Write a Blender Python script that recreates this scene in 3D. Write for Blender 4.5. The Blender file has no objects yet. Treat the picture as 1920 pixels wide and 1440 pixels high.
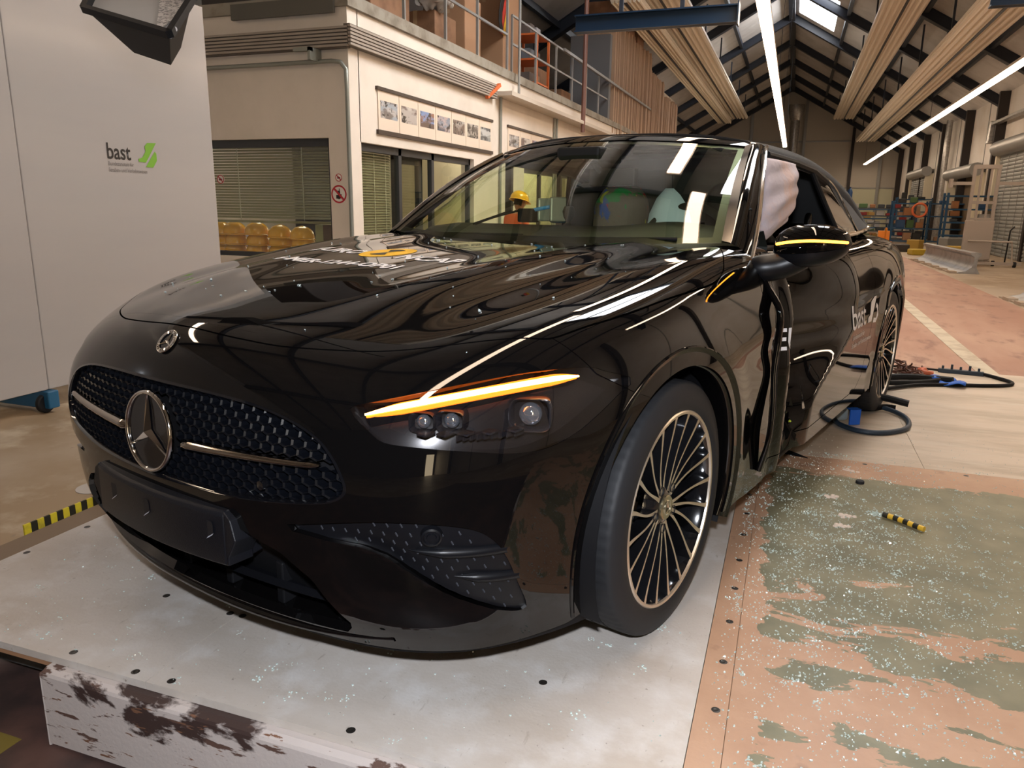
import bpy, bmesh, math, random
import numpy as np
from mathutils import Vector, Matrix
SC = bpy.context.scene
COL = SC.collection
PI = math.pi
# ------------------------------------------------------------------ camera
CAMP = np.array([1.10218556, -2.15053382, 1.10939892])
AX = np.array([[0.94004995, -0.08922954, -0.32915678],
               [0.34080578, 0.21027074, 0.91631743],
               [0.01255054, 0.97356269, -0.22807494]])
cam_d = bpy.data.cameras.new('camera')
cam = bpy.data.objects.new('camera', cam_d); COL.objects.link(cam)
cam_d.sensor_fit = 'HORIZONTAL'; cam_d.sensor_width = 36.0
cam_d.lens = 36.0 * 1425.0 / 1920.0
cam_d.clip_start = 0.02; cam_d.clip_end = 300
mw = Matrix.Identity(4)
for i in range(3):
    mw[i][0] = AX[i][0]; mw[i][1] = AX[i][1]; mw[i][2] = -AX[i][2]; mw[i][3] = CAMP[i]
cam.matrix_world = mw
SC.camera = cam
# ------------------------------------------------------------------ world, exposure
w = bpy.data.worlds.new('world'); SC.world = w; w.use_nodes = True
w.node_tree.nodes['Background'].inputs[0].default_value = (0.55, 0.6, 0.7, 1)
w.node_tree.nodes['Background'].inputs[1].default_value = 0.6
SC.view_settings.view_transform = 'Standard'
SC.view_settings.look = 'None'
SC.view_settings.exposure = 0.62
SC.view_settings.gamma = 1.0
SC.view_settings.use_curve_mapping = False
# the photographer's flash, just above the lens
fl_d = bpy.data.lights.new('camera_flash', 'AREA'); fl_d.shape = 'RECTANGLE'
fl_d.size = 0.07; fl_d.size_y = 0.045; fl_d.energy = 27; fl_d.color = (0.88, 0.92, 1.0); fl_d.spread = math.radians(150)
fl = bpy.data.objects.new('camera_flash', fl_d); COL.objects.link(fl)
fl.matrix_world = mw @ Matrix.Translation((0.0, 0.17, 0.05))
YAW = 0.2754353
CY_, SY_ = math.cos(YAW), math.sin(YAW)
# ------------------------------------------------------------------ materials
MATS = {}
def rgb(h):
    if isinstance(h, str):
        c = [int(h[i:i+2], 16) / 255 for i in (0, 2, 4)]
        c = [((v + .055) / 1.055) ** 2.4 if v > .04045 else v / 12.92 for v in c]
        return (*c, 1)
    return (*h[:3], 1)
def mat(name, col, rough=.5, metal=0., coat=0., emit=None, es=1., trans=0., ior=1.45, spec=.5, bump=None, alpha=1., coat_r=.03, sheen=0.):
    if name in MATS: return MATS[name]
    m = bpy.data.materials.new(name); m.use_nodes = True; MATS[name] = m
    nt = m.node_tree; b = nt.nodes['Principled BSDF']
    b.inputs['Base Color'].default_value = rgb(col)
    b.inputs['Roughness'].default_value = rough
    b.inputs['Metallic'].default_value = metal
    b.inputs['Coat Weight'].default_value = coat
    b.inputs['Coat Roughness'].default_value = coat_r
    b.inputs['Transmission Weight'].default_value = trans
    b.inputs['IOR'].default_value = ior
    b.inputs['Specular IOR Level'].default_value = spec
    b.inputs['Alpha'].default_value = alpha
    b.inputs['Sheen Weight'].default_value = sheen
    if emit is not None:
        b.inputs['Emission Color'].default_value = rgb(emit); b.inputs['Emission Strength'].default_value = es
    if bump:
        sc, st = bump
        tc = nt.nodes.new('ShaderNodeTexCoord'); n = nt.nodes.new('ShaderNodeTexNoise'); bp = nt.nodes.new('ShaderNodeBump')
        n.inputs['Scale'].default_value = sc; n.inputs['Detail'].default_value = 4
        bp.inputs['Strength'].default_value = st; bp.inputs['Distance'].default_value = .01
        nt.links.new(tc.outputs['Object'], n.inputs['Vector']); nt.links.new(n.outputs[0], bp.inputs['Height']); nt.links.new(bp.outputs[0], b.inputs['Normal'])
    return m
def noise_mix(m, c2, scale=3., lo=.45, hi=.6, detail=6, c1=None, stretch=(1, 1, 1), rough2=None, dist=0.0):
    """mix the base colour towards c2 through a noise mask; can be called again to add a further layer"""
    nt = m.node_tree; b = nt.nodes['Principled BSDF']; N = nt.nodes.new; L = nt.links.new
    tc = N('ShaderNodeTexCoord'); mp = N('ShaderNodeMapping'); n = N('ShaderNodeTexNoise'); r = N('ShaderNodeMapRange'); mx = N('ShaderNodeMix')
    mx.data_type = 'RGBA'
    mp.inputs['Scale'].default_value = stretch; mp.inputs['Location'].default_value = (len(nt.nodes) * 1.7, len(nt.nodes) * .9, 0)
    n.inputs['Scale'].default_value = scale; n.inputs['Detail'].default_value = detail; n.inputs['Roughness'].default_value = .6; n.inputs['Distortion'].default_value = dist
    r.inputs['From Min'].default_value = lo; r.inputs['From Max'].default_value = hi
    L(tc.outputs['Object'], mp.inputs[0]); L(mp.outputs[0], n.inputs['Vector']); L(n.outputs[0], r.inputs[0]); L(r.outputs[0], mx.inputs[0])
    bc = b.inputs['Base Color']
    if bc.is_linked:
        src = bc.links[0].from_socket; L(src, mx.inputs[6])
    else: mx.inputs[6].default_value = bc.default_value
    mx.inputs[7].default_value = rgb(c2)
    L(mx.outputs[2], bc)
    if rough2 is not None:
        r2 = N('ShaderNodeMapRange'); L(r.outputs[0], r2.inputs[0]); r2.inputs['To Min'].default_value = b.inputs['Roughness'].default_value; r2.inputs['To Max'].default_value = rough2
        L(r2.outputs[0], b.inputs['Roughness'])
    return m
# ------------------------------------------------------------------ mesh helpers
class MB:
    """collects shapes, then links them as one mesh object"""
    def __init__(s): s.v = []; s.f = []; s.mi = []; s.cur = 0
    def add(s, vs, fs):
        o = len(s.v); s.v += [tuple(float(c) for c in p) for p in vs]; s.f += [tuple(i + o for i in f) for f in fs]; s.mi += [s.cur] * len(fs); return s
    def box(s, x0, x1, y0, y1, z0, z1, M=None):
        vs = [(x, y, z) for z in (z0, z1) for y in (y0, y1) for x in (x0, x1)]
        if M is not None: vs = [tuple(M @ Vector(v)) for v in vs]
        return s.add(vs, [(0, 2, 3, 1), (4, 5, 7, 6), (0, 1, 5, 4), (2, 6, 7, 3), (0, 4, 6, 2), (1, 3, 7, 5)])
    def beam(s, a, b, wx, wz, up=(0, 0, 1)):
        a = Vector(a); b = Vector(b); d = (b - a); L = d.length; d.normalize(); u = Vector(up)
        if abs(d.dot(u)) > .98: u = Vector((0, 1, 0))
        r = d.cross(u).normalized(); u = r.cross(d)
        vs = [a + r * (sx * wx / 2) + u * (sz * wz / 2) + d * t for t in (0, L) for sx, sz in ((-1, -1), (1, -1), (1, 1), (-1, 1))]
        return s.add(vs, [(3, 2, 1, 0), (4, 5, 6, 7), (0, 1, 5, 4), (1, 2, 6, 5), (2, 3, 7, 6), (3, 0, 4, 7)])
    def tube(s, pts, r, n=8, caps=True, closed=False):
        pts = [Vector(p) for p in pts]; rs = r if hasattr(r, '__len__') else [r] * len(pts)
        vs = []; prev = None; m = len(pts)
        for i, p in enumerate(pts):
            if closed: d = pts[(i + 1) % m] - pts[i - 1]
            else: d = pts[min(i + 1, m - 1)] - pts[max(i - 1, 0)]
            d.normalize()
            if prev is None:
                a = Vector((0, 0, 1)) if abs(d.z) < .9 else Vector((1, 0, 0)); u = d.cross(a).normalized()
            else: u = (prev - d * prev.dot(d)).normalized()
            prev = u; w_ = d.cross(u)
            for k in range(n):
                t = 2 * PI * k / n; vs.append(p + (u * math.cos(t) + w_ * math.sin(t)) * rs[i])
        fs = []
        for i in range(m if closed else m - 1):
            j = (i + 1) % m
            for k in range(n): fs.append((i * n + k, i * n + (k + 1) % n, j * n + (k + 1) % n, j * n + k))
        if caps and not closed: fs += [tuple(range(n - 1, -1, -1)), tuple((m - 1) * n + k for k in range(n))]
        return s.add(vs, fs)
    def lathe(s, prof, n=24, M=None, caps=False):
        """prof: (radius, height) list about Z"""
        vs = []; fs = []; m = len(prof)
        for k in range(n):
            t = 2 * PI * k / n
            for r, h in prof: vs.append((r * math.cos(t), r * math.sin(t), h))
        for k in range(n):
            for i in range(m - 1):
                a = k * m + i; b2 = ((k + 1) % n) * m + i; fs.append((a, b2, b2 + 1, a + 1))
        if caps: fs += [tuple(k * m for k in range(n))[::-1], tuple(k * m + m - 1 for k in range(n))]
        if M is not None: vs = [tuple(M @ Vector(v)) for v in vs]
        return s.add(vs, fs)
    def prism(s, poly, h0, h1, M=None):
        """poly: 2D points, extruded from h0 to h1 along Z"""
        n = len(poly); vs = [(x, y, h0) for x, y in poly] + [(x, y, h1) for x, y in poly]
        if M is not None: vs = [tuple(M @ Vector(v)) for v in vs]
        return s.add(vs, [tuple(range(n - 1, -1, -1)), tuple(range(n, 2 * n))] + [(i, (i + 1) % n, n + (i + 1) % n, n + i) for i in range(n)])
    def grid(s, P, closed_u=False):
        """P[i][j] points"""
        m = len(P); n = len(P[0]); vs = [p for r in P for p in r]
        fs = [(i * n + j, i * n + j + 1, ((i + 1) % m) * n + j + 1, ((i + 1) % m) * n + j) for i in range(m if closed_u else m - 1) for j in range(n - 1)]
        return s.add(vs, fs)
    def build(s, name, m, parent=None, smooth=False, bevel=0, seg=2, solid=0, sub=0, ang=40, loc=None, rz=0, merge=False):
        me = bpy.data.meshes.new(name); me.from_pydata(s.v, [], s.f); me.validate()
        o = bpy.data.objects.new(name, me); COL.objects.link(o)
        ms = m if isinstance(m, (list, tuple)) else [m]
        for k in ms: me.materials.append(k)
        if len(ms) > 1 and len(me.polygons) == len(s.mi): me.polygons.foreach_set('material_index', s.mi)
        if merge:
            bm = bmesh.new(); bm.from_mesh(me); bmesh.ops.remove_doubles(bm, verts=bm.verts, dist=1e-5); bmesh.ops.recalc_face_normals(bm, faces=bm.faces); bm.to_mesh(me); bm.free()
        if smooth: me.shade_smooth(); me.set_sharp_from_angle(angle=math.radians(ang))
        if solid: md = o.modifiers.new('solid', 'SOLIDIFY'); md.thickness = solid; md.offset = 0
        if bevel:
            md = o.modifiers.new('bevel', 'BEVEL'); md.width = bevel; md.segments = seg; md.limit_method = 'ANGLE'; md.angle_limit = math.radians(35)
        if sub: md = o.modifiers.new('sub', 'SUBSURF'); md.levels = sub; md.render_levels = sub
        if parent: o.parent = parent
        if loc is not None: o.location = loc
        o.rotation_euler.z = rz
        return o
def tag(o, label=None, cat=None, group=None, kind=None):
    if label: o['label'] = label
    if cat: o['category'] = cat
    if group: o['group'] = group
    if kind: o['kind'] = kind
    return o
def empty(name, loc=(0, 0, 0), rz=0, parent=None):
    o = bpy.data.objects.new(name, None); COL.objects.link(o); o.location = loc; o.rotation_euler = (0, 0, rz); o.empty_display_size = .1
    if parent: o.parent = parent
    return o
def dup(o, loc=None, rz=None, label=None, parent=None):
    c = o.copy(); COL.objects.link(c)
    if parent: c.parent = parent
    for ch in list(o.children): dup(ch, parent=c)
    if loc is not None: c.location = loc
    if rz is not None: c.rotation_euler.z = rz
    if label: c['label'] = label
    return c
def text_mesh(name, s, size, m, parent=None, M=None, extrude=0.0, bold=0.0, spacing=1.0, align='LEFT'):
    cu = bpy.data.curves.new(name, 'FONT'); cu.body = s; cu.size = size; cu.extrude = extrude; cu.offset = bold; cu.space_character = spacing; cu.align_x = align; cu.resolution_u = 3
    t = bpy.data.objects.new(name, cu); COL.objects.link(t)
    bpy.context.view_layer.update()
    dg = bpy.context.evaluated_depsgraph_get()
    me = bpy.data.meshes.new_from_object(t.evaluated_get(dg)); me.name = name
    bpy.data.objects.remove(t); bpy.data.curves.remove(cu)
    me.materials.clear(); me.materials.append(m)
    if M is not None: me.transform(M)
    o = bpy.data.objects.new(name, me); COL.objects.link(o)
    if parent: o.parent = parent
    return o
def catmull(P, n=8, closed=False):
    P = [np.array(p, float) for p in P]; m = len(P); out = []
    for i in range(m if closed else m - 1):
        p1 = P[i]; p2 = P[(i + 1) % m]
        p0 = P[i - 1] if (closed or i > 0) else 2 * p1 - p2
        p3 = P[(i + 2) % m] if (closed or i + 2 < m) else 2 * p2 - p1
        for k in range(n):
            t = k / n; out.append(.5 * ((2 * p1) + (-p0 + p2) * t + (2 * p0 - 5 * p1 + 4 * p2 - p3) * t * t + (-p0 + 3 * p1 - 3 * p2 + p3) * t ** 3))
    if not closed: out.append(P[-1])
    return out
random.seed(7)
# ================================================================== the car body surface
def spline(xs, ys):
    xs = np.array(xs, float); ys = np.array(ys, float); n = len(xs); h = np.diff(xs)
    A = np.zeros((n, n)); r = np.zeros(n); A[0, 0] = A[-1, -1] = 1
    for i in range(1, n - 1):
        A[i, i-1] = h[i-1]; A[i, i] = 2 * (h[i-1] + h[i]); A[i, i+1] = h[i]
        r[i] = 6 * ((ys[i+1] - ys[i]) / h[i] - (ys[i] - ys[i-1]) / h[i-1])
    M2 = np.linalg.solve(A, r)
    s0 = (ys[1] - ys[0]) / h[0] - h[0] * M2[1] / 6; s1 = (ys[-1] - ys[-2]) / h[-1] + h[-1] * M2[-2] / 6
    def ev(x):
        x = np.asarray(x, float); xc = np.clip(x, xs[0], xs[-1]); i = np.clip(np.searchsorted(xs, xc) - 1, 0, n - 2)
        a = (xs[i+1] - xc) / h[i]; b = (xc - xs[i]) / h[i]
        y = a * ys[i] + b * ys[i+1] + ((a**3 - a) * M2[i] + (b**3 - b) * M2[i+1]) * h[i]**2 / 6
        return y + np.where(x < xs[0], (x - xs[0]) * s0, 0) + np.where(x > xs[-1], (x - xs[-1]) * s1, 0)
    return ev
def smax(a, b, r):
    h = np.maximum(r - np.abs(a - b), 0) / r
    return np.maximum(a, b) + h * h * h * r / 6
def sstep(x): x = np.clip(x, 0, 1); return x * x * (3 - 2 * x)
WB = 2.865; WR = .340
F_YF = spline([.1, .18, .26, .36, .5, .6, .7, .8, .9, 1.0], [-.765, -.815, -.862, -.886, -.893, -.889, -.873, -.842, -.79, -.72])
F_HC = spline([-1., -.8, -.6, -.3, 0, .3, .6, 1., 1.6, 2.1, 2.5, 3., 3.5, 3.9, 4.1], [.79, .838, .882, .930, .962, .982, .992, .997, 1.0, 1.01, 1.03, 1.03, 1.01, .97, .94])
F_HD = spline([-.9, -.7, -.5, -.2, 0, .3, .67, 1., 2., 2.6, 4.], [.16, .12, .072, .043, .033, .014, .0, .01, .04, .06, .07])
F_WZ = spline([.05, .15, .25, .35, .5, .62, .72, .82, .92, 1.02, 1.1], [.885, .900, .912, .918, .924, .927, .922, .900, .860, .80, .74])
F_WY = spline([-1., -.8, -.6, -.4, -.2, 0, .5, 1.5, 2.2, 2.8, 3.2, 3.5, 3.8, 4.1], [-.17, -.105, -.06, -.03, -.01, 0, 0, 0, .0, .006, -.018, -.062, -.13, -.22])
F_KZ = spline([.1, .35, .5, .6, .7, .8, .9, 1.0], [.24, .22, .20, .205, .26, .35, .40, .42])
F_YR = spline([.2, .4, .6, .8, .95, 1.05], [3.88, 3.95, 3.97, 3.97, 4.0, 4.02])
def dent(y, z):
    """the crushed left door, pushed in by the pole: a sharp fall behind a standing fold, a long slope back out"""
    yend = 1.30 + .66 * sstep((z - .34) / .30)
    y0 = .88; ym = 1.14
    fall = sstep((y - y0) / (ym - y0)); rise = np.clip((yend - y) / (yend - ym), 0, 1)
    amp = .05 + .27 * sstep((z - .22) / .28)
    d = amp * fall * np.where(y > ym, np.sqrt(rise ** 2.4 + .0025) - .05 , 1)
    # waves and folds beside the break
    yc = .86 + .03 * np.sin(z * 8)
    g = np.exp(-((z - .62) / .42) ** 2)
    d = d - .020 * g * np.exp(-((y - yc) / .035) ** 2) + .016 * g * np.exp(-((y - yc + .075) / .03) ** 2)
    d = d + .010 * np.sin(y * 17 + z * 11) * fall * rise * np.exp(-((z - .42) / .2) ** 2)
    d = d + .05 * np.exp(-((y - 1.42) / .16) ** 2 - ((z - .84) / .07) ** 2) - .03 * np.exp(-((y - 1.5) / .3) ** 2 - ((z - .66) / .05) ** 2)
    return d
def car_f(P, dented=False):
    x = np.abs(P[:, 0]); y = P[:, 1]; z = P[:, 2]
    # front face
    ff = F_YF(z) + F_KZ(z) * x**2 + .42 * x**6
    # scooped blade under the side vents: leans back from the lip up to the vent
    zl = np.interp(x, [.44, .50, .56, .62, .70, .80], [.385, .305, .240, .208, .193, .190]); zv = np.interp(x, [.457, .551, .601, .645, .691, .739, .776, .80], [.452, .438, .415, .380, .335, .290, .268, .262])
    zt = np.interp(x, [.44, .60, .70, .79], [.475, .500, .500, .45])
    tt = np.clip((z - zl) / np.maximum(zv - zl, .02), 0, 1)
    up = np.clip((zt - z) / np.maximum(zt - zv, .02), 0, 1)
    ff = ff + .034 * (tt * tt * (1.6 - .6 * tt)) * sstep(up) * sstep((x - .50) / .12) * sstep((.815 - x) / .085)
    front = (ff - y) / np.sqrt(1 + (.6 * x + 2.5 * x**5)**2)
    # side
    wz = F_WZ(z)
    W = wz + F_WY(y) * 1.0
    # shoulder line crease on the flank, light hollow under it
    cr = .715 + .035 * (y / 2.9)
    W = W - .010 * np.exp(-((z - cr + .06) / .05)**2) * sstep((y - .3) / .5) * sstep((3.4 - y) / .4)
    # wheel arches flare a little
    for yc in (0, WB):
        rho = np.sqrt((y - yc)**2 + (z - .345)**2)
        W = W + .007 * sstep((.55 - rho) / .13)
    xs = x + (dent(y, z) if dented else 0)
    side = (xs - W) / 1.0
    # top
    H = F_HC(y) - F_HD(y) * (x / .75)**2
    H = H + .010 * np.exp(-((x - (.30 + .12 * (y + .8))) / .10)**2) * sstep((y + .8) / .5) * sstep((.9 - y) / .3)
    H = H - .008 * np.exp(-((x - (.52 + .06 * (y + .8))) / .08)**2) * sstep((y + .75) / .5) * sstep((.9 - y) / .3)
    top = (z - H) / 1.03
    rear = y - (F_YR(z) - .22 * x**2 - .3 * x**6)
    a = smax(front, side, .30)
    a = smax(a, rear, .3)
    rr = np.where(y < 0, .14 , .14)
    return smax(a, top, .14)
def car_grad(P, dented=False):
    e = 1.5e-4; G = np.zeros_like(P)
    for k in range(3):
        d = np.zeros(3); d[k] = e
        G[:, k] = (car_f(P + d, dented) - car_f(P - d, dented)) / (2 * e)
    return G
def project(P, dented=False, it=6):
    for _ in range(it):
        f = car_f(P, dented); G = car_grad(P, dented)
        P = P - (f / np.maximum((G**2).sum(1), .2))[:, None] * G
    return P
def normals(P, dented=False):
    G = car_grad(P, dented); return G / np.maximum(np.linalg.norm(G, axis=1), 1e-9)[:, None]
class PM:
    """polygon mesh: V verts, F faces, N vertex normals"""
    def __init__(s, V, F, N=None): s.V = np.asarray(V, float).reshape(-1, 3); s.F = F; s.N = N
    def compact(s):
        used = sorted({i for f in s.F for i in f}); mp = {o: k for k, o in enumerate(used)}
        return PM(s.V[used] if used else np.zeros((0, 3)), [tuple(mp[i] for i in f) for f in s.F], None if s.N is None else (s.N[used] if used else np.zeros((0, 3))))
    def sub(s, mask): return PM(s.V, [f for f, k in zip(s.F, mask) if k], s.N).compact()
    def cent(s): return np.array([s.V[list(f)].mean(0) for f in s.F])
def cut(pm, sd):
    """split along sd = 0 -> (part with sd < 0, part with sd > 0)"""
    D = sd(pm.V); D = np.where(np.abs(D) < 1e-7, 1e-7, D)
    V = list(map(tuple, pm.V)); E = {}; nV = len(V)
    edges = set()
    for f in pm.F:
        ds = [D[i] > 0 for i in f]
        if all(ds) or not any(ds): continue
        for k in range(len(f)):
            a, b = f[k], f[(k + 1) % len(f)]
            if (D[a] > 0) != (D[b] > 0): edges.add((min(a, b), max(a, b)))
    edges = sorted(edges)
    if edges:
        A = pm.V[[e[0] for e in edges]]; B = pm.V[[e[1] for e in edges]]; da = D[[e[0] for e in edges]]
        lo = np.zeros(len(edges)); hi = np.ones(len(edges)); s0 = da > 0
        for _ in range(14):
            t = (lo + hi) / 2; dm = sd(A + (B - A) * t[:, None]) > 0; same = dm == s0
            lo = np.where(same, t, lo); hi = np.where(same, hi, t)
        t = (lo + hi) / 2; Q = A + (B - A) * t[:, None]
        for k, e in enumerate(edges): E[e] = nV + k
        newV = np.vstack([pm.V, Q])
    else: newV = pm.V
    Fi, Fo = [], []
    for f in pm.F:
        ds = [D[i] > 0 for i in f]
        if all(ds): Fo.append(f); continue
        if not any(ds): Fi.append(f); continue
        a_, b_ = [], []
        for k in range(len(f)):
            a, b = f[k], f[(k + 1) % len(f)]
            (b_ if ds[k] else a_).append(a)
            if ds[k] != ds[(k + 1) % len(f)]:
                e = E[(min(a, b), max(a, b))]; a_.append(e); b_.append(e)
        if len(a_) > 2: Fi.append(tuple(a_))
        if len(b_) > 2: Fo.append(tuple(b_))
    return PM(newV, Fi).compact(), PM(newV, Fo).compact()
def poly_sd(poly, ax=(0, 2)):
    """signed distance (negative inside) to a polygon in the plane of two axes, or of two direction vectors"""
    Pg = np.array(poly, float); Q = np.roll(Pg, -1, 0)
    def sd(V):
        if hasattr(ax[0], '__len__'): p = np.stack([V @ np.array(ax[0]), V @ np.array(ax[1])], 1)
        else: p = V[:, list(ax)]
        best = np.full(len(p), 1e9); ins = np.zeros(len(p), bool)
        for a, b in zip(Pg, Q):
            ab = b - a; ap = p - a; t = np.clip((ap @ ab) / max(ab @ ab, 1e-12), 0, 1)
            best = np.minimum(best, np.linalg.norm(ap - t[:, None] * ab, axis=1))
            c = ((a[1] > p[:, 1]) != (b[1] > p[:, 1]))
            with np.errstate(divide='ignore', invalid='ignore'):
                xi = (b[0] - a[0]) * (p[:, 1] - a[1]) / (b[1] - a[1]) + a[0]
            ins ^= c & (p[:, 0] < xi)
        return np.where(ins, -best, best)
    return sd
def boundary_loops(pm):
    cnt = {}
    for f in pm.F:
        for k in range(len(f)):
            a, b = f[k], f[(k + 1) % len(f)]
            if (b, a) in cnt: del cnt[(b, a)]
            else: cnt[(a, b)] = 1
    return list(cnt)
def flange(pm, nrm, depth=.012, filt=None):
    """a strip turned inwards along open edges"""
    ed = [e for e in boundary_loops(pm)]
    if filt is not None: ed = [e for e in ed if filt(pm.V[e[0]]) and filt(pm.V[e[1]])]
    idx = sorted({i for e in ed for i in e}); mp = {o: k for k, o in enumerate(idx)}; n = len(idx)
    if not n: return [], []
    P = pm.V[idx]; N = nrm(P)
    vs = np.vstack([P, P - N * depth]); fs = [(mp[b], mp[a], n + mp[a], n + mp[b]) for a, b in ed]
    return vs, fs
def link_pm(name, pm, nrm, m, parent, fl=.012, filt=None, extra=None):
    """links a body panel with exact surface normals and a turned-in edge"""
    V = pm.V; F = list(pm.F); n0 = len(V); ms = m if isinstance(m, (list, tuple)) else [m]
    N = nrm(V)
    vs, fs = flange(pm, nrm, fl, filt) if fl else ([], [])
    if len(vs):
        V = np.vstack([V, vs]); F = F + [tuple(i + n0 for i in f) for f in fs]
    me = bpy.data.meshes.new(name); me.from_pydata(V.tolist(), [], F)
    for k in ms: me.materials.append(k)
    me.shade_smooth()
    o = bpy.data.objects.new(name, me); COL.objects.link(o); o.parent = parent
    # orient by the given normals
    nl = len(me.loops); vi = np.zeros(nl, int); me.loops.foreach_get('vertex_index', vi)
    if len(vs):
        # flange normals: face normals
        fn = np.zeros(len(me.polygons) * 3); me.polygons.foreach_get('normal', fn); fn = fn.reshape(-1, 3)
        ls = np.zeros(len(me.polygons), int); lt = np.zeros(len(me.polygons), int)
        me.polygons.foreach_get('loop_start', ls); me.polygons.foreach_get('loop_total', lt)
        lf = np.repeat(np.arange(len(me.polygons)), lt)
        NN = np.where((vi < n0)[:, None], N[np.minimum(vi, n0 - 1)], fn[lf])
    else: NN = N[vi]
    me.normals_split_custom_set(NN.tolist())
    return o
def half_body(h=.020, dented=False):
    """box grid around the half car, drawn onto the surface"""
    X = .92; Y0, Y1 = -.9, 3.98; Z0, Z1 = .04, .97
    nx = int(X / h); ny = int((Y1 - Y0) / h); nz = int((Z1 - Z0) / h)
    xs = np.linspace(0, X, nx + 1); ys = np.linspace(Y0, Y1, ny + 1); zs = np.linspace(Z0, Z1, nz + 1)
    key = {}; V = []
    def vid(i, j, k):
        t = (i, j, k)
        if t not in key: key[t] = len(V); V.append((xs[i], ys[j], zs[k]))
        return key[t]
    F = []
    for i in range(nx):
        for k in range(nz):
            F.append((vid(i, 0, k), vid(i + 1, 0, k), vid(i + 1, 0, k + 1), vid(i, 0, k + 1)))
            F.append((vid(i, ny, k), vid(i, ny, k + 1), vid(i + 1, ny, k + 1), vid(i + 1, ny, k)))
    for j in range(ny):
        for k in range(nz): F.append((vid(nx, j, k), vid(nx, j + 1, k), vid(nx, j + 1, k + 1), vid(nx, j, k + 1)))
        for i in range(nx): F.append((vid(i, j, nz), vid(i + 1, j, nz), vid(i + 1, j + 1, nz), vid(i, j + 1, nz)))
    V = np.array(V); sym = V[:, 0] < 1e-9; bot = V[:, 2] < Z0 + 1e-9
    e = np.array(sorted({(min(a, b), max(a, b)) for f in F for a, b in zip(f, f[1:] + f[:1])}))
    deg = np.bincount(e.ravel(), minlength=len(V))
    # first throw: along rays from a spine inside the body
    S0 = np.stack([np.zeros(len(V)), np.clip(V[:, 1], -.1, 3.2), np.minimum(V[:, 2], .45)], 1)
    d = V - S0; lo = np.full(len(V), .05); hi = np.full(len(V), 1.6)
    for _ in range(26):
        t = (lo + hi) / 2; ins = car_f(S0 + d * t[:, None], False) < 0
        lo = np.where(ins, t, lo); hi = np.where(ins, hi, t)
    V = S0 + d * lo[:, None]; V[sym, 0] = 0; V[bot, 2] = Z0
    for it in range(22):
        S = np.zeros_like(V); np.add.at(S, e[:, 0], V[e[:, 1]]); np.add.at(S, e[:, 1], V[e[:, 0]])
        A = S / deg[:, None]
        lam = .5
        W_ = V + lam * (A - V)
        W_[sym, 0] = 0; W_[bot, 2] = Z0; W_[sym & bot] = V[sym & bot]
        # boundary verts: keep
        V = project(W_, dented, 1); V[sym, 0] = 0; V[bot, 2] = Z0
    V = project(V, dented, 6)
    return PM(V, F)
def mirror_pm(pm): return PM(pm.V * np.array([-1, 1, 1]), [f[::-1] for f in pm.F])
def join_pm(a, b):
    n = len(a.V); V = np.vstack([a.V, b.V]); F = a.F + [tuple(i + n for i in f) for f in b.F]
    # weld along x = 0
    key = {}; mp = np.arange(len(V))
    for i in np.where(np.abs(V[:, 0]) < 1e-6)[0]:
        k = (round(V[i, 1], 5), round(V[i, 2], 5))
        if k in key: mp[i] = key[k]
        else: key[k] = i
    return PM(V, [tuple(int(mp[i]) for i in f) for f in F]).compact()
# ================================================================== the car
car = empty('car', (0, 0, 0), -YAW)
tag(car, 'black two-door convertible with a crushed left door, standing on the platform with its indicators lit', 'car')
M_PAINT = mat('black_paint', (.0022, .0020, .0021), .025, ior=1.52)
M_GLOSS = mat('black_gloss_trim', (.004, .004, .005), .10, coat=.6)
M_SATIN = mat('black_satin_plastic', (.0040, .0042, .0055), .36, spec=.35)
M_MATTE = mat('black_matte_plastic', (.004, .004, .005), .6, spec=.3)
M_PLATE = mat('plate_carrier_plastic', (.0055, .0058, .0080), .40, spec=.4, bump=(400, .12))
M_CHROME = mat('chrome', (.78, .76, .74), .07, metal=1.)
M_DCHROME = mat('dark_chrome', (.42, .38, .34), .12, metal=1.)
M_RUBBER = mat('tyre_rubber', (.0155, .016, .018), .6, spec=.35)
M_RIMCUT = mat('machined_rim', (.82, .74, .64), .38, metal=1.)
M_RIMBLK = mat('rim_black', (.006, .006, .007), .12, coat=.8)
def thin_glass(name, tint, ior=1.5, rough=0.0):
    """one-sheet glass: tinted clear with a mirror part that grows at grazing angles, the same from both sides"""
    if name in MATS: return MATS[name]
    m = bpy.data.materials.new(name); m.use_nodes = True; nt = m.node_tree; nt.nodes.clear(); N = nt.nodes.new; L = nt.links.new
    o = N('ShaderNodeOutputMaterial'); t = N('ShaderNodeBsdfTransparent'); g = N('ShaderNodeBsdfGlossy'); mx = N('ShaderNodeMixShader'); ge = N('ShaderNodeNewGeometry')
    t.inputs[0].default_value = rgb(tint); g.inputs['Roughness'].default_value = rough; g.inputs[0].default_value = (1, 1, 1, 1)
    def mth(op, a, b_):
        q = N('ShaderNodeMath'); q.operation = op
        for k, v in enumerate((a, b_)):
            if isinstance(v, (int, float)): q.inputs[k].default_value = v
            elif v is not None: L(v, q.inputs[k])
        return q.outputs[0]
    dt = N('ShaderNodeVectorMath'); dt.operation = 'DOT_PRODUCT'; L(ge.outputs['Normal'], dt.inputs[0]); L(ge.outputs['Incoming'], dt.inputs[1])
    c = mth('SUBTRACT', 1.0, mth('ABSOLUTE', dt.outputs['Value'], None)); r0 = 2 * ((ior - 1) / (ior + 1)) ** 2
    f = mth('ADD', mth('MULTIPLY', mth('POWER', c, 5.0), 1 - r0), r0)
    L(f, mx.inputs[0]); L(t.outputs[0], mx.inputs[1]); L(g.outputs[0], mx.inputs[2]); L(mx.outputs[0], o.inputs[0])
    MATS[name] = m; return m
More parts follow.
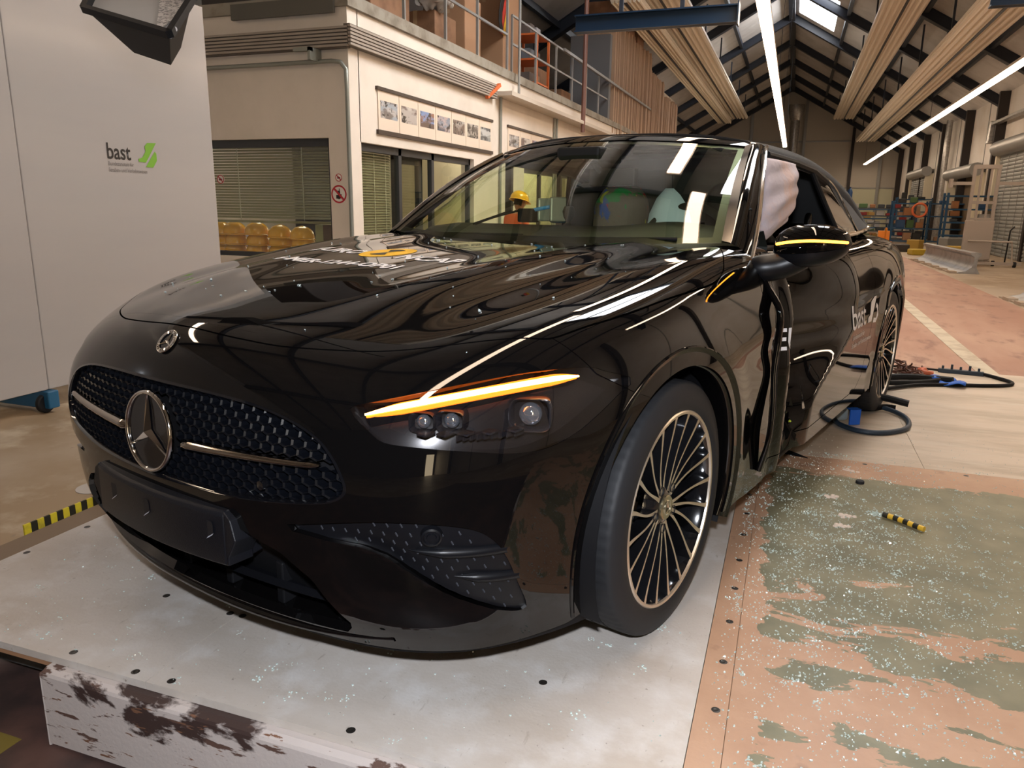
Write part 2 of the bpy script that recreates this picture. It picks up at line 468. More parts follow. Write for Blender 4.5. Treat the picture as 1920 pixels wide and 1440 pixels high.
M_GLASS = thin_glass('car_glass', (.80, .87, .66), 1.42)
M_LENS = thin_glass('clear_lens', (.92, .92, .92), 1.5)
M_ROOF = mat('black_canvas', (.0055, .005, .005), .85, bump=(900, .25), sheen=.15)
M_AMBER = mat('amber_light', (1., .35, .05), .4, emit=(1., .45, .12), es=14.)
M_AMBER2 = mat('amber_light_side', (1., .3, .03), .4, emit=(1., .28, .02), es=9.)
M_FABRIC = mat('airbag_cloth', (.62, .56, .62), .85, bump=(35, .5)); noise_mix(M_FABRIC, (.72, .52, .46), 5, .5, .7)
M_FABRIC2 = mat('airbag_cloth_blue', (.48, .58, .82), .85, bump=(30, .4))
M_INT = mat('interior_black', (.010, .010, .010), .65, spec=.3)
M_WHITE = mat('white_vinyl', (.85, .83, .83), .5)
M_YDISC = mat('yellow_vinyl', (.95, .55, .03), .45)
def mirN(dn):
    return lambda P: normals(P * np.array([-1, 1, 1]), False) * np.array([-1, 1, 1])
nL = lambda P: normals(P, True)
nR = mirN(False)
nL0 = lambda P: normals(P, False)
def undent(V, left=True):
    U = np.abs(V[:, 0]) + (dent(V[:, 1], V[:, 2]) if left else 0)
    return np.stack([U, V[:, 1], V[:, 2]], 1)
def surf_y(x, z):
    lo, hi = -1.2, .5
    for _ in range(30):
        m_ = (lo + hi) / 2
        if car_f(np.array([[x, m_, z]]))[0] > 0: lo = m_
        else: hi = m_
    return lo
def surf_z(x, y):
    lo, hi = .5, 1.3
    for _ in range(30):
        m_ = (lo + hi) / 2
        if car_f(np.array([[x, y, m_]]))[0] < 0: lo = m_
        else: hi = m_
    return lo
def surf_x(y, z, dn=False):
    lo, hi = .2, 1.1
    for _ in range(30):
        m_ = (lo + hi) / 2
        if car_f(np.array([[m_, y, z]]), dn)[0] < 0: lo = m_
        else: hi = m_
    return lo
HOOD = [(0, -.790), (.154, -.786), (.28, -.768), (.357, -.745), (.44, -.708), (.515, -.665), (.591, -.602), (.674, -.520), (.740, -.450), (.776, -.407), (.805, -.31), (.829, -.207), (.847, -.076), (.862, .142), (.861, .298), (.845, .40), (.82, .467), (.79, .536), (.745, .62), (.69, .655), (.6, .60), (.3, .51), (0, .48)]
hood_h = [(x, y) for x, y in HOOD]
HOODP = catmull(hood_h[:9], 4)[:-1] + catmull(hood_h[8:19], 4)[:-1] + hood_h[18:]
HOODP = [tuple(p) for p in HOODP] + [(-.3, .48), (-.3, -.79)]
CAB = [(-.3, .46), (0, .46), (.3, .49), (.6, .585), (.70, .655), (.745, .72), (.775, 1.2), (.78, 2.2), (.75, 2.6), (.66, 2.95), (0, 3.02), (-.3, 3.02)]
DOORP = [tuple(p) for p in catmull([(.72, 1.1), (.70, .97), (.645, .87), (.648, .75), (.635, .6), (.612, .45), (.62, .30), (.66, .262)], 4)] + [(2.1, .262), (2.2, .32), (2.27, .6), (2.3, .8), (2.3, 1.1)]
GRILL_T = [(0, .712), (.18, .710), (.32, .701), (.42, .682), (.49, .654), (.530, .620), (.553, .585), (.560, .560), (.546, .542), (.51, .527), (.43, .514), (.33, .503), (.2, .495), (0, .490)]
GR = catmull(GRILL_T, 4); GRP = [tuple(p) for p in GR] + [(-.2, .49), (-.2, .712)]
# headlamp outline in the diagonal view plane (u along the 45 degree tangent, z up)
def hl_u(p): return (p[0] + p[1]) * .70711
HL3 = [(0.535, -0.770, 0.716), (0.57, -0.738, 0.728), (0.647, -0.665, 0.748), (0.718, -0.584, 0.764), (0.783, -0.487, 0.775), (0.839, -0.363, 0.772), (0.858, -0.315, 0.758), (0.893, -0.235, 0.729), (0.884, -0.283, 0.707), (0.874, -0.348, 0.676), (0.86, -0.413, 0.646), (0.845, -0.473, 0.628), (0.826, -0.526, 0.621), (0.8, -0.583, 0.624), (0.75, -0.658, 0.638), (0.691, -0.717, 0.648), (0.624, -0.762, 0.657), (0.599, -0.769, 0.670), (0.562, -0.775, 0.695)]
HLP = [tuple(p) for p in catmull([(hl_u(p), p[2]) for p in HL3], 3, True)]
HLAX = ((.70711, .70711, 0), (0, 0, 1))
VENT = [(.30, .452), (.403, .462), (.52, .485), (.617, .500), (.702, .497), (.757, .479), (.781, .450), (.793, .410), (.801, .35), (.806, .262), (.776, .266), (.739, .290), (.691, .335), (.645, .380), (.601, .415), (.551, .438), (.457, .452)]
VENTP = [tuple(p) for p in catmull(VENT, 3, True)]
LOWP = [(-.2, .437), (.25, .437), (.30, .425), (.40, .395), (.47, .345), (.53, .235), (.50, .205), (-.2, .205)]
def seam_y(z): return np.interp(z, [.60, .66, .70, .754, .834, .9], [-.05, -.13, -.24, -.343, -.407, -.45])
def build_side(left):
    dn = left
    half = half_body(.0185 if left else .026, dn)
    nf = nL if left else nR
    side_s = 1 if left else -1
    def U(fn): return lambda V: fn(undent(V, left))
    arch = lambda V: np.minimum(np.sqrt(V[:, 1]**2 + (V[:, 2] - .345)**2), np.sqrt((V[:, 1] - WB)**2 + (V[:, 2] - .345)**2)) - .378
    _, b = cut(half, U(arch))
    zb = lambda V: V[:, 2] - np.interp(V[:, 1], [-.9, -.6, -.4, -.3, .35, .6, 2.3, 2.5, 3.9], [.17, .165, .175, .21, .215, .195, .195, .21, .24])
    _, b = cut(b, U(zb))
    cab = lambda V: np.maximum(poly_sd(CAB, (0, 1))(V), .75 - V[:, 2])
    _, b = cut(b, U(cab))
    hs = poly_sd(HOODP, (0, 1)); hd = lambda V: np.maximum(hs(V), .74 - V[:, 2])
    hood, rest = cut(b, U(lambda V: hd(V) + .0018)); _, rest = cut(rest, U(lambda V: hd(V) - .0018))
    ds = poly_sd(DOORP, (1, 2)); dd = lambda V: np.maximum(ds(V), .4 - V[:, 0])
    door, rest = cut(rest, U(lambda V: dd(V) + .002)); _, rest = cut(rest, U(lambda V: dd(V) - .002))
    bs = lambda V: V[:, 1] - seam_y(V[:, 2])
    bump, rest = cut(rest, U(lambda V: bs(V) + .0015)); _, rest = cut(rest, U(lambda V: bs(V) - .0015))
    fend, rear = cut(rest, U(lambda V: V[:, 1] - .66))
    res = dict(hood=hood, door=door, fender=fend, rear=rear)
    # openings in the bumper skin
    gs = poly_sd(GRP, (0, 2)); gd = lambda V: np.maximum(gs(V), V[:, 1] + .3)
    gr, bump = cut(bump, U(gd))
    hls = poly_sd(HLP, HLAX)
    hl, bump = cut(bump, U(lambda V: np.maximum(hls(V), V[:, 1] + .12)))
    hl2 = None
    vs = poly_sd(VENTP, (0, 2)); vent, bump = cut(bump, U(lambda V: np.maximum(vs(V), V[:, 1] + .2)))
    ls = poly_sd(LOWP, (0, 2)); low, bump = cut(bump, U(lambda V: np.maximum(ls(V), V[:, 1] + .3)))
    res.update(bumper=bump, grille=gr, lamp=hl, vent=vent, low=low)
    # lamp spill over into the fender panel
    hl2, res['fender'] = cut(res['fender'], U(lambda V: np.maximum(hls(V), V[:, 1] + .12)))
    res['lamp'] = PM(np.vstack([hl.V, hl2.V]), hl.F + [tuple(i + len(hl.V) for i in f) for f in hl2.F]) if len(hl2.V) else hl
    if not left: res = {k: mirror_pm(v) for k, v in res.items()}
    return res
LB = build_side(True); RB = build_side(False)
nLR = lambda P: np.where(P[:, :1] >= 0, nL(P), nR(P))
notmid = lambda p: abs(p[0]) > 1e-4
link_pm('hood', join_pm(LB['hood'], RB['hood']), nLR, M_PAINT, car, .014, notmid)
link_pm('front_bumper', join_pm(LB['bumper'], RB['bumper']), nLR, M_PAINT, car, .022, notmid)
for S_, nf in ((LB, nL), (RB, nR)):
    link_pm('fender', S_['fender'], nf, M_PAINT, car, .03)
    o_ = link_pm('door', S_['door'], nf, M_PAINT, car, .02)
    if S_ is LB: o_['label'] = 'crushed door with a deep dent'
    sd_ = 1 if S_ is LB else -1
    for yc in (0, WB):
        # the flat lip that runs round each wheel arch
        P_ = []
        a0, a1 = -22, 202
        for k in range(91):
            t = math.radians(a0 + (a1 - a0) * k / 90); row = []
            for rho, dx in ((.372, -.07), (.372, -.016), (.3745, -.0085), (.379, -.0055), (.424, .0065), (.4275, .004), (.428, -.01)):
                y_ = yc + rho * math.cos(t); z_ = .345 + rho * math.sin(t)
                yb_ = yc + .428 * math.cos(t); zb_ = .345 + .428 * math.sin(t)
                row.append((sd_ * (surf_x(yb_, zb_) + dx), y_, z_))
            P_.append(row)
        MB().grid(P_).build('wheel_arch_trim', M_PAINT, car, smooth=True, ang=50)
        # inner liner
        P_ = [[(sd_ * x_, yc + .40 * math.cos(t), .345 + .40 * math.sin(t)) for x_ in (.90, .55, .5)] for t in [math.radians(-25 + 230 * k / 40) for k in range(41)]]
        mb_ = MB().grid(P_); mb_.box(min(sd_ * .5, sd_ * .52), max(sd_ * .5, sd_ * .52), yc - .42, yc + .42, .13, .78)
        mb_.build('wheel_liner', M_MATTE, car, smooth=True)
link_pm('rear_body', join_pm(LB['rear'], RB['rear']), nLR, M_PAINT, car, .03, notmid)
def offset_pm(pm, nf, d): return PM(pm.V - nf(pm.V) * d, pm.F)
# ---- grille backing, vents, lower intake
g = join_pm(LB['grille'], RB['grille'])
link_pm('grille_backing', PM(g.V + np.array([0, .045, 0]), g.F), nLR, M_MATTE, car, 0)
lo_ = join_pm(LB['low'], RB['low'])
link_pm('lower_intake', PM(lo_.V + np.array([0, .10, 0]), lo_.F), nLR, M_MATTE, car, 0)
# ---- grille: honeycomb of open cells following the bumper surface
FY = spline([-.62, -.55, -.45, -.35, -.25, -.15, 0, .15, .25, .35, .45, .55, .62], [0] * 13)
def fy(x, z): return float(F_YF(z) + F_KZ(z) * x**2 + .42 * x**6)
GRd = poly_sd([tuple(p) for p in GR] + [(-p[0], p[1]) for p in GR[::-1]], (0, 1))
GB = np.array([tuple(p) for p in GR] + [(-p[0], p[1]) for p in GR[::-1]])
def clampg(x, z):
    d = GRd(np.array([[x, z, 0.]]))[0]
    if d > -.003:
        i = ((GB - [x, z])**2).sum(1).argmin(); return GB[i][0] * .993, .6 + (GB[i][1] - .6) * .985
    return x, z
mb = MB(); px_, pz_ = .0315, .0182
for r in range(-8, 9):
    for c in range(-20, 21):
        cx = c * px_ + (px_ / 2 if r % 2 else 0); cz = .6 + r * pz_ + .0
        if GRd(np.array([[cx, cz, 0.]]))[0] > .003: continue
        if cx * cx + (cz - .597)**2 < .086**2: continue
        if abs(cx) > .10 and abs(cz - (.586 + .014 * (abs(cx) - .124) / .37)) < .007: continue
        hexo = [(px_ / 2, pz_ * .33), (0, pz_ * .68), (-px_ / 2, pz_ * .33), (-px_ / 2, -pz_ * .33), (0, -pz_ * .68), (px_ / 2, -pz_ * .33)]
        O_, I_, B_ = [], [], []
        for hx, hz in hexo:
            x1, z1 = clampg(cx + hx, cz + hz); x2, z2 = clampg(cx + hx * .80, cz + hz * .78)
            O_.append((x1, fy(x1, z1) + .012, z1)); I_.append((x2, fy(x2, z2) + .015, z2)); B_.append((cx + hx * .62, fy(cx, cz) + .040, cz + hz * .6))
        vs = O_ + I_ + B_
        mb.add(vs, [(k, (k + 1) % 6, 6 + (k + 1) % 6, 6 + k) for k in range(6)] + [(6 + k, 6 + (k + 1) % 6, 12 + (k + 1) % 6, 12 + k) for k in range(6)])
grille = mb.build('grille_mesh', mat('grille_plastic', (.0022, .0026, .0040), .30, spec=.35), car, smooth=False)
# frame ring round the opening
P_ = []
for x_, z_ in list(GR) + [(-p[0], p[1]) for p in GR[::-1]]:
    n_ = np.array([x_ * .35, (z_ - .6)]); n_ = n_ / np.linalg.norm(n_) * .006
    P_.append([(x_ + n_[0], fy(x_, z_) + .002, z_ + n_[1]), (x_, fy(x_, z_) - .001, z_), (x_ - n_[0], fy(x_, z_) + .006, z_ - n_[1]), (x_ - n_[0], fy(x_, z_) + .04, z_ - n_[1])])
MB().grid(P_, closed_u=True).build('grille_frame', M_GLOSS, car, smooth=True)
for s_ in (1, -1):
    P_ = []
    for k in range(25):
        t = k / 24; x_ = .112 + (.502 - .112) * t; zc = .586 + .015 * t; hz = (.0125 - .0050 * t) * (1 if t > .03 else .5) * (1 if t < .97 else .35); dy = (.014 - .004 * t) * (1 if .03 < t < .97 else .5)
        yb = fy(x_, zc) + .012
        P_.append([(s_ * x_, yb - dy * max(0, math.cos(a)) * 1.6, zc + hz * math.sin(a)) for a in [(-100 + 200 * q / 12) * PI / 180 for q in range(13)]])
    MB().grid(P_ if s_ > 0 else [r[::-1] for r in P_]).build('grille_bar', M_DCHROME, car, smooth=True, ang=80)
# star emblem
def star_emblem(name, R, M_, parent, m_ring, m_star, m_back, wreath=False):
    """local frame: +Z out of the emblem, +Y up"""
    mb = MB(); ring = []
    n = 48
    ri = R * .052
    P_ = []
    for k in range(n):
        t = 2 * PI * k / n
        P_.append([((R - ri + ri * math.cos(a)) * math.cos(t), (R - ri + ri * math.cos(a)) * math.sin(t), ri * 1.3 * math.sin(a)) for a in [2 * PI * q / 10 for q in range(11)]])
    mb.grid(P_, closed_u=True); mb.v = [tuple(M_ @ Vector(v)) for v in mb.v]
    e = mb.build(name, m_ring, parent, smooth=True, ang=80)
    mb = MB()
    for k in range(3):
        t = PI / 2 + 2 * PI * k / 3; d = Vector((math.cos(t), math.sin(t), 0)); s = Vector((-math.sin(t), math.cos(t), 0))
        L = R * .93; wi = R * .135; b0 = d * 0; tip = d * L
        h = R * .13
        c = Vector((0, 0, h)); tp = tip + Vector((0, 0, h * .35))
        # side roots where neighbouring arms meet
        rl = Vector((math.cos(t + PI / 3), math.sin(t + PI / 3), 0)) * wi; rr = Vector((math.cos(t - PI / 3), math.sin(t - PI / 3), 0)) * wi
        mb.add([c, rl, tip + s * R * .012, tp, tip - s * R * .012, rr], [(0, 3, 2, 1), (0, 5, 4, 3)])
    mb.v = [tuple(M_ @ Vector(v)) for v in mb.v]
    mb.build('star', m_star, e)
    mb = MB(); mb.lathe([(0, -ri * .4), (R * .6, -ri * .5), (R * .94, -ri * .1)], 36); mb.v = [tuple(M_ @ Vector(v)) for v in mb.v]
    mb.build('emblem_backing', m_back, e, smooth=True)
    if wreath:
        mb = MB(); mb.grid([[(r_ * math.cos(t), r_ * math.sin(t), R * .07) for r_ in (R * .68, R * .90)] for t in [2 * PI * k / 36 for k in range(36)]], closed_u=True)
        for k in range(24):
            t = 2 * PI * k / 24; mb.box(-R * .012, R * .012, R * .70, R * .88, R * .07, R * .11, Matrix.Rotation(t, 4, 'Z'))
        mb.v = [tuple(M_ @ Vector(v)) for v in mb.v]; mb.build('wreath', m_ring, e, smooth=True)
    return e
M_ = Matrix.Translation((0, fy(0, .597) - .006, .597)) @ Matrix.Rotation(PI / 2 - math.radians(4), 4, 'X')
star_emblem('star_emblem', .0955, M_, car, M_CHROME, M_CHROME, M_GLOSS)
zb_ = .795; pN = np.array([[0, surf_y(0, zb_), zb_]]); nN = normals(pN)[0]
ang = math.atan2(nN[2], -nN[1])
M_ = Matrix.Translation(tuple(pN[0] + nN * .003)) @ Matrix.Rotation(PI / 2 - ang, 4, 'X')
star_emblem('bonnet_badge', .031, M_, car, M_CHROME, M_CHROME, M_GLOSS, True)
# ---- plate carrier
mb = MB()
prof = []
for k in range(13):
    x_ = -.266 + .532 * k / 12; yf = -.918 + .33 * x_ * x_
    prof.append([(x_, -.86, .470), (x_, yf + .022, .468), (x_, yf + .006, .464), (x_, yf, .456), (x_, yf, .345), (x_, yf + .004, .338), (x_, yf + .03, .336), (x_, -.80, .345)])
mb.grid(prof)
n_ = len(prof[0])
mb.add(prof[0], [tuple(range(n_))[::-1]]); mb.add(prof[-1], [tuple(range(n_))])
pc = mb.build('plate_carrier', M_PLATE, car, smooth=True, ang=30, bevel=.004, merge=True)
mb = MB(); M_DARKSLOT = mat('slot_dark', (.006, .006, .008), .5)
for x_ in (-.16, .0, .225):
    yf = -.918 + .33 * x_ * x_
    mb = MB(); mb.cur = 0; mb.add([(x_ - .012, yf - .0012, .438), (x_ + .008, yf - .0012, .438), (x_ + .012, yf - .0012, .432), (x_ + .012, yf - .0012, .408), (x_ - .010, yf - .0012, .395)], [(4, 3, 2, 1, 0)])
    mb.cur = 1; mb.add([(x_ - .010, yf - .0045, .395), (x_ + .013, yf - .0045, .409), (x_ + .013, yf - .0005, .413), (x_ - .009, yf - .0005, .400)], [(0, 1, 2, 3)])  # pale lip colour stands in for flash light caught on the edge
    mb.build('fixing_slot', [M_DARKSLOT, mat('slot_glint', (.55, .58, .66), .3)], pc)
# side wedge of the carrier seen at its left end
for s_ in (1, -1):
    mb = MB(); mb.prism([(.262, .466), (.262, .34), (.272, .34), (.272, .36), (.30, .405), (.285, .45)], .83, .893, Matrix.Rotation(PI / 2, 4, 'X'))
    if s_ < 0: mb.v = [(-x, y, z) for x, y, z in mb.v]
    mb.build('carrier_cheek', M_PLATE, car, bevel=.003, merge=True)
# ---- splitter
SPL = catmull([(0, -.822), (.15, -.818), (.3, -.803), (.42, -.782), (.52, -.757), (.60, -.730)], 6)
SPL = [(-p[0], p[1]) for p in SPL[:0:-1]] + [tuple(p) for p in SPL]
P_ = []
for x_, y_ in SPL:
    zt = .176 + .03 * (abs(x_) / .6)**3
    P_.append([(x_ * .97, y_ + .13, zt + .032), (x_, y_ + .022, zt + .014), (x_, y_ + .006, zt + .010), (x_, y_, zt + .003), (x_, y_ + .002, zt - .006), (x_, y_ + .012, zt - .010), (x_ * .98, y_ + .05, zt - .012)])
MB().grid(P_).build('splitter', M_PAINT, car, smooth=True, ang=60, merge=True)
P_ = []
ULP = [(x_, surf_y(x_, .178)) for x_ in np.linspace(0, .78, 22)] + [(surf_x(y_, .178), y_) for y_ in np.linspace(-.52, -.30, 9)]
for x_, y_ in [(-a, b) for a, b in ULP[:0:-1]] + ULP: P_.append([(x_ * .985, y_ + .020, .182), (x_ * .985, y_ + .024, .150), (x_ * .96, y_ + .05, .138), (x_ * .8, max(y_ + .15, -.2), .16)])
MB().grid(P_).build('under_lip_shadow', M_MATTE, car, smooth=True, ang=60)  # matte black under-part, drawn as the shadow line below the bumper
for x_ in (-.45, -.27, -.09, .09, .27, .45): MB().box(x_ - .012, x_ + .012, -.78 + .2 * x_ * x_, -.70, .196, .30).build('intake_strut', M_MATTE, car, bevel=.004)
mb = MB()
P_ = [[(x_, -.80 + .22 * x_ * x_, .272), (x_, -.815 + .22 * x_ * x_, .262), (x_, -.80 + .22 * x_ * x_, .250), (x_, -.74, .25)] for x_ in np.linspace(-.5, .5, 21)]
mb.grid(P_).build('intake_crossbar', M_SATIN, car, smooth=True)
# ---- side vents in the bumper: recessed panel, studs, winglets, sensor
for S_, nf, s_ in ((LB, nL0, 1), (RB, nR, -1)):
    v = S_['vent']; vo = PM(v.V + np.array([0, .016, 0]), v.F)
    link_pm('vent_panel', vo, nf, M_SATIN, car, 0)
    mb = MB(); cnt = 0
    for r in range(11):
        for c in range(22):
            x_ = .32 + c * .024 + (.012 if r % 2 else 0); z_ = .275 + r * .0215
            if poly_sd(VENTP, (0, 1))(np.array([[x_, z_, 0.]]))[0] > -.008: continue
            y_ = surf_y(x_, z_) + .012
            mb.beam((x_ - .0035, y_, z_ + .003), (x_ + .0035, y_ - .001, z_ - .003), .0016, .003); cnt += 1
    if s_ < 0: mb.v = [(-x, y, z) for x, y, z in mb.v]
    mb.build('vent_stud', mat('stud_plastic', (.045, .047, .055), .2), car)['kind'] = 'stuff'
    for z_, x0, x1 in ((.418, .655, .797), (.350, .715, .806)):
        P_ = []
        for k in range(19):
            t = k / 18; x_ = x0 + (x1 - x0) * t; zz = z_ + .012 * (1 - t)
            y_ = surf_y(x_, zz) + .012; h_ = .0105 * min(1, t * 2.2 + .08)
            P_.append([(x_, y_, zz + h_), (x_, y_ - h_ * 1.1, zz + h_ * .7), (x_, y_ - h_ * 1.5, zz), (x_, y_ - h_ * 1.1, zz - h_ * .8), (x_, y_, zz - h_)])
        mb = MB().grid(P_)
        if s_ < 0: mb.v = [(-x, y, z) for x, y, z in mb.v]
        mb.build('winglet', M_SATIN, car, smooth=True, ang=70)
    p_ = np.array([.703, surf_y(.703, .466) + .006, .466]); n3 = Vector(normals(p_[None])[0])
    Mq = Matrix.Translation(p_) @ n3.to_track_quat('Z', 'Y').to_matrix().to_4x4()
    mb = MB().lathe([(.023, -.012), (.021, .004), (.017, .006), (.015, .002), (.010, .002), (.009, .005), (0, .0055)], 28, Mq)
    if s_ < 0: mb.v = [(-x, y, z) for x, y, z in mb.v]
    mb.build('parking_sensor', M_SATIN, car, smooth=True, ang=30)
p_ = np.array([.357, fy(.357, .537) + .008, .537])
MB().lathe([(.011, -.01), (.010, .004), (0, .005)], 20, Matrix.Translation(p_) @ Matrix.Rotation(PI / 2, 4, 'X')).build('parking_sensor', M_GLOSS, car, smooth=True)
# ---- headlights
M_HOUS = mat('lamp_housing', (.014, .012, .013), .25, metal=.3)
M_BEZ = mat('lamp_bezel', (.030, .028, .034), .18, metal=.6)
M_LBALL = mat('lamp_ball', (.55, .58, .65), .03, metal=.9)
for S_, nf, s_ in ((LB, nL0, 1), (RB, nR, -1)):
    hroot = empty('headlight', parent=car)
    lamp = S_['lamp']
    link_pm('lens', offset_pm(lamp, nf, .0015), nf, M_LENS, hroot, 0)
    link_pm('housing', offset_pm(lamp, nf, .062), nf, M_HOUS, hroot, 0)
    fv, ff = flange(lamp, nf, .062)
    MB().add(fv, ff).build('surround', M_GLOSS, hroot)
    fl_ = catmull([(0.566, -0.762, 0.707), (0.614, -0.724, 0.722), (0.696, -0.641, 0.741), (0.762, -0.552, 0.753), (0.819, -0.439, 0.759), (0.839, -0.385, 0.757)], 8)
    Q = np.array(fl_); Q = Q - normals(Q) * .009
    if s_ < 0: Q = Q * [-1, 1, 1]
    n_ = len(Q); MB().tube(Q, [.0060 * min(1, .35 + 3 * min(k, n_ - 1 - k) / n_) for k in range(n_)], 8).build('indicator_strip', M_AMBER, hroot, smooth=True)
    MB().tube(Q - normals(Q * [s_, 1, 1]) * [s_, 1, 1] * .010, [.0125 * min(1, .35 + 3 * min(k, n_ - 1 - k) / n_) for k in range(n_)], 8).build('indicator_halo', mat('amber_halo', (1., .25, .02), .4, emit=(1., .16, .01), es=1.6), hroot, smooth=True)  # wider glowing tube added behind the strip for its orange glow edge
    # shelf under the strip
    Q2 = np.array(fl_); N2 = normals(Q2)
    P_ = [[tuple(q - n * .012 + np.array([0, 0, -.008])), tuple(q - n * .050 + np.array([0, 0, -.014]))] for q, n in zip(Q2, N2)]
    mb = MB().grid(P_)
    if s_ < 0: mb.v = [(-x, y, z) for x, y, z in mb.v]
    mb.build('shelf', M_BEZ, hroot, smooth=True)
    for (mx_, my_, mz_), r_, dpt in (((.665, -.702, .705), .015, .040), ((.712, -.664, .703), .016, .034), ((.815, -.515, .695), .025, .030)):
        p0 = np.array([mx_, my_, mz_]); n0 = normals(p0[None])[0]; p1 = p0 - n0 * dpt
        d0 = Vector((.25 + .3 * n0[0], -1, 0)).normalized()
        Mq = Matrix.Translation(p1) @ d0.to_track_quat('Z', 'Y').to_matrix().to_4x4()
        md = MB()
        sq = lambda R_, e=4.: [((abs(math.cos(t))**(2 / e)) * math.copysign(1, math.cos(t)) * R_ * 1.25, (abs(math.sin(t))**(2 / e)) * math.copysign(1, math.sin(t)) * R_) for t in [2 * PI * k / 28 for k in range(28)]]
        rings = [(1.50, -.03), (1.50, .006), (1.42, .010), (1.30, .006), (1.12, -.012)]
        md.grid([[(a * R_ / 1.0, b * R_ / 1.0, h) for (R_, h), (a, b) in [((rr[0], rr[1]), sq(r_)[k]) for rr in rings]] for k in range(28)], closed_u=True)
        md.v = [tuple(Mq @ Vector(v)) for v in md.v]
        if s_ < 0: md.v = [(-x, y, z) for x, y, z in md.v]
        md.build('projector_bezel', M_BEZ, hroot, smooth=True, ang=35)
        md = MB().lathe([(r_ * math.sin(a), r_ * .75 * math.cos(a) - .008) for a in [PI / 2 * q / 8 for q in range(9)]], 24, Mq)
        if s_ < 0: md.v = [(-x, y, z) for x, y, z in md.v]
        md.build('projector', M_LBALL, hroot, smooth=True)
    # lower comb of cooling fins
    md = MB()
    for k in range(9):
        x_ = .715 + k * .009; y_ = surf_y(x_, .66) + .035; md.box(x_, x_ + .004, y_, y_ + .03, .652, .664)
    for k in range(5):
        x_ = .66 + k * .03; y_ = surf_y(min(x_, .80), .655) + .03
        md.box(x_, x_ + .024, y_, y_ + .03, .667, .671)
    if s_ < 0: md.v = [(-x, y, z) for x, y, z in md.v]
    md.build('cooling_fin', M_BEZ, hroot)
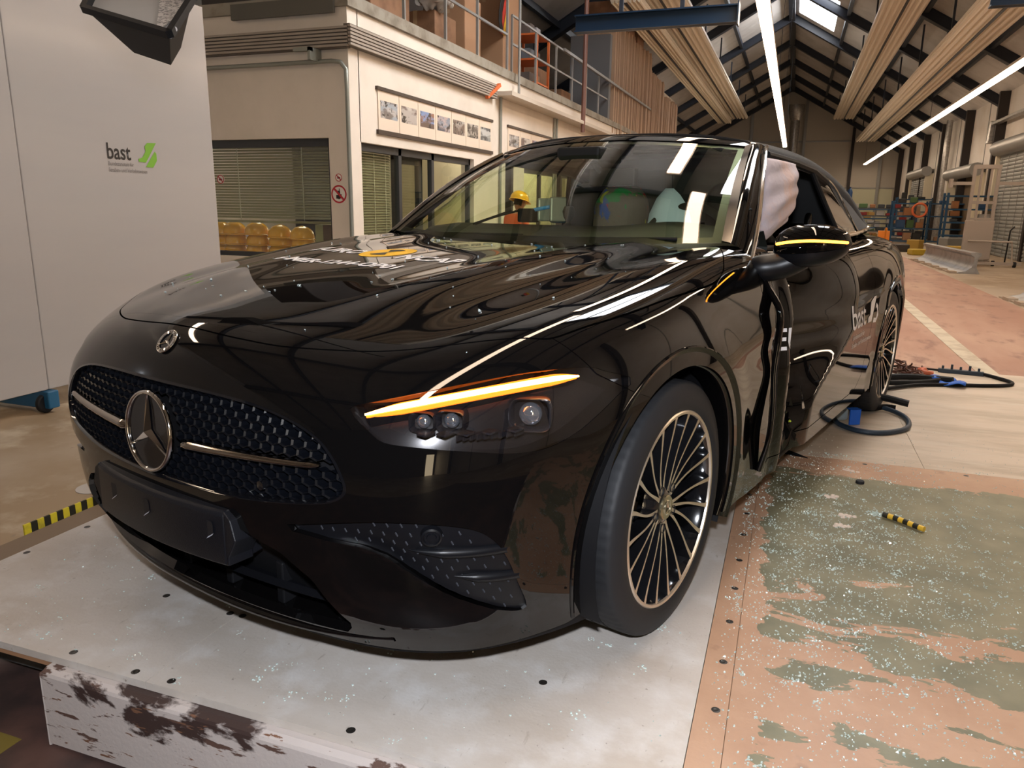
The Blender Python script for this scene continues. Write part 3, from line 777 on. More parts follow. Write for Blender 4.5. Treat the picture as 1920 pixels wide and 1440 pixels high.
# ---- wheels (local frame: +Z outwards)
def make_wheel():
    root = empty('wheel', parent=car)
    R_ = WR; ro = .262
    n = 288; P_ = []
    for k in range(n):
        t = 2 * PI * k / n; g = .0018 if k % 4 == 0 else 0
        prof = [(ro - .002, -.004), (ro + .006, .004), (ro + .018, .007), (ro + .040, .005), (R_ - .026, .001), (R_ - .010, -.004), (R_ - .004 - g * .3, -.010), (R_ - .001 - g, -.018), (R_ - g, -.034), (R_ - g, -.066), (R_ - .006, -.067), (R_ - .006, -.074), (R_, -.075), (R_, -.105), (R_ - .006, -.106), (R_ - .006, -.114), (R_, -.115), (R_, -.145), (R_ - .006, -.146), (R_ - .006, -.153), (R_, -.154), (R_ - .01, -.205), (R_ - .04, -.225), (ro, -.215)]
        P_.append([(r * math.cos(t), r * math.sin(t), h) for r, h in prof])
    MB().grid([r[::-1] for r in P_], closed_u=True).build('tyre', M_RUBBER, root, smooth=True, ang=35)
    # rim: bright outer ring, black barrel
    mb = MB(); mb.lathe([(ro + .001, -.012), (ro + .002, -.001), (ro - .002, .003), (ro - .0085, .002), (ro - .010, -.004)], 96)
    rim = mb.build('rim_edge', M_RIMCUT, root, smooth=True, ang=35)
    mb = MB(); mb.lathe([(ro - .008, -.003), (ro - .016, -.018), (ro - .022, -.06), (ro - .030, -.20)], 72); mb.build('rim_barrel', M_RIMBLK, root, smooth=True)
    top = MB(); blk = MB(); NS = 20
    for k in range(NS):
        grp = k // 4; q = k % 4 - 1.5
        t1 = 2 * PI * (k + .5) / NS + .02
        t0 = 2 * PI * (grp * 4 + 2) / NS + q * .20 + .10
        pts = []
        for i in range(15):
            u = i / 14; r = .043 + (ro - .009 - .043) * u
            e = 1 - (1 - u)**2.2
            t = t0 * (1 - e) + t1 * e + .10 * math.sin(PI * u) * (1 - u) * .8
            z = -.030 + .024 * u**1.2 + (.004 if u > .2 else .004)
            wd = .0055 - .0022 * math.sin(PI * min(u * 1.1, 1)) + (.0022 if u > .93 else 0)
            pts.append((r, t, z, wd))
        T, B = [], []
        for i, (r, t, z, wd) in enumerate(pts):
            c = Vector((r * math.cos(t), r * math.sin(t), z))
            j = min(i + 1, 14); i0 = max(i - 1, 0)
            a = Vector((pts[j][0] * math.cos(pts[j][1]), pts[j][0] * math.sin(pts[j][1]), 0)) - Vector((pts[i0][0] * math.cos(pts[i0][1]), pts[i0][0] * math.sin(pts[i0][1]), 0))
            a.normalize(); s = Vector((-a.y, a.x, 0))
            T.append([c - s * wd + Vector((0, 0, .0006)), c + s * wd + Vector((0, 0, .0006))])
            B.append([c - s * wd * 1.9 - Vector((0, 0, .035)), c - s * wd * 1.05, c + s * wd * 1.05, c + s * wd * 1.9 - Vector((0, 0, .035))])
        top.grid([r_[::-1] for r_ in T]); blk.grid([r_[::-1] for r_ in B])
    top.build('spoke_face', M_RIMCUT, root)
    blk.build('spoke', M_RIMBLK, root, smooth=True, ang=50)
    # hub with five bolt wells
    mb = MB(); mb.lathe([(.075, -.055), (.062, -.034), (.048, -.027), (.034, -.024), (.033, -.030)], 40); mb.build('hub', M_RIMBLK, root, smooth=True)
    for k in range(5):
        t = 2 * PI * k / 5 + PI / 5
        mb = MB().lathe([(.0135, -.022), (.0125, -.0225), (.0115, -.04), (0, -.045)], 16, Matrix.Translation((.058 * math.cos(t), .058 * math.sin(t), .001)))
        mb.build('bolt_well', M_MATTE, root, smooth=True, ang=30)
    mb = MB(); mb.lathe([(.034, -.03), (.034, -.019), (.031, -.0165), (0, -.0165)], 36); cap = mb.build('hub_cap', mat('cap_bronze', (.45, .40, .26), .25, metal=.9), root, smooth=True, ang=30)
    mb = MB(); R2 = .019
    mb.lathe([(R2 + .0015, -.0165), (R2 + .0015, -.0150), (R2 - .001, -.0150), (R2 - .001, -.0165)], 32)
    for k in range(3):
        t = PI / 2 + 2 * PI * k / 3; d = Vector((math.cos(t), math.sin(t), 0)); s = Vector((-math.sin(t), math.cos(t), 0))
        mb.add([Vector((0, 0, -.0125)), s * .0028 + Vector((0, 0, -.0155)), d * R2 + Vector((0, 0, -.0155)), -s * .0028 + Vector((0, 0, -.0155))], [(0, 3, 2), (0, 2, 1)])
    mb.build('cap_star', M_CHROME, root)
    # brake disc
    mb = MB(); mb.lathe([(.07, -.085), (.17, -.085), (.17, -.11)], 48); mb.build('brake_disc', mat('disc_steel', (.25, .25, .26), .35, metal=1.), root, smooth=True, ang=30)
    mb = MB(); mb.prism([(.10, -.07), (.185, -.08), (.195, 0), (.185, .08), (.10, .07)], -.115, -.06); mb.build('brake_caliper', M_SATIN, root, bevel=.008)
    return root
wh0 = make_wheel()
def place_wheel(o, x, y, left, lab, spin):
    B = Matrix(((0, 0, 1), (1, 0, 0), (0, 1, 0))).to_4x4() if left else Matrix(((0, 0, -1), (-1, 0, 0), (0, 1, 0))).to_4x4()
    o.matrix_basis = Matrix.Translation((x, y, WR)) @ B @ Matrix.Rotation(spin, 4, 'Z')
place_wheel(wh0, .907, 0, True, '', .18)
for (x, y, l, sp) in ((.912, WB, True, .9), (-.907, 0, False, .4), (-.912, WB, False, 1.3)):
    c = dup(wh0, parent=car); place_wheel(c, x, y, l, '', sp)
# ---- windscreen, pillars, header
def L_(s): return np.array([.735 * s, .475 + .205 * abs(s)**2.2, .985 + .017 * s * s])
def U_(s): return np.array([.585 * s, 1.125 + .135 * s * s, 1.376 - .034 * s * s])
def ws(s, t, off=0.):
    a, b = L_(s), U_(s); p = a + (b - a) * t
    n = np.array([0, -.55, .83]); bl = .035 * math.sin(PI * t) * (1 - .3 * s * s)
    return p + n * (bl + off)
NSx = 48
MB().grid([[tuple(ws(s, t)) for t in np.linspace(0, 1, 17)] for s in np.linspace(-1, 1, NSx + 1)]).build('windscreen', M_GLASS, car, smooth=True)
mb = MB()
def strip(fa, fb, n=24): mb.grid([[tuple(fa(k / n)), tuple(fb(k / n))] for k in range(n + 1)])
strip(lambda q: ws(-1 + 2 * q, 0, -.003), lambda q: ws(-1 + 2 * q, .045, -.003), 40)
strip(lambda q: ws(-1 + 2 * q, .955, -.003), lambda q: ws(-1 + 2 * q, 1, -.003), 40)
for sg in (1, -1):
    strip(lambda q: ws(sg, q, -.003), lambda q: ws(sg * .955, q, -.003))
mb.build('windscreen_border', mat('black_ceramic', (.004, .004, .004), .3), car, smooth=True)
# header rail
P_ = []
for s in np.linspace(-1, 1, 41):
    a = U_(s); b = np.array([.612 * s, 1.205 + .125 * s * s, 1.404 - .046 * s * s])
    m1 = (a + b) / 2 + np.array([0, -.008, .008])
    P_.append([tuple(a + np.array([0, -.002, .002])), tuple(m1), tuple(b + np.array([0, -.006, .002])), tuple(b), tuple(b + np.array([0, .004, -.02])), tuple(a + np.array([0, .05, -.02]))])
MB().grid(P_).build('header_rail', M_PAINT, car, smooth=True, ang=60)
def e1(t): return ws(1, t)
C2 = catmull([(.822, .70, .952), (.80, .80, 1.03), (.765, .92, 1.12), (.72, 1.06, 1.215), (.67, 1.22, 1.30), (.648, 1.29, 1.332), (.635, 1.335, 1.347)], 6)
def e2(t):
    u = t * (len(C2) - 1); i = min(int(u), len(C2) - 2); return np.array(C2[i]) * (1 - (u - i)) + np.array(C2[i + 1]) * (u - i)
for sg in (1, -1):
    P_ = []; Q_ = []
    for k in range(33):
        t = k / 32; a = e1(t); b = e2(t); n = np.array([.45, -.5, .7]); w1 = b - a
        P_.append([tuple((a + w1 * q + n * .018 * math.sin(PI * min(1, q * 1.0))) * [sg, 1, 1]) for q in (0, .12, .3, .5, .7, .88, 1)] + [tuple((b + np.array([-.03, .03, -.02])) * [sg, 1, 1])])
        Q_.append(tuple((b + np.array([.004, 0, .001])) * [sg, 1, 1]))
    P_ = P_ if sg > 0 else [r[::-1] for r in P_]
    MB().grid(P_).build('windscreen_pillar', M_PAINT, car, smooth=True, ang=60)
    MB().tube(Q_, .0065, 8).build('pillar_trim', M_CHROME, car, smooth=True)
    P_ = [[tuple((e1(k / 24) + np.array([-.004, -.004, .006])) * [sg, 1, 1]), tuple((e1(k / 24) * .72 + e2(k / 24) * .28 + np.array([.002, -.010, .014])) * [sg, 1, 1])] for k in range(25)]
    MB().grid(P_ if sg > 0 else [r[::-1] for r in P_]).build('pillar_moulding', M_DCHROME, car, smooth=True)
# amber-lit edge of the wing behind the front pillar on the struck side
Q_ = [tuple(np.array([surf_x(y_, z_) + .002, y_, z_])) for y_, z_ in catmull([(.690, .955), (.60, .935), (.50, .90), (.43, .865), (.40, .835)], 6)]
# ---- soft top
RY = [1.205, 1.5, 1.9, 2.2, 2.45, 2.7, 2.95, 3.15, 3.27, 3.32]
ZC = spline(RY, [1.402, 1.415, 1.420, 1.410, 1.380, 1.32, 1.225, 1.12, 1.05, 1.02])
XE = spline(RY, [.60, .625, .64, .65, .66, .675, .68, .67, .64, .60])
ZE = spline(RY, [1.352, 1.335, 1.32, 1.285, 1.235, 1.165, 1.08, 1.035, 1.02, 1.01])
P_ = []
for y0 in np.linspace(1.205, 3.32, 60):
    row = []; xe, ze, zc = float(XE(y0)), float(ZE(y0)), float(ZC(y0))
    for a in np.linspace(-1, 1, 41):
        c = abs(a); x_ = xe * (1 - (1 - c)**1.35) * (1 if a > 0 else -1)
        yy = y0 + (.125 * (x_ / .6)**2 * max(0, 1 - (y0 - 1.205) / .6))
        row.append((x_, yy, ze + (zc - ze) * max(0, 1 - (abs(x_) / xe)**3.2)**.8))
    row = [(row[0][0] * 1.005, row[0][1], row[0][2] - .045)] + row + [(row[-1][0] * 1.005, row[-1][1], row[-1][2] - .045)]
    P_.append(row)
MB().grid([r[::-1] for r in P_]).build('soft_top', M_ROOF, car, smooth=True, solid=.012, ang=60)
# rear side: folded canvas down to the deck with its small window
for sg in (1, -1):
    P_ = []
    for k in range(25):
        t = k / 24; y_ = 2.25 + 1.05 * t
        top_ = (float(XE(y_)), y_, float(ZE(y_)) - .03)
        yb = 2.52 + .78 * t; bot_ = (.755 - .06 * t * t, yb, 1.0 + .01 * t)
        P_.append([(sg * (top_[0] * (1 - q) + bot_[0] * q), top_[1] * (1 - q) + bot_[1] * q, top_[2] * (1 - q) + bot_[2] * q) for q in np.linspace(0, 1, 6)])
    MB().grid(P_ if sg < 0 else [r[::-1] for r in P_]).build('roof_side_canvas', M_ROOF, car, smooth=True)
    P_ = []
    for k in range(13):
        t = k / 12
        top_ = np.array([.645 + .01 * t, 1.98 + .36 * t, 1.285 - .06 * t]); bot_ = np.array([.765, 2.10 + .42 * t, .985])
        P_.append([tuple((top_ * (1 - q) + bot_ * q) * [sg, 1, 1]) for q in np.linspace(0, 1, 7)])
    MB().grid(P_ if sg < 0 else [r[::-1] for r in P_]).build('quarter_window', thin_glass('quarter_glass', (.35, .36, .30), 1.9), car, smooth=True)
    MB().tube([(sg * .650, 1.97, 1.28), (sg * .70, 2.03, 1.15), (sg * .77, 2.10, .985)], .012, 8).build('window_post', M_MATTE, car, smooth=True)
    MB().tube(catmull([(sg * .652, 2.02, 1.292), (sg * .668, 2.32, 1.225), (sg * .72, 2.46, 1.09), (sg * .765, 2.54, .99)], 6), .006, 8).build('window_trim', M_CHROME, car, smooth=True)
    MB().tube([(sg * .632, 1.36, 1.318), (sg * .645, 1.7, 1.305), (sg * .652, 1.98, 1.285), (sg * .66, 2.2, 1.24)], .017, 8).build('roof_rail_seal', M_MATTE, car, smooth=True)
    # belt moulding along the door and round the rear deck
    pts_ = catmull([(sg * .775, 2.05, .985), (sg * .775, 2.45, .998), (sg * .755, 2.75, 1.012), (sg * .70, 3.02, 1.022), (sg * .55, 3.26, 1.03), (sg * .3, 3.36, 1.035), (0, 3.39, 1.035)], 6)
    MB().tube(pts_, .010, 8).build('belt_moulding', M_CHROME, car, smooth=True)
P_ = [[(float(sx) * .78, 3.0 + .35 * (1 - sx * sx), .99), (float(sx) * .66, 3.38, 1.005)] for sx in np.linspace(-1, 1, 13)]
# door glass on the far side
P_ = [[(-(.775 - .13 * (z_ - .95) / .36), y_, z_ if y_ > 1.28 else min(z_, .96 + max(0, (y_ - .74)) * .66)) for z_ in np.linspace(.95, 1.31, 6)] for y_ in np.linspace(.80, 2.0, 20)]
MB().grid(P_).build('door_window', thin_glass('door_glass', (.90, .95, .82)), car, smooth=True)
# silver lever of the broken window frame beside the mirror
MB().tube([(.80, 1.48, .96), (.72, 1.72, 1.03), (.66, 1.95, 1.08)], .017, 10).build('bent_window_trim', M_DCHROME, car, smooth=True)
# ---- mirrors
for sg in (1,):
    mroot = empty('door_mirror', parent=car)
    P_ = []
    cx, cy, cz = .992, .745, 1.000
    for i in range(25):
        u = i / 24; xx = -1 + 2 * u
        hh = .064 * (1 - abs(xx)**2.6)**.5 * (1 - .10 * xx) + .001
        dd = .062 * (1 - abs(xx)**3)**.5 + .001
        row = []
        for q in range(25):
            a = 2 * PI * q / 24; ca, sa = math.cos(a), math.sin(a)
            sgn = lambda v, e: math.copysign(abs(v)**e, v)
            yy = -dd * sgn(ca, .8); 
            if yy > 0: yy *= .45
            row.append((sg * (cx + .116 * xx), cy + yy + .04 * xx * xx * (1 if xx > 0 else .35), cz + hh * sgn(sa, .9) + .010 * xx))
        P_.append(row)
    MB().grid(P_ if sg < 0 else [r[::-1] for r in P_]).build('mirror_housing', M_PAINT, mroot, smooth=True, ang=80)
    if sg > 0:
        SP = []
        for i in range(25):
            xx = -.80 + 1.74 * i / 24; dd = .062 * (1 - min(.995, abs(xx))**3)**.5
            hh = .064 * (1 - min(.99, abs(xx))**2.6)**.5
            SP.append((cx + .116 * xx, cy - dd * .985 - .002 + .04 * xx * xx * (1 if xx > 0 else .35), cz + .016 - .012 * (xx + .1)**2 + .010 * xx))
        MB().tube(SP, [.0042] * 25, 8).build('mirror_indicator', M_AMBER2, mroot, smooth=True)
    P_ = []
    for i in range(25):
        u = i / 24; xx = -1 + 2 * u; hh = .066 * (1 - abs(xx)**2.6)**.5 * (1 - .10 * xx) + .002; dd = .064 * (1 - abs(xx)**3)**.5 + .002
        P_.append([(sg * (cx + .116 * xx), cy - dd * math.cos(b)**.8 * 1.01 + .04 * xx * xx * (1 if xx > 0 else .35), cz - hh * math.sin(b)**.9 + .010 * xx) for b in np.linspace(.30, PI / 2, 8)])
    MB().grid(P_ if sg > 0 else [r[::-1] for r in P_]).build('mirror_lower_shell', M_SATIN, mroot, smooth=True)
    mb = MB(); mb.tube(catmull([(sg * .80, .70, .935), (sg * .85, .705, .925), (sg * .91, .73, .935), (sg * .975, .75, .965)], 4), [.018, .024, .032, .038, .042, .044, .045, .045, .045, .045, .044, .042, .040], 12)
    mb.build('mirror_arm', M_SATIN, mroot, smooth=True, ang=50)
    mb = MB(); mb.tube(catmull([(sg * .80, .665, .952), (sg * .825, .70, .94), (sg * .85, .76, .945)], 4), .020, 10); mb.build('mirror_foot', M_DCHROME, mroot, smooth=True)
# ---- crumpled door edge: a rolled black fold standing off the wing
fold = catmull([(.83, .705, .935), (.885, .70, .86), (.935, .685, .79), (.940, .69, .70), (.940, .675, .60), (.945, .665, .50), (.945, .655, .40), (.935, .655, .32), (.925, .66, .265)], 6)
n_ = len(fold)
MB().tube([p + np.array([.004 * math.sin(i * .22), 0, 0]) for i, p in enumerate(fold)], [.009 + .002 * math.sin(i * .15) for i in range(n_)], 10).build('door_edge_fold', M_PAINT, car, smooth=True, ang=80)
MB().tube([p + np.array([-.004, .026 + .004 * math.sin(i * .2), 0]) for i, p in enumerate(fold)], [.009 + .002 * math.sin(i * .2 + 1) for i in range(n_)], 8).build('door_edge_fold', M_SATIN, car, smooth=True, ang=80)
# torn sheet metal by the sill, with yellow-green flecks on the dented door
random.seed(4)
mb = MB()
for k in range(9):
    y_ = .86 + .05 * k + random.uniform(-.02, .02); z_ = .33 + random.uniform(-.06, .10); x_ = .905 + random.uniform(-.05, .01)
    vs = [(x_ + random.uniform(-.03, .03), y_ + random.uniform(-.05, .05), z_ + random.uniform(-.05, .07)) for _ in range(4)]
    mb.add(vs, [(0, 1, 2), (0, 2, 3), (0, 3, 1)])
mb.build('torn_sheet_metal', M_PAINT, car)
M_FLECK = mat('fleck_yellow_green', (.42, .50, .04), .6); noise_mix(M_FLECK, (.03, .05, .01), 60, .45, .6)
mb = MB()
for (y_, z_, a_, b_) in ((1.00, .40, .10, .055), (1.02, .31, .12, .05), (.92, .44, .04, .08), (1.10, .80, .05, .05), (1.20, .70, .07, .03), (1.0, .86, .04, .03)):
    for _ in range(26):
        yy = y_ + random.gauss(0, a_ * .5); zz = z_ + random.gauss(0, b_ * .5)
        xx = surf_x(yy, zz, True) + .003; s = random.uniform(.006, .020)
        aa = random.uniform(.6, 2.4)
        ya, za = yy + s * math.cos(aa) * .7, zz + s * math.sin(aa); 
        mb.add([(xx, yy, zz), (surf_x(ya, za, True) + .004, ya, za), (surf_x(yy + s * .4, zz + .2 * s, True) + .004, yy + s * .4, zz + .2 * s)], [(0, 1, 2), (2, 1, 0)])
o_ = mb.build('yellow_green_flecks', M_FLECK, car); o_['label'] = 'yellow-green flecks on the crushed door'; o_['kind'] = 'stuff'
# ---- floor pan and cabin interior
mb = MB(); mb.box(-.86, .86, .42, 2.44, .17, .22); mb.box(-.5, .5, -.7, 3.8, .2, .25); mb.box(-.80, .80, .40, .46, .2, .86); mb.box(-.78, .78, 2.5, 2.6, .2, .92); mb.box(.80, .86, .42, 2.44, .18, .27); mb.build('floor_pan', M_MATTE, car)
P_ = []
for x_ in np.linspace(-.73, .73, 31):
    hump = .045 * math.exp(-((x_ - .38) / .2)**2)
    fz = max(0, abs(x_) - .6) * .2
    y1 = .50 + .2 * (x_ / .735)**2
    P_.append([(x_, y1, .965), (x_, y1 + .12, .98), (x_, .90, 1.015 + hump * .6), (x_, 1.10, 1.03 + hump * .6), (x_, 1.16, .97 + hump * .4), (x_, 1.12, .70), (x_, 1.05, .5)])
MB().grid(P_[::-1]).build('dashboard', mat('dash_top', (.016, .018, .014), .6), car, smooth=True, ang=50)
Mw = Matrix.Translation((.37, 1.20, .955)) @ Matrix.Rotation(math.radians(66), 4, 'X')
mb = MB(); mb.tube([Mw @ Vector((.185 * math.cos(t), .178 * math.sin(t), 0)) for t in [2 * PI * k / 40 for k in range(40)]], .016, 10, closed=True)
sw = mb.build('steering_wheel', M_INT, car, smooth=True)
mb = MB(); mb.box(-.17, .17, -.02, .02, -.01, .01, Mw); mb.box(-.02, .02, -.17, 0, -.01, .01, Mw); mb.lathe([(0, .03), (.07, .02), (.08, -.02)], 20, Mw); mb.build('spokes', M_INT, sw)
def seat(x_, ylab=0):
    r = empty('seat', (x_, 1.42, .30), parent=car)
    def pad(nm, cx, cy, cz, sx, sy, sz, tilt, m=M_INT, e=.55):
        P_ = []
        Mr = Matrix.Translation((cx, cy, cz)) @ Matrix.Rotation(tilt, 4, 'X')
        for i in range(17):
            v = -PI / 2 + PI * i / 16
            row = []
            for j in range(25):
                a = 2 * PI * j / 24; f = lambda q: math.copysign(abs(q)**e, q)
                row.append(tuple(Mr @ Vector((sx * f(math.cos(a)) * f(math.cos(v)), sy * f(math.sin(a)) * f(math.cos(v)), sz * f(math.sin(v))))))
            P_.append(row)
        return MB().grid(P_).build(nm, m, r, smooth=True, ang=80)
    pad('cushion', 0, 0, .10, .25, .27, .09, .1); pad('backrest', 0, .28, .42, .24, .09, .33, -.25); pad('headrest', 0, .34, .80, .125, .055, .13, -.15)
    return r
seat(.37); seat(-.37)
# inflated bags
def blob(name, m, c, r3, M_=None, e=1., lab=None, wob=.04, parent=car, n=28, seed=1):
    random.seed(seed); ph = [random.uniform(0, 6) for _ in range(8)]; P_ = []
    for i in range(n + 1):
        v = -PI / 2 + PI * i / n; row = []
        for j in range(2 * n + 1):
            a = 2 * PI * (j % (2 * n)) / (2 * n); f = lambda q: math.copysign(abs(q)**e, q)
            k = 1 + wob * (math.sin(3 * a + ph[0]) * math.cos(2 * v + ph[1]) + .6 * math.sin(7 * a + ph[2]) * math.cos(5 * v + ph[3]) + .4 * math.sin(11 * v + ph[4]))
            p = Vector((r3[0] * f(math.cos(a)) * f(math.cos(v)) * k, r3[1] * f(math.sin(a)) * f(math.cos(v)) * k, r3[2] * f(math.sin(v)) * k))
            if M_ is not None: p = M_ @ p
            row.append((p.x + c[0], p.y + c[1], p.z + c[2]))
        P_.append(row)
    o = MB().grid(P_).build(name, m, parent, smooth=True, ang=80)
    if lab: o['label'] = lab
    return o
M_SMEAR = mat('centre_bag_cloth', (.11, .085, .08), .8, bump=(60, .2))
for c_, sc_, lo_v in (((.01, .16, .05), 4.2, .655), ((.01, .05, .30), 4.6, .61), ((.35, .01, .01), 5.5, .66), ((.30, .30, .04), 7.0, .65)): noise_mix(M_SMEAR, c_, sc_ * 1.6, lo_v - .035, lo_v - .01, 3, dist=.8)
blob('centre_airbag', M_SMEAR, (.02, 1.33, 1.04), (.115, .13, .17), e=.8, lab='brown-grey centre airbag smeared green, blue and red', wob=.02)
# driver bag: a pale blue pointed sail
pts = [(-.105, 0, -.16), (-.10, 0, .02), (.0, .02, .19), (.09, .01, .12), (.15, 0, .03), (.17, 0, -.05), (.14, -.02, -.16)]
mb = MB(); cpt = Vector((.03, -.03, 0)); n_ = len(pts)
ctr = [(p[0] * .4 + .012, -.045, p[2] * .4) for p in pts]
base = (.24, 1.28, 1.07)
vs = [(p[0], p[1], p[2]) for p in pts] + ctr + [(.012, -.055, 0)] + [(p[0] * .4, .06, p[2] * .4) for p in pts]
fs = [(k, (k + 1) % n_, n_ + (k + 1) % n_, n_ + k) for k in range(n_)] + [(n_ + k, n_ + (k + 1) % n_, 2 * n_) for k in range(n_)] + [((k + 1) % n_, k, 2 * n_ + 1 + k, 2 * n_ + 1 + (k + 1) % n_) for k in range(n_)]
mb.add([(x + base[0], y + base[1], z + base[2]) for x, y, z in vs], fs)
o_ = mb.build('driver_airbag', M_FABRIC2, car, smooth=True, sub=1, ang=60); o_['label'] = 'pale blue pointed airbag behind the steering wheel'
# curtain bag in the left window
P_ = []
for i in range(33):
    u = i / 32; row = []
    for j in range(33):
        v = j / 32
        yt = 1.245 + .415 * u; yb = 1.12 + .36 * u; yy = yt * (1 - v) + yb * v + .07 * math.sin(PI * v) * (u - .3)
        zz = (1.300 - .004 * u) * (1 - v) + (.965 + .10 * u) * v
        xx = .665 + .045 * math.sin(PI * min(1, max(0, u))) ** .6 * math.sin(PI * min(1, v * .98 + .01)) ** .6
        xx += .006 * math.sin(9 * u + 5 * v) * math.sin(7 * v) + .004 * math.sin(23 * v + 4 * u)
        row.append((xx + .03 * v, yy, zz))
    P_.append(row)
o_ = MB().grid(P_).build('curtain_airbag', M_FABRIC, car, smooth=True, solid=.004, ang=180); o_['label'] = 'crumpled pinkish-white curtain airbag hanging in the left window'
MB().box(-.56, .56, 1.36, 2.3, 1.315, 1.33).build('roof_lining', M_INT, car)
mb = MB(); mb.box(-.02, .19, 1.10, 1.135, 1.195, 1.265); mb.tube([(.03, 1.11, 1.25), (-.02, 1.05, 1.33)], .014); mb.build('interior_mirror', M_INT, car, bevel=.012)
mb = MB(); mb.box(-.11, .09, .98, 1.18, 1.285, 1.345); mb.build('sensor_pod', M_INT, car, bevel=.01)
for sg in (1, -1): MB().box(min(sg * .14, sg * .52), max(sg * .14, sg * .52), 1.17, 1.32, 1.322, 1.338).build('sun_visor', M_INT, car, bevel=.006)
MB().box(-.62, .62, 2.28, 2.44, .4, .96).build('rear_seat', M_INT, car, bevel=.05)
for sg in (1, -1):
    MB().grid([[(sg * .77, y_, .93), (sg * .70, y_, .935), (sg * .69, y_, .6)] for y_ in np.linspace(.8, 2.45, 12)]).build('door_card', M_INT, car, smooth=False)
mb = MB(); mb.tube([(-.60, .60, .998), (-.25, .54, 1.003), (.02, .56, 1.006)], .006, 6); mb.tube([(-.05, .55, 1.0), (.25, .54, 1.003), (.60, .62, 1.01)], .006, 6)
mb.build('wiper', M_MATTE, car, smooth=True)
mb = MB(); mb.grid([[(x_, .44 + .2 * (x_ / .735)**2 - .01, .958), (x_, .50 + .2 * (x_ / .735)**2, .962)] for x_ in np.linspace(-.7, .7, 20)]); mb.build('cowl_panel', M_MATTE, car)
# ---- writing on the car
def drape(o, up=.0012, side=False, dn=False):
    me = o.data
    for v in me.vertices:
        if side: v.co.x = surf_x(v.co.y, v.co.z, dn) + up
        else: v.co.z = surf_z(v.co.x, v.co.y) + up
Tm = lambda x, y, rot=0: Matrix.Translation((x, y, 0)) @ Matrix.Rotation(rot, 4, 'Z')
for s_, x_, y_, sz, sp in (('EURO', -.43, -.055, .092, 1.0), ('NCAP', .010, -.105, .092, 1.0), ('6-MER-1244-OP01', -.39, -.235, .070, 1.02)):
    o_ = text_mesh('hood_lettering', s_, sz, M_WHITE, car, Tm(x_, y_, -.02), bold=.0028, spacing=sp); drape(o_, .0012)
mb = MB()
dc = (-.098, -.015); Rr = .092
mb.cur = 0; n_ = 48
rings = [(dc[0], dc[1], surf_z(*dc) + .001)]
for rr in (.33, .66, 1.):
    for k in range(n_): x_ = dc[0] + Rr * rr * math.cos(2 * PI * k / n_); y_ = dc[1] + Rr * rr * math.sin(2 * PI * k / n_); rings.append((x_, y_, surf_z(x_, y_) + .001))
mb.add(rings, [(0, 1 + k, 1 + (k + 1) % n_) for k in range(n_)] + [(1 + q * n_ + k, 1 + (q + 1) * n_ + k, 1 + (q + 1) * n_ + (k + 1) % n_, 1 + q * n_ + (k + 1) % n_) for q in range(2) for k in range(n_)])
mb.cur = 1
for a in (0, PI):
    vs = [(dc[0], dc[1])] + [(dc[0] + Rr * .62 * math.cos(a + PI / 2 + b), dc[1] + Rr * .62 * math.sin(a + PI / 2 + b)) for b in np.linspace(-.62, .62, 9)]
    mb.add([(x_, y_, surf_z(x_, y_) + .0022) for x_, y_ in vs], [tuple(range(10))])
mb.build('target_disc', [M_YDISC, mat('disc_dark', (.06, .05, .03), .5)], car)
RX = Matrix(((0, 0, 1), (1, 0, 0), (0, 1, 0))).to_4x4()   # text plane onto the left flank
for s_, y_, z_, sz, m_ in (('bast', 1.86, .585, .155, M_WHITE), ('Bundesanstalt f\u00fcr', 1.88, .535, .034, M_WHITE), ('Stra\u00dfen- und Verkehrswesen', 1.88, .497, .034, M_WHITE), ('EU', .765, .650, .105, M_WHITE)):
    o_ = text_mesh('door_lettering', s_, sz, m_, car, Matrix.Translation((0, y_, z_)) @ RX, bold=.0015 if sz > .1 else 0); drape(o_, .0015, True, True)
mb = MB()
for pl in ([(2.16, .585), (2.16, .61), (2.20, .62), (2.235, .68), (2.30, .70), (2.345, .70), (2.235, .585)], [(2.27, .575), (2.35, .665), (2.375, .65), (2.375, .60), (2.335, .57)]):
    mb.add([(surf_x(a, b, True) + .002, a, b) for a, b in pl], [tuple(range(len(pl)))])
mb.build('door_logo', M_WHITE, car)
# ================================================================== the place
FL = -.24; ZW = -.30
M_CONC = mat('hall_floor', (.40, .32, .235), .45); noise_mix(M_CONC, (.27, .185, .105), .45, .42, .60); noise_mix(M_CONC, (.50, .42, .31), 2.2, .52, .7); noise_mix(M_CONC, (.2, .15, .10), 14, .66, .74)
M_RED = mat('red_track', (.34, .17, .115), .55); noise_mix(M_RED, (.44, .27, .19), 1.2, .4, .65, stretch=(1, .25, 1)); noise_mix(M_RED, (.20, .09, .07), 5, .55, .72, stretch=(1, .4, 1))
M_WALL = mat('white_wall', (.74, .66, .57), .7, bump=(30, .05)); noise_mix(M_WALL, (.66, .59, .50), 1.5, .45, .7)
M_WALL2 = mat('hall_panel_wall', (.66, .62, .57), .6); noise_mix(M_WALL2, (.58, .52, .45), .8, .45, .7)
M_SLAB = mat('slab_grey', (.30, .27, .22), .8); noise_mix(M_SLAB, (.20, .17, .13), 4, .45, .65)
M_ROOFD = mat('roof_deck', (.56, .53, .50), .6); noise_mix(M_ROOFD, (.47, .44, .41), 1, .45, .6)
M_STEEL = mat('dark_steel', (.018, .022, .032), .45)
M_GREYST = mat('grey_steel', (.30, .30, .29), .4, metal=.4)
M_GALV = mat('galvanised', (.45, .44, .42), .35, metal=.8); noise_mix(M_GALV, (.32, .31, .30), 12, .45, .6)
M_COLB = mat('column_black', (.022, .016, .014), .5)
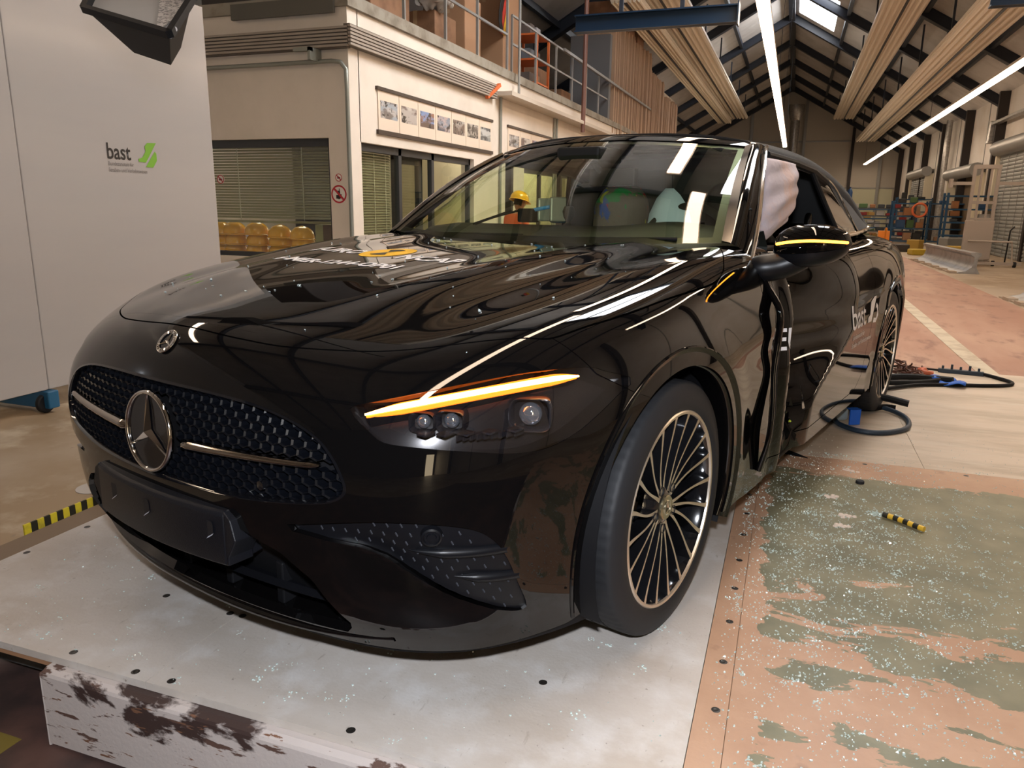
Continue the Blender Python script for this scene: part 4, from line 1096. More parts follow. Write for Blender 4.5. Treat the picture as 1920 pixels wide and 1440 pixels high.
def struct(mb, name, m, **k):
    o = mb.build(name, m, **k); o['kind'] = 'structure'; return o
def thing(mb, name, m, label, cat, group=None, **k): return tag(mb.build(name, m, **k), label, cat, group)
XL, XR, YB, YF = -7.2, 7.45, 56.0, -12.0
RX0, RZ0, EZ = .29, 9.25, 5.0
struct(MB().box(XL, XR, YF, YB, FL - .3, FL), 'floor', M_CONC)
tag(MB().box(2.86, 4.32, 2.5, 27, FL, FL + .004).build('red_track', M_RED), 'dusty red strip of floor running down the hall beside the platform', 'floor marking')
tag(MB().box(1.2, 2.70, 4.1, 27, FL, FL + .004).build('red_track', M_RED), 'dusty red strip of floor between the track rail and the car', 'floor marking')
M_RAIL = mat('rail_cover', (.55, .48, .36), .5); noise_mix(M_RAIL, (.42, .34, .24), 3, .5, .6)
tag(MB().box(2.70, 2.86, 4.1, 27, FL, FL + .008).build('rail_cover', M_RAIL), 'pale strip covering the rail between the two red floor strips', 'rail cover')
glow_panel = struct(MB().box(5.9, 7.1, YF + .01, YF + .03, FL, 3.6), 'added_glow_panel', mat('streak_glow', (.9, .8, .6), .5, emit=(1., .80, .52), es=4.))  # unseen glowing panel added behind the camera for the bumper's vertical highlight
struct(MB().box(XR, XR + .3, YF, YB, FL, EZ + .4), 'wall_right', M_WALL2)
struct(MB().box(XL - .3, XL, YF, YB, FL, EZ + .4), 'wall_left', M_WALL2)
def gable(y0, y1): return MB().prism([(XL, FL), (XR, FL), (XR, EZ + .3), (RX0, RZ0 + .3), (XL, EZ + .3)], -y1, -y0, Matrix.Rotation(PI / 2, 4, 'X'))
struct(gable(YB, YB + .3), 'wall_back', mat('gable_wall', (.50, .46, .40), .7))
struct(gable(YF - .3, YF), 'wall_front', mat('gable_wall'if 0 else 'front_wall', (.12, .10, .09), .7))
# roof halves as the ceiling, with a skylight opening in the right slope
def zr(x): return RZ0 - (RZ0 - EZ) * abs(x - RX0) / ((XR - RX0) if x > RX0 else (RX0 - XL))
SKY = [(.56, 1.97, 29.2, 34.1), (1.35, 4.3, 4.5, 9.6)]
mb = MB()
def slope_quad(x0, x1, y0, y1, up=.0, th=.12):
    vs = [(x, y, zr(x) + u) for u in (up, up + th) for y in (y0, y1) for x in (x0, x1)]
    mb.add(vs, [(0, 2, 3, 1), (4, 5, 7, 6), (0, 1, 5, 4), (2, 6, 7, 3), (0, 4, 6, 2), (1, 3, 7, 5)])
slope_quad(XL, RX0, YF, YB)
yy = YF
for x0, x1, y0, y1 in sorted(SKY, key=lambda q: q[2]):
    slope_quad(RX0, XR, yy, y0); slope_quad(RX0, x0, y0, y1); slope_quad(x1, XR, y0, y1); yy = y1
slope_quad(RX0, XR, yy, YB)
struct(mb, 'ceiling', M_ROOFD)
M_SKYG = mat('skylight_panel', (.8, .85, .9), .5, emit=(.95, .97, 1.), es=12.)
for x0, x1, y0, y1 in SKY:
    mb = MB(); slope_quad(x0, x1, y0, y1, .06, .02); o_ = struct(mb, 'window_1', M_SKYG)
# roof sheet seams (purlins) and rafters
raft = [4.0 + 5.15 * k for k in range(-2, 11)]
for k, y_ in enumerate(raft):
    for sg in (1, -1):
        xe = XR if sg > 0 else XL
        mb = MB(); a = (RX0, y_, RZ0 - .16); b = (xe, y_, EZ - .16); mb.beam(a, b, .22, .30)
        mb.beam((RX0, y_, RZ0 - .32), (xe, y_, EZ - .32), .30, .02); mb.beam((RX0, y_, RZ0 - .01), (xe, y_, EZ - .01), .30, .02)
        struct(mb, 'trim_%d' % (2 * k + (sg > 0) + 1), M_STEEL)
mb = MB()
mb.box(RX0 - .12, RX0 + .12, YF, YB, RZ0 - .34, RZ0 - .02); struct(mb, 'trim_40', M_STEEL)
n_ = 50
for x_ in (-5.4, -3.6, -1.7, 2.3, 4.2, 6.0):
    mb = MB(); mb.box(x_ - .06, x_ + .06, YF, YB, zr(x_) - .20, zr(x_) - .04); struct(mb, 'trim_%d' % n_, M_STEEL); n_ += 1
# hangers for the radiant panels: U frames under the rafters
hang = None
for k, y_ in enumerate([r for r in raft if 3 < r < 50]):
    for x_, zb_ in ((-2.4, 6.15), (3.2, 6.1), (4.52, 5.05)):
        for dy in (0,):
            if hang is None:
                mb = MB()
                for s_ in (-.32, .32): mb.box(s_ - .025, s_ + .025, -.025, .025, 0, 1.55)
                mb.box(-.35, .35, -.025, .025, 0, .05); mb.add([(-.30, 0, .03), (-.14, 0, .03), (-.30, 0, .2)], [(0, 1, 2)]); mb.add([(.30, 0, .03), (.14, 0, .03), (.30, 0, .2)], [(0, 2, 1)])
                hang = tag(mb.build('panel_hanger', M_STEEL), 'dark steel hanger frame between a rafter and a radiant ceiling panel', 'hanger', 'hangers under the rafters'); o_ = hang
            else: o_ = dup(hang)
            o_.location = (x_, y_, zb_); o_.scale = (1, 1, (zr(x_) - .3 - zb_) / 1.55)
# ribbed radiant panels
M_RAD = mat('radiant_panel', (.80, .72, .60), .45)
def radiant(xa, xb, y0, y1, z, tilt, label):
    mb = MB(); n = 7; wd = (xb - xa)
    prof = []
    for k in range(n):
        x0 = -wd / 2 + wd * k / n; w1 = wd / n
        prof += [(x0, .0), (x0 + w1 * .12, -.0), (x0 + w1 * .22, -.045), (x0 + w1 * .50, -.06), (x0 + w1 * .78, -.045), (x0 + w1 * .88, 0)]
    prof += [(wd / 2, 0), (wd / 2, .08), (-wd / 2, .08)]
    mb.prism(prof, -y1, -y0, Matrix.Rotation(PI / 2, 4, 'X'))
    mb.v = [(x * math.cos(tilt) - zz * math.sin(tilt) + (xa + xb) / 2, y, x * math.sin(tilt) + zz * math.cos(tilt) + z) for x, y, zz in mb.v]
    root = thing(mb, 'radiant_panel', M_RAD, label, 'ceiling heater')
    mb = MB(); mb.box((xa + xb) / 2 - .03, (xa + xb) / 2 + .03, y0, y1, z - .075, z - .05); s_ = mb.build('centre_slot', M_STEEL, root)
    return root
radiant(-2.98, -1.80, 2.0, 44.2, 6.05, 0, 'long ribbed ceiling heating panel left of the middle light strip')
radiant(2.65, 3.70, 2.0, 45.2, 6.0, 0, 'long ribbed ceiling heating panel right of the middle light strip')
radiant(4.0, 5.05, 11.0, 47.0, 4.95, 0, 'long ribbed ceiling heating panel above the right light strip')
radiant(-3.2, -2.5, 16.0, 42.0, 5.6, 0, 'ribbed ceiling heating panel behind the stacked cardboard sheets')
# light strips
M_TUBE = mat('tube_light', (1, .95, .85), .4, emit=(1., .77, .56), es=14.)
def lightline(x, z, ya, yb, n, lab, gap=.12):
    root = empty('light_strip', (x, ya, z)); tag(root, lab, 'light strip')
    L = (yb - ya) / n
    for k in range(n):
        y0 = ya + k * L; mb = MB(); mb.box(-.085, .085, y0 - ya + gap / 2, y0 - ya + L - gap / 2, -.05, 0); mb.build('tube', M_TUBE, root, bevel=.015)
    MB().box(-.10, .10, 0, yb - ya, .0, .06).build('light_rail', mat('light_rail', (.5, .42, .36), .5), root)
    for k in range(n + 1):
        y_ = k * L
        MB().box(-.006, .006, y_ - .006, y_ + .006, .06, zr(x) - .3 - z).build('suspension_wire', M_STEEL, root)
    return root
lightline(.80, 4.1, -2.5, 2.15, 1, 'bright tube light strip hanging over the bonnet, out of the picture above')
lightline(.385, 4.1, 2.65, 38.6, 4, 'bright white strip of tube lights hanging along the middle of the hall')
lightline(5.2, 4.1, 2.2, 55.0, 4, 'bright white strip of tube lights running along the right wall')
lightline(-4.6, 4.1, -.9, 1.9, 1, 'short bright light strip over the left side of the hall')
# blue crane beams
M_BLUE = mat('crane_blue', (.006, .020, .045), .35)
def ibeam(x0, x1, y, z, h, lab):
    mb = MB(); mb.box(x0, x1, y - .015, y + .015, z, z + h); mb.box(x0, x1, y - .09, y + .09, z, z + .02); mb.box(x0, x1, y - .09, y + .09, z + h - .02, z + h)
    r = thing(mb, 'crane_beam', M_BLUE, lab, 'beam'); return r
b_ = ibeam(-2.3, .09, 10, 3.70, .24, 'dark blue steel crane beam hanging left of the middle light strip')
MB().box(.09, .11, 9.88, 10.12, 3.67, 3.97).build('end_plate', M_BLUE, b_)
for x_ in (-1.6, -.7): MB().box(x_ - .03, x_ + .03, 9.97, 10.03, 3.95, zr(x_) - .35).build('hanger_rod', M_STEEL, b_)
b_ = ibeam(3.24, 5.2, 10, 3.69, .22, 'dark blue steel crane beam at the top right corner')
for x_ in (3.95, 5.0): MB().box(x_ - .03, x_ + .03, 9.97, 10.03, 3.92, zr(x_) - .35).build('hanger_rod', M_STEEL, b_)
# duct at the far gable
mb = MB(); mb.lathe([(0, 0), (.30, 0), (.30, 7.14), (.34, 7.19), (.52, 7.84), (.52, 8.14), (0, 8.14)], 24)
thing(mb, 'ventilation_duct', M_GALV, 'round silver ventilation duct with a funnel top on the far wall', 'duct', loc=(.62, 54.6, FL), smooth=True, ang=30)
# right wall columns
cols = [7.2 + 5.3 * k for k in range(-3, 10)]; n_ = 60
for y_ in cols:
    mb = MB(); mb.box(XR - .30, XR, y_ - .10, y_ + .10, FL, EZ); struct(mb, 'trim_%d' % n_, M_COLB); n_ += 1
mb = MB(); 
for y_ in [c_ + 2.6 for c_ in cols]:
    mb = MB(); mb.box(XR - .02, XR, y_ - .025, y_ + .025, FL, EZ); struct(mb, 'trim_%d' % n_, M_GREYST); n_ += 1
# back wall posts and panel lines
for x_ in (-2.2, 1.3, 4.4, 6.2):
    mb = MB(); mb.box(x_ - .09, x_ + .09, YB - .15, YB, FL, zr(x_)); struct(mb, 'trim_%d' % n_, M_COLB if x_ == 4.4 else M_GREYST); n_ += 1
mb = MB(); mb.box(XL, XR, YB - .05, YB, 5.6, 5.7); struct(mb, 'trim_%d' % n_, M_GREYST); n_ += 1
struct(MB().box(-2.0, XR - .31, YB - .03, YB - .001, FL, 2.55), 'wall_back_glow', mat('wall_glow_pale', (.62, .62, .46), .6))  # lighter lower wall colour stands in for a glow on the far wall
mb = MB(); mb.box(1.0, XR, YB - .08, YB, 2.55, 2.62); struct(mb, 'trim_%d' % n_, M_GREYST); n_ += 1
# roller doors on the right wall
M_SHUT = mat('shutter_grey', (.30, .31, .30), .5, metal=.2)
def shutter(nm, ya, yb, zt, opened):
    root = empty(nm, (XR, ya, FL)); root['kind'] = 'structure'
    mb = MB(); mb.lathe([(0, 0), (.24, 0), (.24, yb - ya + .3), (0, yb - ya + .3)], 16, Matrix.Translation((-.32, -.15, zt + .10)) @ Matrix.Rotation(-PI / 2, 4, 'X')); mb.build('roller', M_GREYST, root, smooth=True, ang=30)
    mb = MB(); mb.box(-.36, 0, -.10, .04, 0, zt); mb.build('door_jamb', mat('jamb_beige', (.60, .55, .42), .5), root); mb = MB(); mb.box(-.36, 0, yb - ya - .04, yb - ya + .10, 0, zt); mb.build('door_jamb', MATS['jamb_beige'], root)
    if opened: mb = MB(); mb.box(-.02, .0, 0, yb - ya, 0, zt); mb.build('opening', mat('opening_shade', (.10, .07, .04), .8), root)  # dark sheet painted as the unlit space beyond the doorway
    else:
        mb = MB(); n = int(zt / .11)
        prof = []
        for k in range(n): prof += [(k * .11, 0), (k * .11 + .015, .025), (k * .11 + .055, .035), (k * .11 + .095, .025)]
        mb.grid([[(-.22 - d, y_, z_) for z_, d in prof] for y_ in (0, yb - ya)]); mb.build('shutter_slats', M_SHUT, root)
        mb = MB()
        for k in range(8): mb.box(-.275, -.265, (yb - ya) * (k + .5) / 8 - .01, (yb - ya) * (k + .5) / 8 + .01, 0, zt)
        mb.build('shutter_guide', M_GALV, root)
    return root
shutter('door_1', 20.6, 27.3, 3.25, False); shutter('door_2', 30.4, 35.5, 2.75, True); shutter('door_3', 42.0, 47.5, 3.2, False)
# galvanised duct and conduit on the right wall
mb = MB(); mb.tube([(7.2, 12, 3.2), (7.2, 27.5, 4.05), (7.2, 27.9, 3.95), (7.2, 27.9, 3.5), (7.35, 27.9, 3.45)], .09, 10)
mb = MB(); mb.box(7.05, 7.25, 12, 28.6, 3.95, 4.05); mb.box(7.02, 7.28, 28.5, 28.75, 3.40, 4.08); mb.box(7.0, 7.44, 28.45, 28.8, 3.36, 3.46)
thing(mb, 'wall_duct', M_GALV, 'galvanised square duct running along the right wall above the near roller door', 'duct', bevel=.02)
mb = MB(); mb.tube([(7.15, 37.2, FL), (7.15, 37.2, EZ)], .12, 10); mb.tube([(7.15, 37.6, FL), (7.15, 37.6, EZ)], .07, 8)
thing(mb, 'downpipe', M_GALV, 'pair of silver pipes running up the right wall between the doors', 'pipe', smooth=True)
thing(MB().box(7.2, 7.44, 39.0, 39.25, 2.85, 3.15), 'alarm_horn', mat('alarm_red', (.35, .03, .02), .5), 'small red alarm box high on the right wall', 'alarm', bevel=.03)
# ------------------------------------------------------------------ office block on the left
OX, OY, OZ = -3.24, 4.956, 3.01
def wall_with_holes(name, axis, c, a0, a1, z0, z1, holes, th, m):
    """axis 'y': wall in plane y=c spanning x; axis 'x': plane x=c spanning y; thickness goes away from the viewer"""
    xs = sorted({a0, a1, *[h[0] for h in holes], *[h[1] for h in holes]}); zs = sorted({z0, z1, *[h[2] for h in holes], *[h[3] for h in holes]})
    mb = MB()
    for i in range(len(xs) - 1):
        for j in range(len(zs) - 1):
            cx, cz = (xs[i] + xs[i+1]) / 2, (zs[j] + zs[j+1]) / 2
            if any(h[0] < cx < h[1] and h[2] < cz < h[3] for h in holes): continue
            if axis == 'y': mb.box(xs[i], xs[i+1], c, c + th, zs[j], zs[j+1])
            else: mb.box(c - th, c, xs[i], xs[i+1], zs[j], zs[j+1])
    return struct(mb, name, m)
wall_with_holes('wall_office_front', 'y', OY, XL, OX, FL, OZ, [(-6.4, -3.505, .52, 1.775)], .20, M_WALL)
wall_with_holes('wall_office_side', 'x', OX, OY + .2, 30, FL, OZ, [(5.14, 8.22, .55, 1.745), (10.4, 13.6, .55, 1.745)] , .20, M_WALL)
struct(MB().box(XL, OX, 29.8, 30, FL, OZ), 'wall_office_end', M_WALL)
struct(MB().box(XL, OX + .04, OY - .04, 30, OZ, OZ + .12), 'floor_mezzanine', M_SLAB)
struct(MB().box(XL, OX - .21, OY + .21, 29.7, OZ - .06, OZ - .001), 'ceiling_office', mat('office_ceiling', (.6, .58, .52), .7))
struct(MB().box(XL, OX - 2.6, 9.5, 9.6, FL, OZ - .06), 'wall_office_inner', mat('office_wall', (.66, .62, .50), .7))
struct(MB().box(OX - 2.0, OX - 1.9, 9.5, 29, FL, OZ - .06), 'wall_office_corridor', MATS['office_wall'])
struct(MB().box(XL, OX - 1.9, 9.5, 9.6, FL, OZ - .06), 'wall_office_inner_b' if 0 else 'wall_office_partition', MATS['office_wall'])
# unseen ceiling panels added to light the office interior
mb = MB().box(-5.9, -4.4, 6.6, 7.0, OZ - .11, OZ - .07); thing(mb, 'added_office_light', mat('office_fill', (1, 1, 1), .5, emit=(1, .90, .74), es=11.), 'added unseen ceiling panel lighting the office behind the blinds', 'ceiling light')
mb = MB().box(-4.6, -4.2, 12, 18, OZ - .11, OZ - .07); thing(mb, 'added_office_light', MATS['office_fill'], 'added unseen long ceiling panel lighting the deeper office', 'ceiling light')
# slab edge with gutters: the horizontal ribbed cable duct round the corner
M_DUCT = mat('cable_trunk', (.34, .29, .24), .5); M_DUCTG = mat('cable_trunk_gap', (.12, .10, .08), .6)
mb = MB(); mb.box(XL + .02, OX + .03, OY - .07, OY - .001, 2.62, 2.82)
mb.box(OX + .001, OX + .07, OY - .07, 8.9, 2.64, 2.84)
tr = thing(mb, 'cable_trunking', M_DUCTG, 'band of parallel cable trunking running round the office corner', 'cable duct')
for k in range(6):
    z_ = 2.630 + k * .033
    mb = MB(); mb.box(XL + .02, OX + .05, OY - .09, OY - .06, z_, z_ + .021); mb.box(OX + .06, OX + .09, OY - .09, 8.9, z_ + .01, z_ + .031); mb.build('trunking_rib', M_DUCT, tr)
# long tray further down the side wall
mb = MB(); mb.box(OX + .002, OX + .28, 9.0, 29, 2.70, 2.76)
thing(mb, 'cable_tray', mat('tray_beige', (.55, .48, .40), .6), 'shallow beige ledge along the office wall beyond the cable trunking', 'tray')
mb = MB(); mb.beam((OX + .06, 8.55, 2.62), (OX + .10, 8.95, 2.84), .05, .05); thing(mb, 'orange_strap', mat('orange_bar', (.62, .13, .03), .5), 'short orange bar fixed at the end of the cable trunking', 'bar')
# dark lintel plate on the slab edge
mb = MB(); mb.box(-4.58, -3.35, OY - .07, OY - .035, 2.95, 3.10); thing(mb, 'lintel_plate', mat('plate_grey', (.12, .115, .10), .5, metal=.5), 'grey steel plate bolted to the slab edge left of the office corner', 'plate')
# pipes
mb = MB(); mb.tube([(XL + .1, OY - .05, 2.50)] + [(-3.40, OY - .05, 2.505), (-3.30, OY - .05, 2.49), (-3.24, OY - .05, 2.42), (-3.235, OY - .05, 2.2), (-3.235, OY - .05, FL)], .022, 10)
thing(mb, 'wall_pipe', mat('pipe_grey', (.26, .27, .24), .4, metal=.4), 'grey pipe running along the office front and down its corner', 'pipe', smooth=True)
mb = MB(); mb.box(-3.75, -3.55, OY - .20, OY - .15, 2.585, 2.62); mb.box(-3.58, -3.55, OY - .2, OY, 2.50, 2.62); thing(mb, 'pipe_bracket', MATS['pipe_grey'], 'small grey bracket above the pipe on the office front', 'bracket')
for i, y_ in enumerate((9.2, 12.0, 12.15, 16.3)):
    mb = MB(); mb.tube([(OX + .03, y_, FL), (OX + .03, y_, 2.7)], .022, 8); thing(mb, 'conduit', MATS['pipe_grey'], ['thin vertical conduit on the office side wall between the two picture strips', 'left of a close pair of vertical conduits beyond the picture strips', 'right of a close pair of vertical conduits beyond the picture strips', 'farthest thin vertical conduit on the office side wall'][i], 'conduit', smooth=True)
# picture strips
pal = [((.50, .46, .43), (.20, .17, .15), (.35, .38, .42)), ((.55, .50, .45), (.17, .12, .10), (.45, .40, .36)), ((.30, .16, .10), (.22, .30, .50), (.15, .10, .08)), ((.25, .28, .33), (.48, .38, .36), (.10, .10, .12)), ((.35, .30, .26), (.18, .13, .10), (.45, .42, .38)), ((.45, .40, .34), (.14, .12, .10), (.55, .50, .46)), ((.30, .30, .28), (.12, .12, .12), (.50, .50, .48))]
def poster_strip(y0, y1, n, z0, z1, lab, glab):
    mb = MB(); mb.box(OX, OX + .03, y0 - .03, y1 + .03, z1, z1 + .035); mb.box(OX, OX + .03, y0 - .03, y1 + .03, z0 - .045, z0)
    thing(mb, 'picture_rail', mat('rail_dark', (.06, .04, .03), .5), lab, 'rail')
    for k in range(n):
        a = y0 + (y1 - y0) * k / n + .006; b = y0 + (y1 - y0) * (k + 1) / n - .006
        r = thing(MB().box(OX + .002, OX + .012, a, b, z0, z1), 'poster', mat('poster_paper', (.74, .62, .50), .6), '%s of the %s, showing a photo of a construction site' % (['first', 'second', 'third', 'fourth', 'fifth', 'sixth', 'seventh'][k] + ' poster from the left', glab), 'poster', 'posters in the picture rails')
        c = pal[k % 7]; mp = mat('photo_print_%s' % 'abcdefg'[k % 7], c[0], .5)
        if not mp.node_tree.nodes['Principled BSDF'].inputs['Base Color'].is_linked: noise_mix(mp, c[1], 4.5, .44, .54, 5, stretch=(1, 1, 2)); noise_mix(mp, c[2], 3, .50, .56, 5, stretch=(1, .4, 2.5)); noise_mix(mp, (.05, .04, .03), 14, .56, .6, 4)
        w_ = (b - a); MB().box(OX + .012, OX + .014, a + w_ * .10, b - w_ * .08, z0 + .13, z1 - .10).build('photo', mp, r)
poster_strip(5.51, 8.86, 7, 1.90, 2.31, 'dark rails holding the seven posters over the office window', 'near strip')
poster_strip(9.57, 11.85, 4, 1.90, 2.31, 'dark rails holding the four posters farther along the office wall', 'far strip')
# office windows
M_FRAME = mat('window_frame_grey', (.035, .038, .042), .4)
M_OGL = thin_glass('office_glass', (.84, .86, .74), 1.5)
M_BLIND = mat('blind_slat', (.24, .23, .14), .4)
def blinds(name, axis, c, a0, a1, zt, zb, lab):
    mb = MB(); z_ = zt
    root = empty(name, (0, 0, 0)); tag(root, lab, 'blinds')
    mb = MB(); k = 0
    while z_ > zb:
        if axis == 'y': mb.add([(a0, c - .014, z_ - .012), (a1, c - .014, z_ - .012), (a1, c + .014, z_ + .012), (a0, c + .014, z_ + .012)], [(0, 1, 2, 3)])
        else: mb.add([(c + .014, a0, z_ - .012), (c + .014, a1, z_ - .012), (c - .014, a1, z_ + .012), (c - .014, a0, z_ + .012)], [(0, 1, 2, 3)])
        z_ -= .030
    mb.build('slats', M_BLIND, root)
    mb = MB()
    for q in (.2, .55, .85):
        p = a0 + (a1 - a0) * q
        if axis == 'y': mb.box(p - .004, p + .004, c - .02, c - .016, zb, zt + .02)
        else: mb.box(c + .016, c + .02, p - .004, p + .004, zb, zt + .02)
    mb.build('ladder_cord', mat('cord_pale', (.6, .6, .5), .6), root)
    mb = MB()
    if axis == 'y': mb.box(a0, a1, c - .02, c + .02, zb - .03, zb - .005)
    else: mb.box(c - .02, c + .02, a0, a1, zb - .03, zb - .005)
    mb.build('bottom_rail', M_BLIND, root)
def window(n, axis, c, a0, a1, z0, z1, mull):
    root = empty('window_%d' % n); root['kind'] = 'structure'
    mb = MB(); fw = .05
    def bx(p0, p1, q0, q1):
        if axis == 'y': mb.box(p0, p1, c + .06, c + .12, q0, q1)
        else: mb.box(c - .12, c - .06, p0, p1, q0, q1)
    bx(a0, a1, z1 - .08, z1); bx(a0, a1, z0, z0 + fw); bx(a0, a0 + fw, z0, z1); bx(a1 - fw, a1, z0, z1)
    for m_ in mull: bx(m_ - .035, m_ + .035, z0, z1)
    mb.build('window_frame', M_FRAME, root)
    mb = MB()
    if axis == 'y': mb.add([(a0, c + .09, z0), (a1, c + .09, z0), (a1, c + .09, z1), (a0, c + .09, z1)], [(0, 1, 2, 3)])
    else: mb.add([(c - .09, a0, z0), (c - .09, a1, z0), (c - .09, a1, z1), (c - .09, a0, z1)], [(0, 1, 2, 3)])
    mb.build('pane', M_OGL, root)
window(3, 'y', OY, -6.4, -3.505, .52, 1.775, []); window(4, 'x', OX, 5.14, 8.22, .55, 1.745, [6.12, 7.0])
window(5, 'x', OX, 10.4, 13.6, .55, 1.745, [11.5, 12.6])
blinds('blinds', 'y', OY + .17, -6.35, -3.53, 1.70, .92, 'greenish venetian blinds, half lowered in the office front window')
blinds('blinds', 'x', OX - .17, 5.2, 6.06, 1.68, .58, 'greenish venetian blinds beside the grey office door')
# open grey office door behind the side glazing
d_ = empty('office_door', (OX - .20, 6.20, FL)); tag(d_, 'narrow grey-framed glass door in the side window, left of the pale wide pane', 'door')
mb = MB(); mb.box(-.03, .03, 0, .10, .1, 1.93); mb.box(-.03, .03, .62, .72, .1, 1.93); mb.box(-.03, .03, 0, .72, 1.83, 1.93); mb.box(-.03, .03, 0, .72, .1, .3); mb.build('door_frame', M_FRAME, d_)
MB().add([(0, .1, .3), (0, .62, .3), (0, .62, 1.83), (0, .1, 1.83)], [(0, 1, 2, 3)]).build('door_pane', M_OGL, d_)
# safety signs
def disc_sign(x, z, r, lab, kind, yy=None):
    root = empty('sign', (x, (OY if yy is None else yy) - .001, z)); tag(root, lab, 'sign')
    Mq = Matrix.Rotation(PI / 2, 4, 'X')
    mb = MB(); mb.lathe([(0, 0), (r * 1.02, 0), (r * 1.02, -.002)], 32, Mq); mb.v = [(a, b - .001, c) for a, b, c in mb.v]; mb.build('sign_plate', mat('sign_white', (.80, .74, .68), .5), root)
    mb = MB(); mb.grid([[(rr * math.cos(t), -.004, rr * math.sin(t)) for rr in (r * .82, r)] for t in [2 * PI * k / 32 for k in range(32)]], closed_u=True)
    q = .70710678 * r * .86; wq = r * .085
    mb.add([(-q - wq, -.0045, q - wq), (-q + wq, -.0045, q + wq), (q + wq, -.0045, -q + wq), (q - wq, -.0045, -q - wq)], [(0, 1, 2, 3)])
    mb.build('ban_ring', mat('sign_red', (.45, .02, .03), .5), root)
    mb = MB()
    if kind == 'phone': mb.box(-.15 * r, .15 * r, -.0035, -.003, -.55 * r, .38 * r); mb.box(.02 * r, .12 * r, -.0035, -.003, .38 * r, .62 * r); mb.box(-.38 * r, -.1 * r, -.0035, -.003, -.5 * r, -.1 * r); mb.box(.1 * r, .34 * r, -.0035, -.003, -.45 * r, .0)
    else: mb.add([(-.45 * r, -.0035, -.25 * r), (.3 * r, -.0035, -.3 * r), (.5 * r, -.0035, .1 * r), (.1 * r, -.0035, .15 * r), (-.2 * r, -.0035, .45 * r), (-.4 * r, -.0035, .2 * r)], [(0, 1, 2, 3, 4, 5)])
    mb.build('pictogram', mat('sign_black', (.03, .02, .02), .5), root)
disc_sign(-3.404, 1.207, .093, 'large round red prohibition sign with a telephone on the corner pillar', 'phone')
disc_sign(-3.400, 1.375, .040, 'small round red prohibition sign above the telephone sign', 'small')
s_ = None
disc_sign(-4.99, 1.360, .048, 'small round red prohibition sign at the edge of the office front window', 'small', OY + .088)
# helmets behind the window
M_HELM = mat('helmet_yellow', (.95, .50, .010), .22, coat=.5)
shelf = thing(MB().box(-5.6, -3.7, OY + .20, OY + .62, .48, .50), 'helmet_shelf', mat('shelf_wood', (.35, .25, .15), .6), 'shelf under the yellow helmets inside the office window', 'shelf')
def make_helmet(label, group='yellow helmets in the office window'):
    r = empty('helmet'); tag(r, label, 'helmet', group)
    P_ = []
    for i in range(13):
        v = PI / 2 * i / 12; row = []
        for j in range(33):
            a = 2 * PI * j / 32; k = 1 + .05 * max(0, math.cos(2 * a)) * math.cos(v)
            rid = .004 * math.exp(-(math.sin(a) / .16)**2) * math.cos(v)
            row.append((.118 * math.sin(a) * math.sin(v) * (1 + rid), -.138 * math.cos(a) * math.sin(v) * k, .030 + .125 * math.cos(v)**.85 + rid))
        P_.append(row)
    P_.append([(x * 1.0, y * 1.0, .02) for x, y, z in P_[-1]])
    MB().grid(P_).build('shell', M_HELM, r, smooth=True, ang=80)
    P_ = [[(.118 * math.sin(a) * q, -.140 * math.cos(a) * q - (.045 if q > 1.05 else 0) * max(0, math.cos(a))**1.5, .028 - (.012 if q > 1.05 else 0)) for a in [2 * PI * j / 32 for j in range(33)]] for q in (.98, 1.10)]
    MB().grid(P_).build('brim', M_HELM, r, smooth=True, solid=.004)
    return r
h0 = None
for ci, (x_, top_) in enumerate(((-5.26, .0), (-5.07, .005), (-4.76, .005), (-4.44, -.02), (-4.14, -.03))):
    for lev in range(3):
        lab = '%s yellow helmet in the %s stack behind the office window' % (['topmost', 'middle', 'lowest'][lev], ['leftmost', 'second', 'central', 'fourth', 'rightmost'][ci])
        z_ = .505 + .11 * (2 - lev) + top_ * (lev < 1)
        if h0 is None: h0 = make_helmet(lab); o_ = h0
        else: o_ = dup(h0, label=lab)
        o_.location = (x_ + .012 * (lev % 2), OY + .36 , z_); o_.rotation_euler.z = .95 + .5 * ((ci * 7 + lev * 3) % 5) / 5; o_.scale = (1.12, 1.08, 1.05)
for i, (x_, c_) in enumerate(((-3.83, (.35, .35, .2)), (-3.73, (.10, .05, .03)))):
    thing(MB().box(x_ - .05, x_ + .05, OY + .24, OY + .46, .50, .88), 'box_file', mat('file_%d' % i, c_, .6), ['olive box file right of the helmets', 'dark brown box file in the corner of the office window'][i], 'box file')
# ------------------------------------------------------------------ white partition panel with the logo
PX = -3.35
pn = empty('partition_panel', (PX, 0, FL)); tag(pn, 'large white movable partition panel with a green and black logo', 'partition')
M_PANEL = mat('panel_white', (.385, .355, .335), .22, coat=.35, coat_r=.12); noise_mix(M_PANEL, (.35, .33, .32), .7, .4, .7, stretch=(1, .3, 2))
MB().box(-.05, 0, 1.345, 3.04, .15, 2.82).build('panel_board', M_PANEL, pn, bevel=.006)
MB().box(-.05, 0, -6.5, 1.3425, .15, 2.82).build('panel_board', M_PANEL, pn, bevel=.006)
M_PBLUE = mat('caster_blue', (.015, .10, .20), .4)
MB().box(-.9, .04, 1.30, 1.38, .03, .145).build('caster_beam', M_PBLUE, pn, bevel=.008)
mb = MB(); mb.lathe([(0, -.02), (.055, -.02), (.062, -.012), (.062, .012), (.055, .02), (0, .02)], 20, Matrix.Translation((-.02, 1.32, .062)) @ Matrix.Rotation(PI / 2, 4, 'Y')); mb.build('caster_wheel', M_RUBBER, pn, smooth=True, ang=30)
LX = PX + .002
Mp = Matrix.Translation((.002, 0, 0)) @ Matrix(((0, 0, 1), (1, 0, 0), (0, 1, 0))).to_4x4()
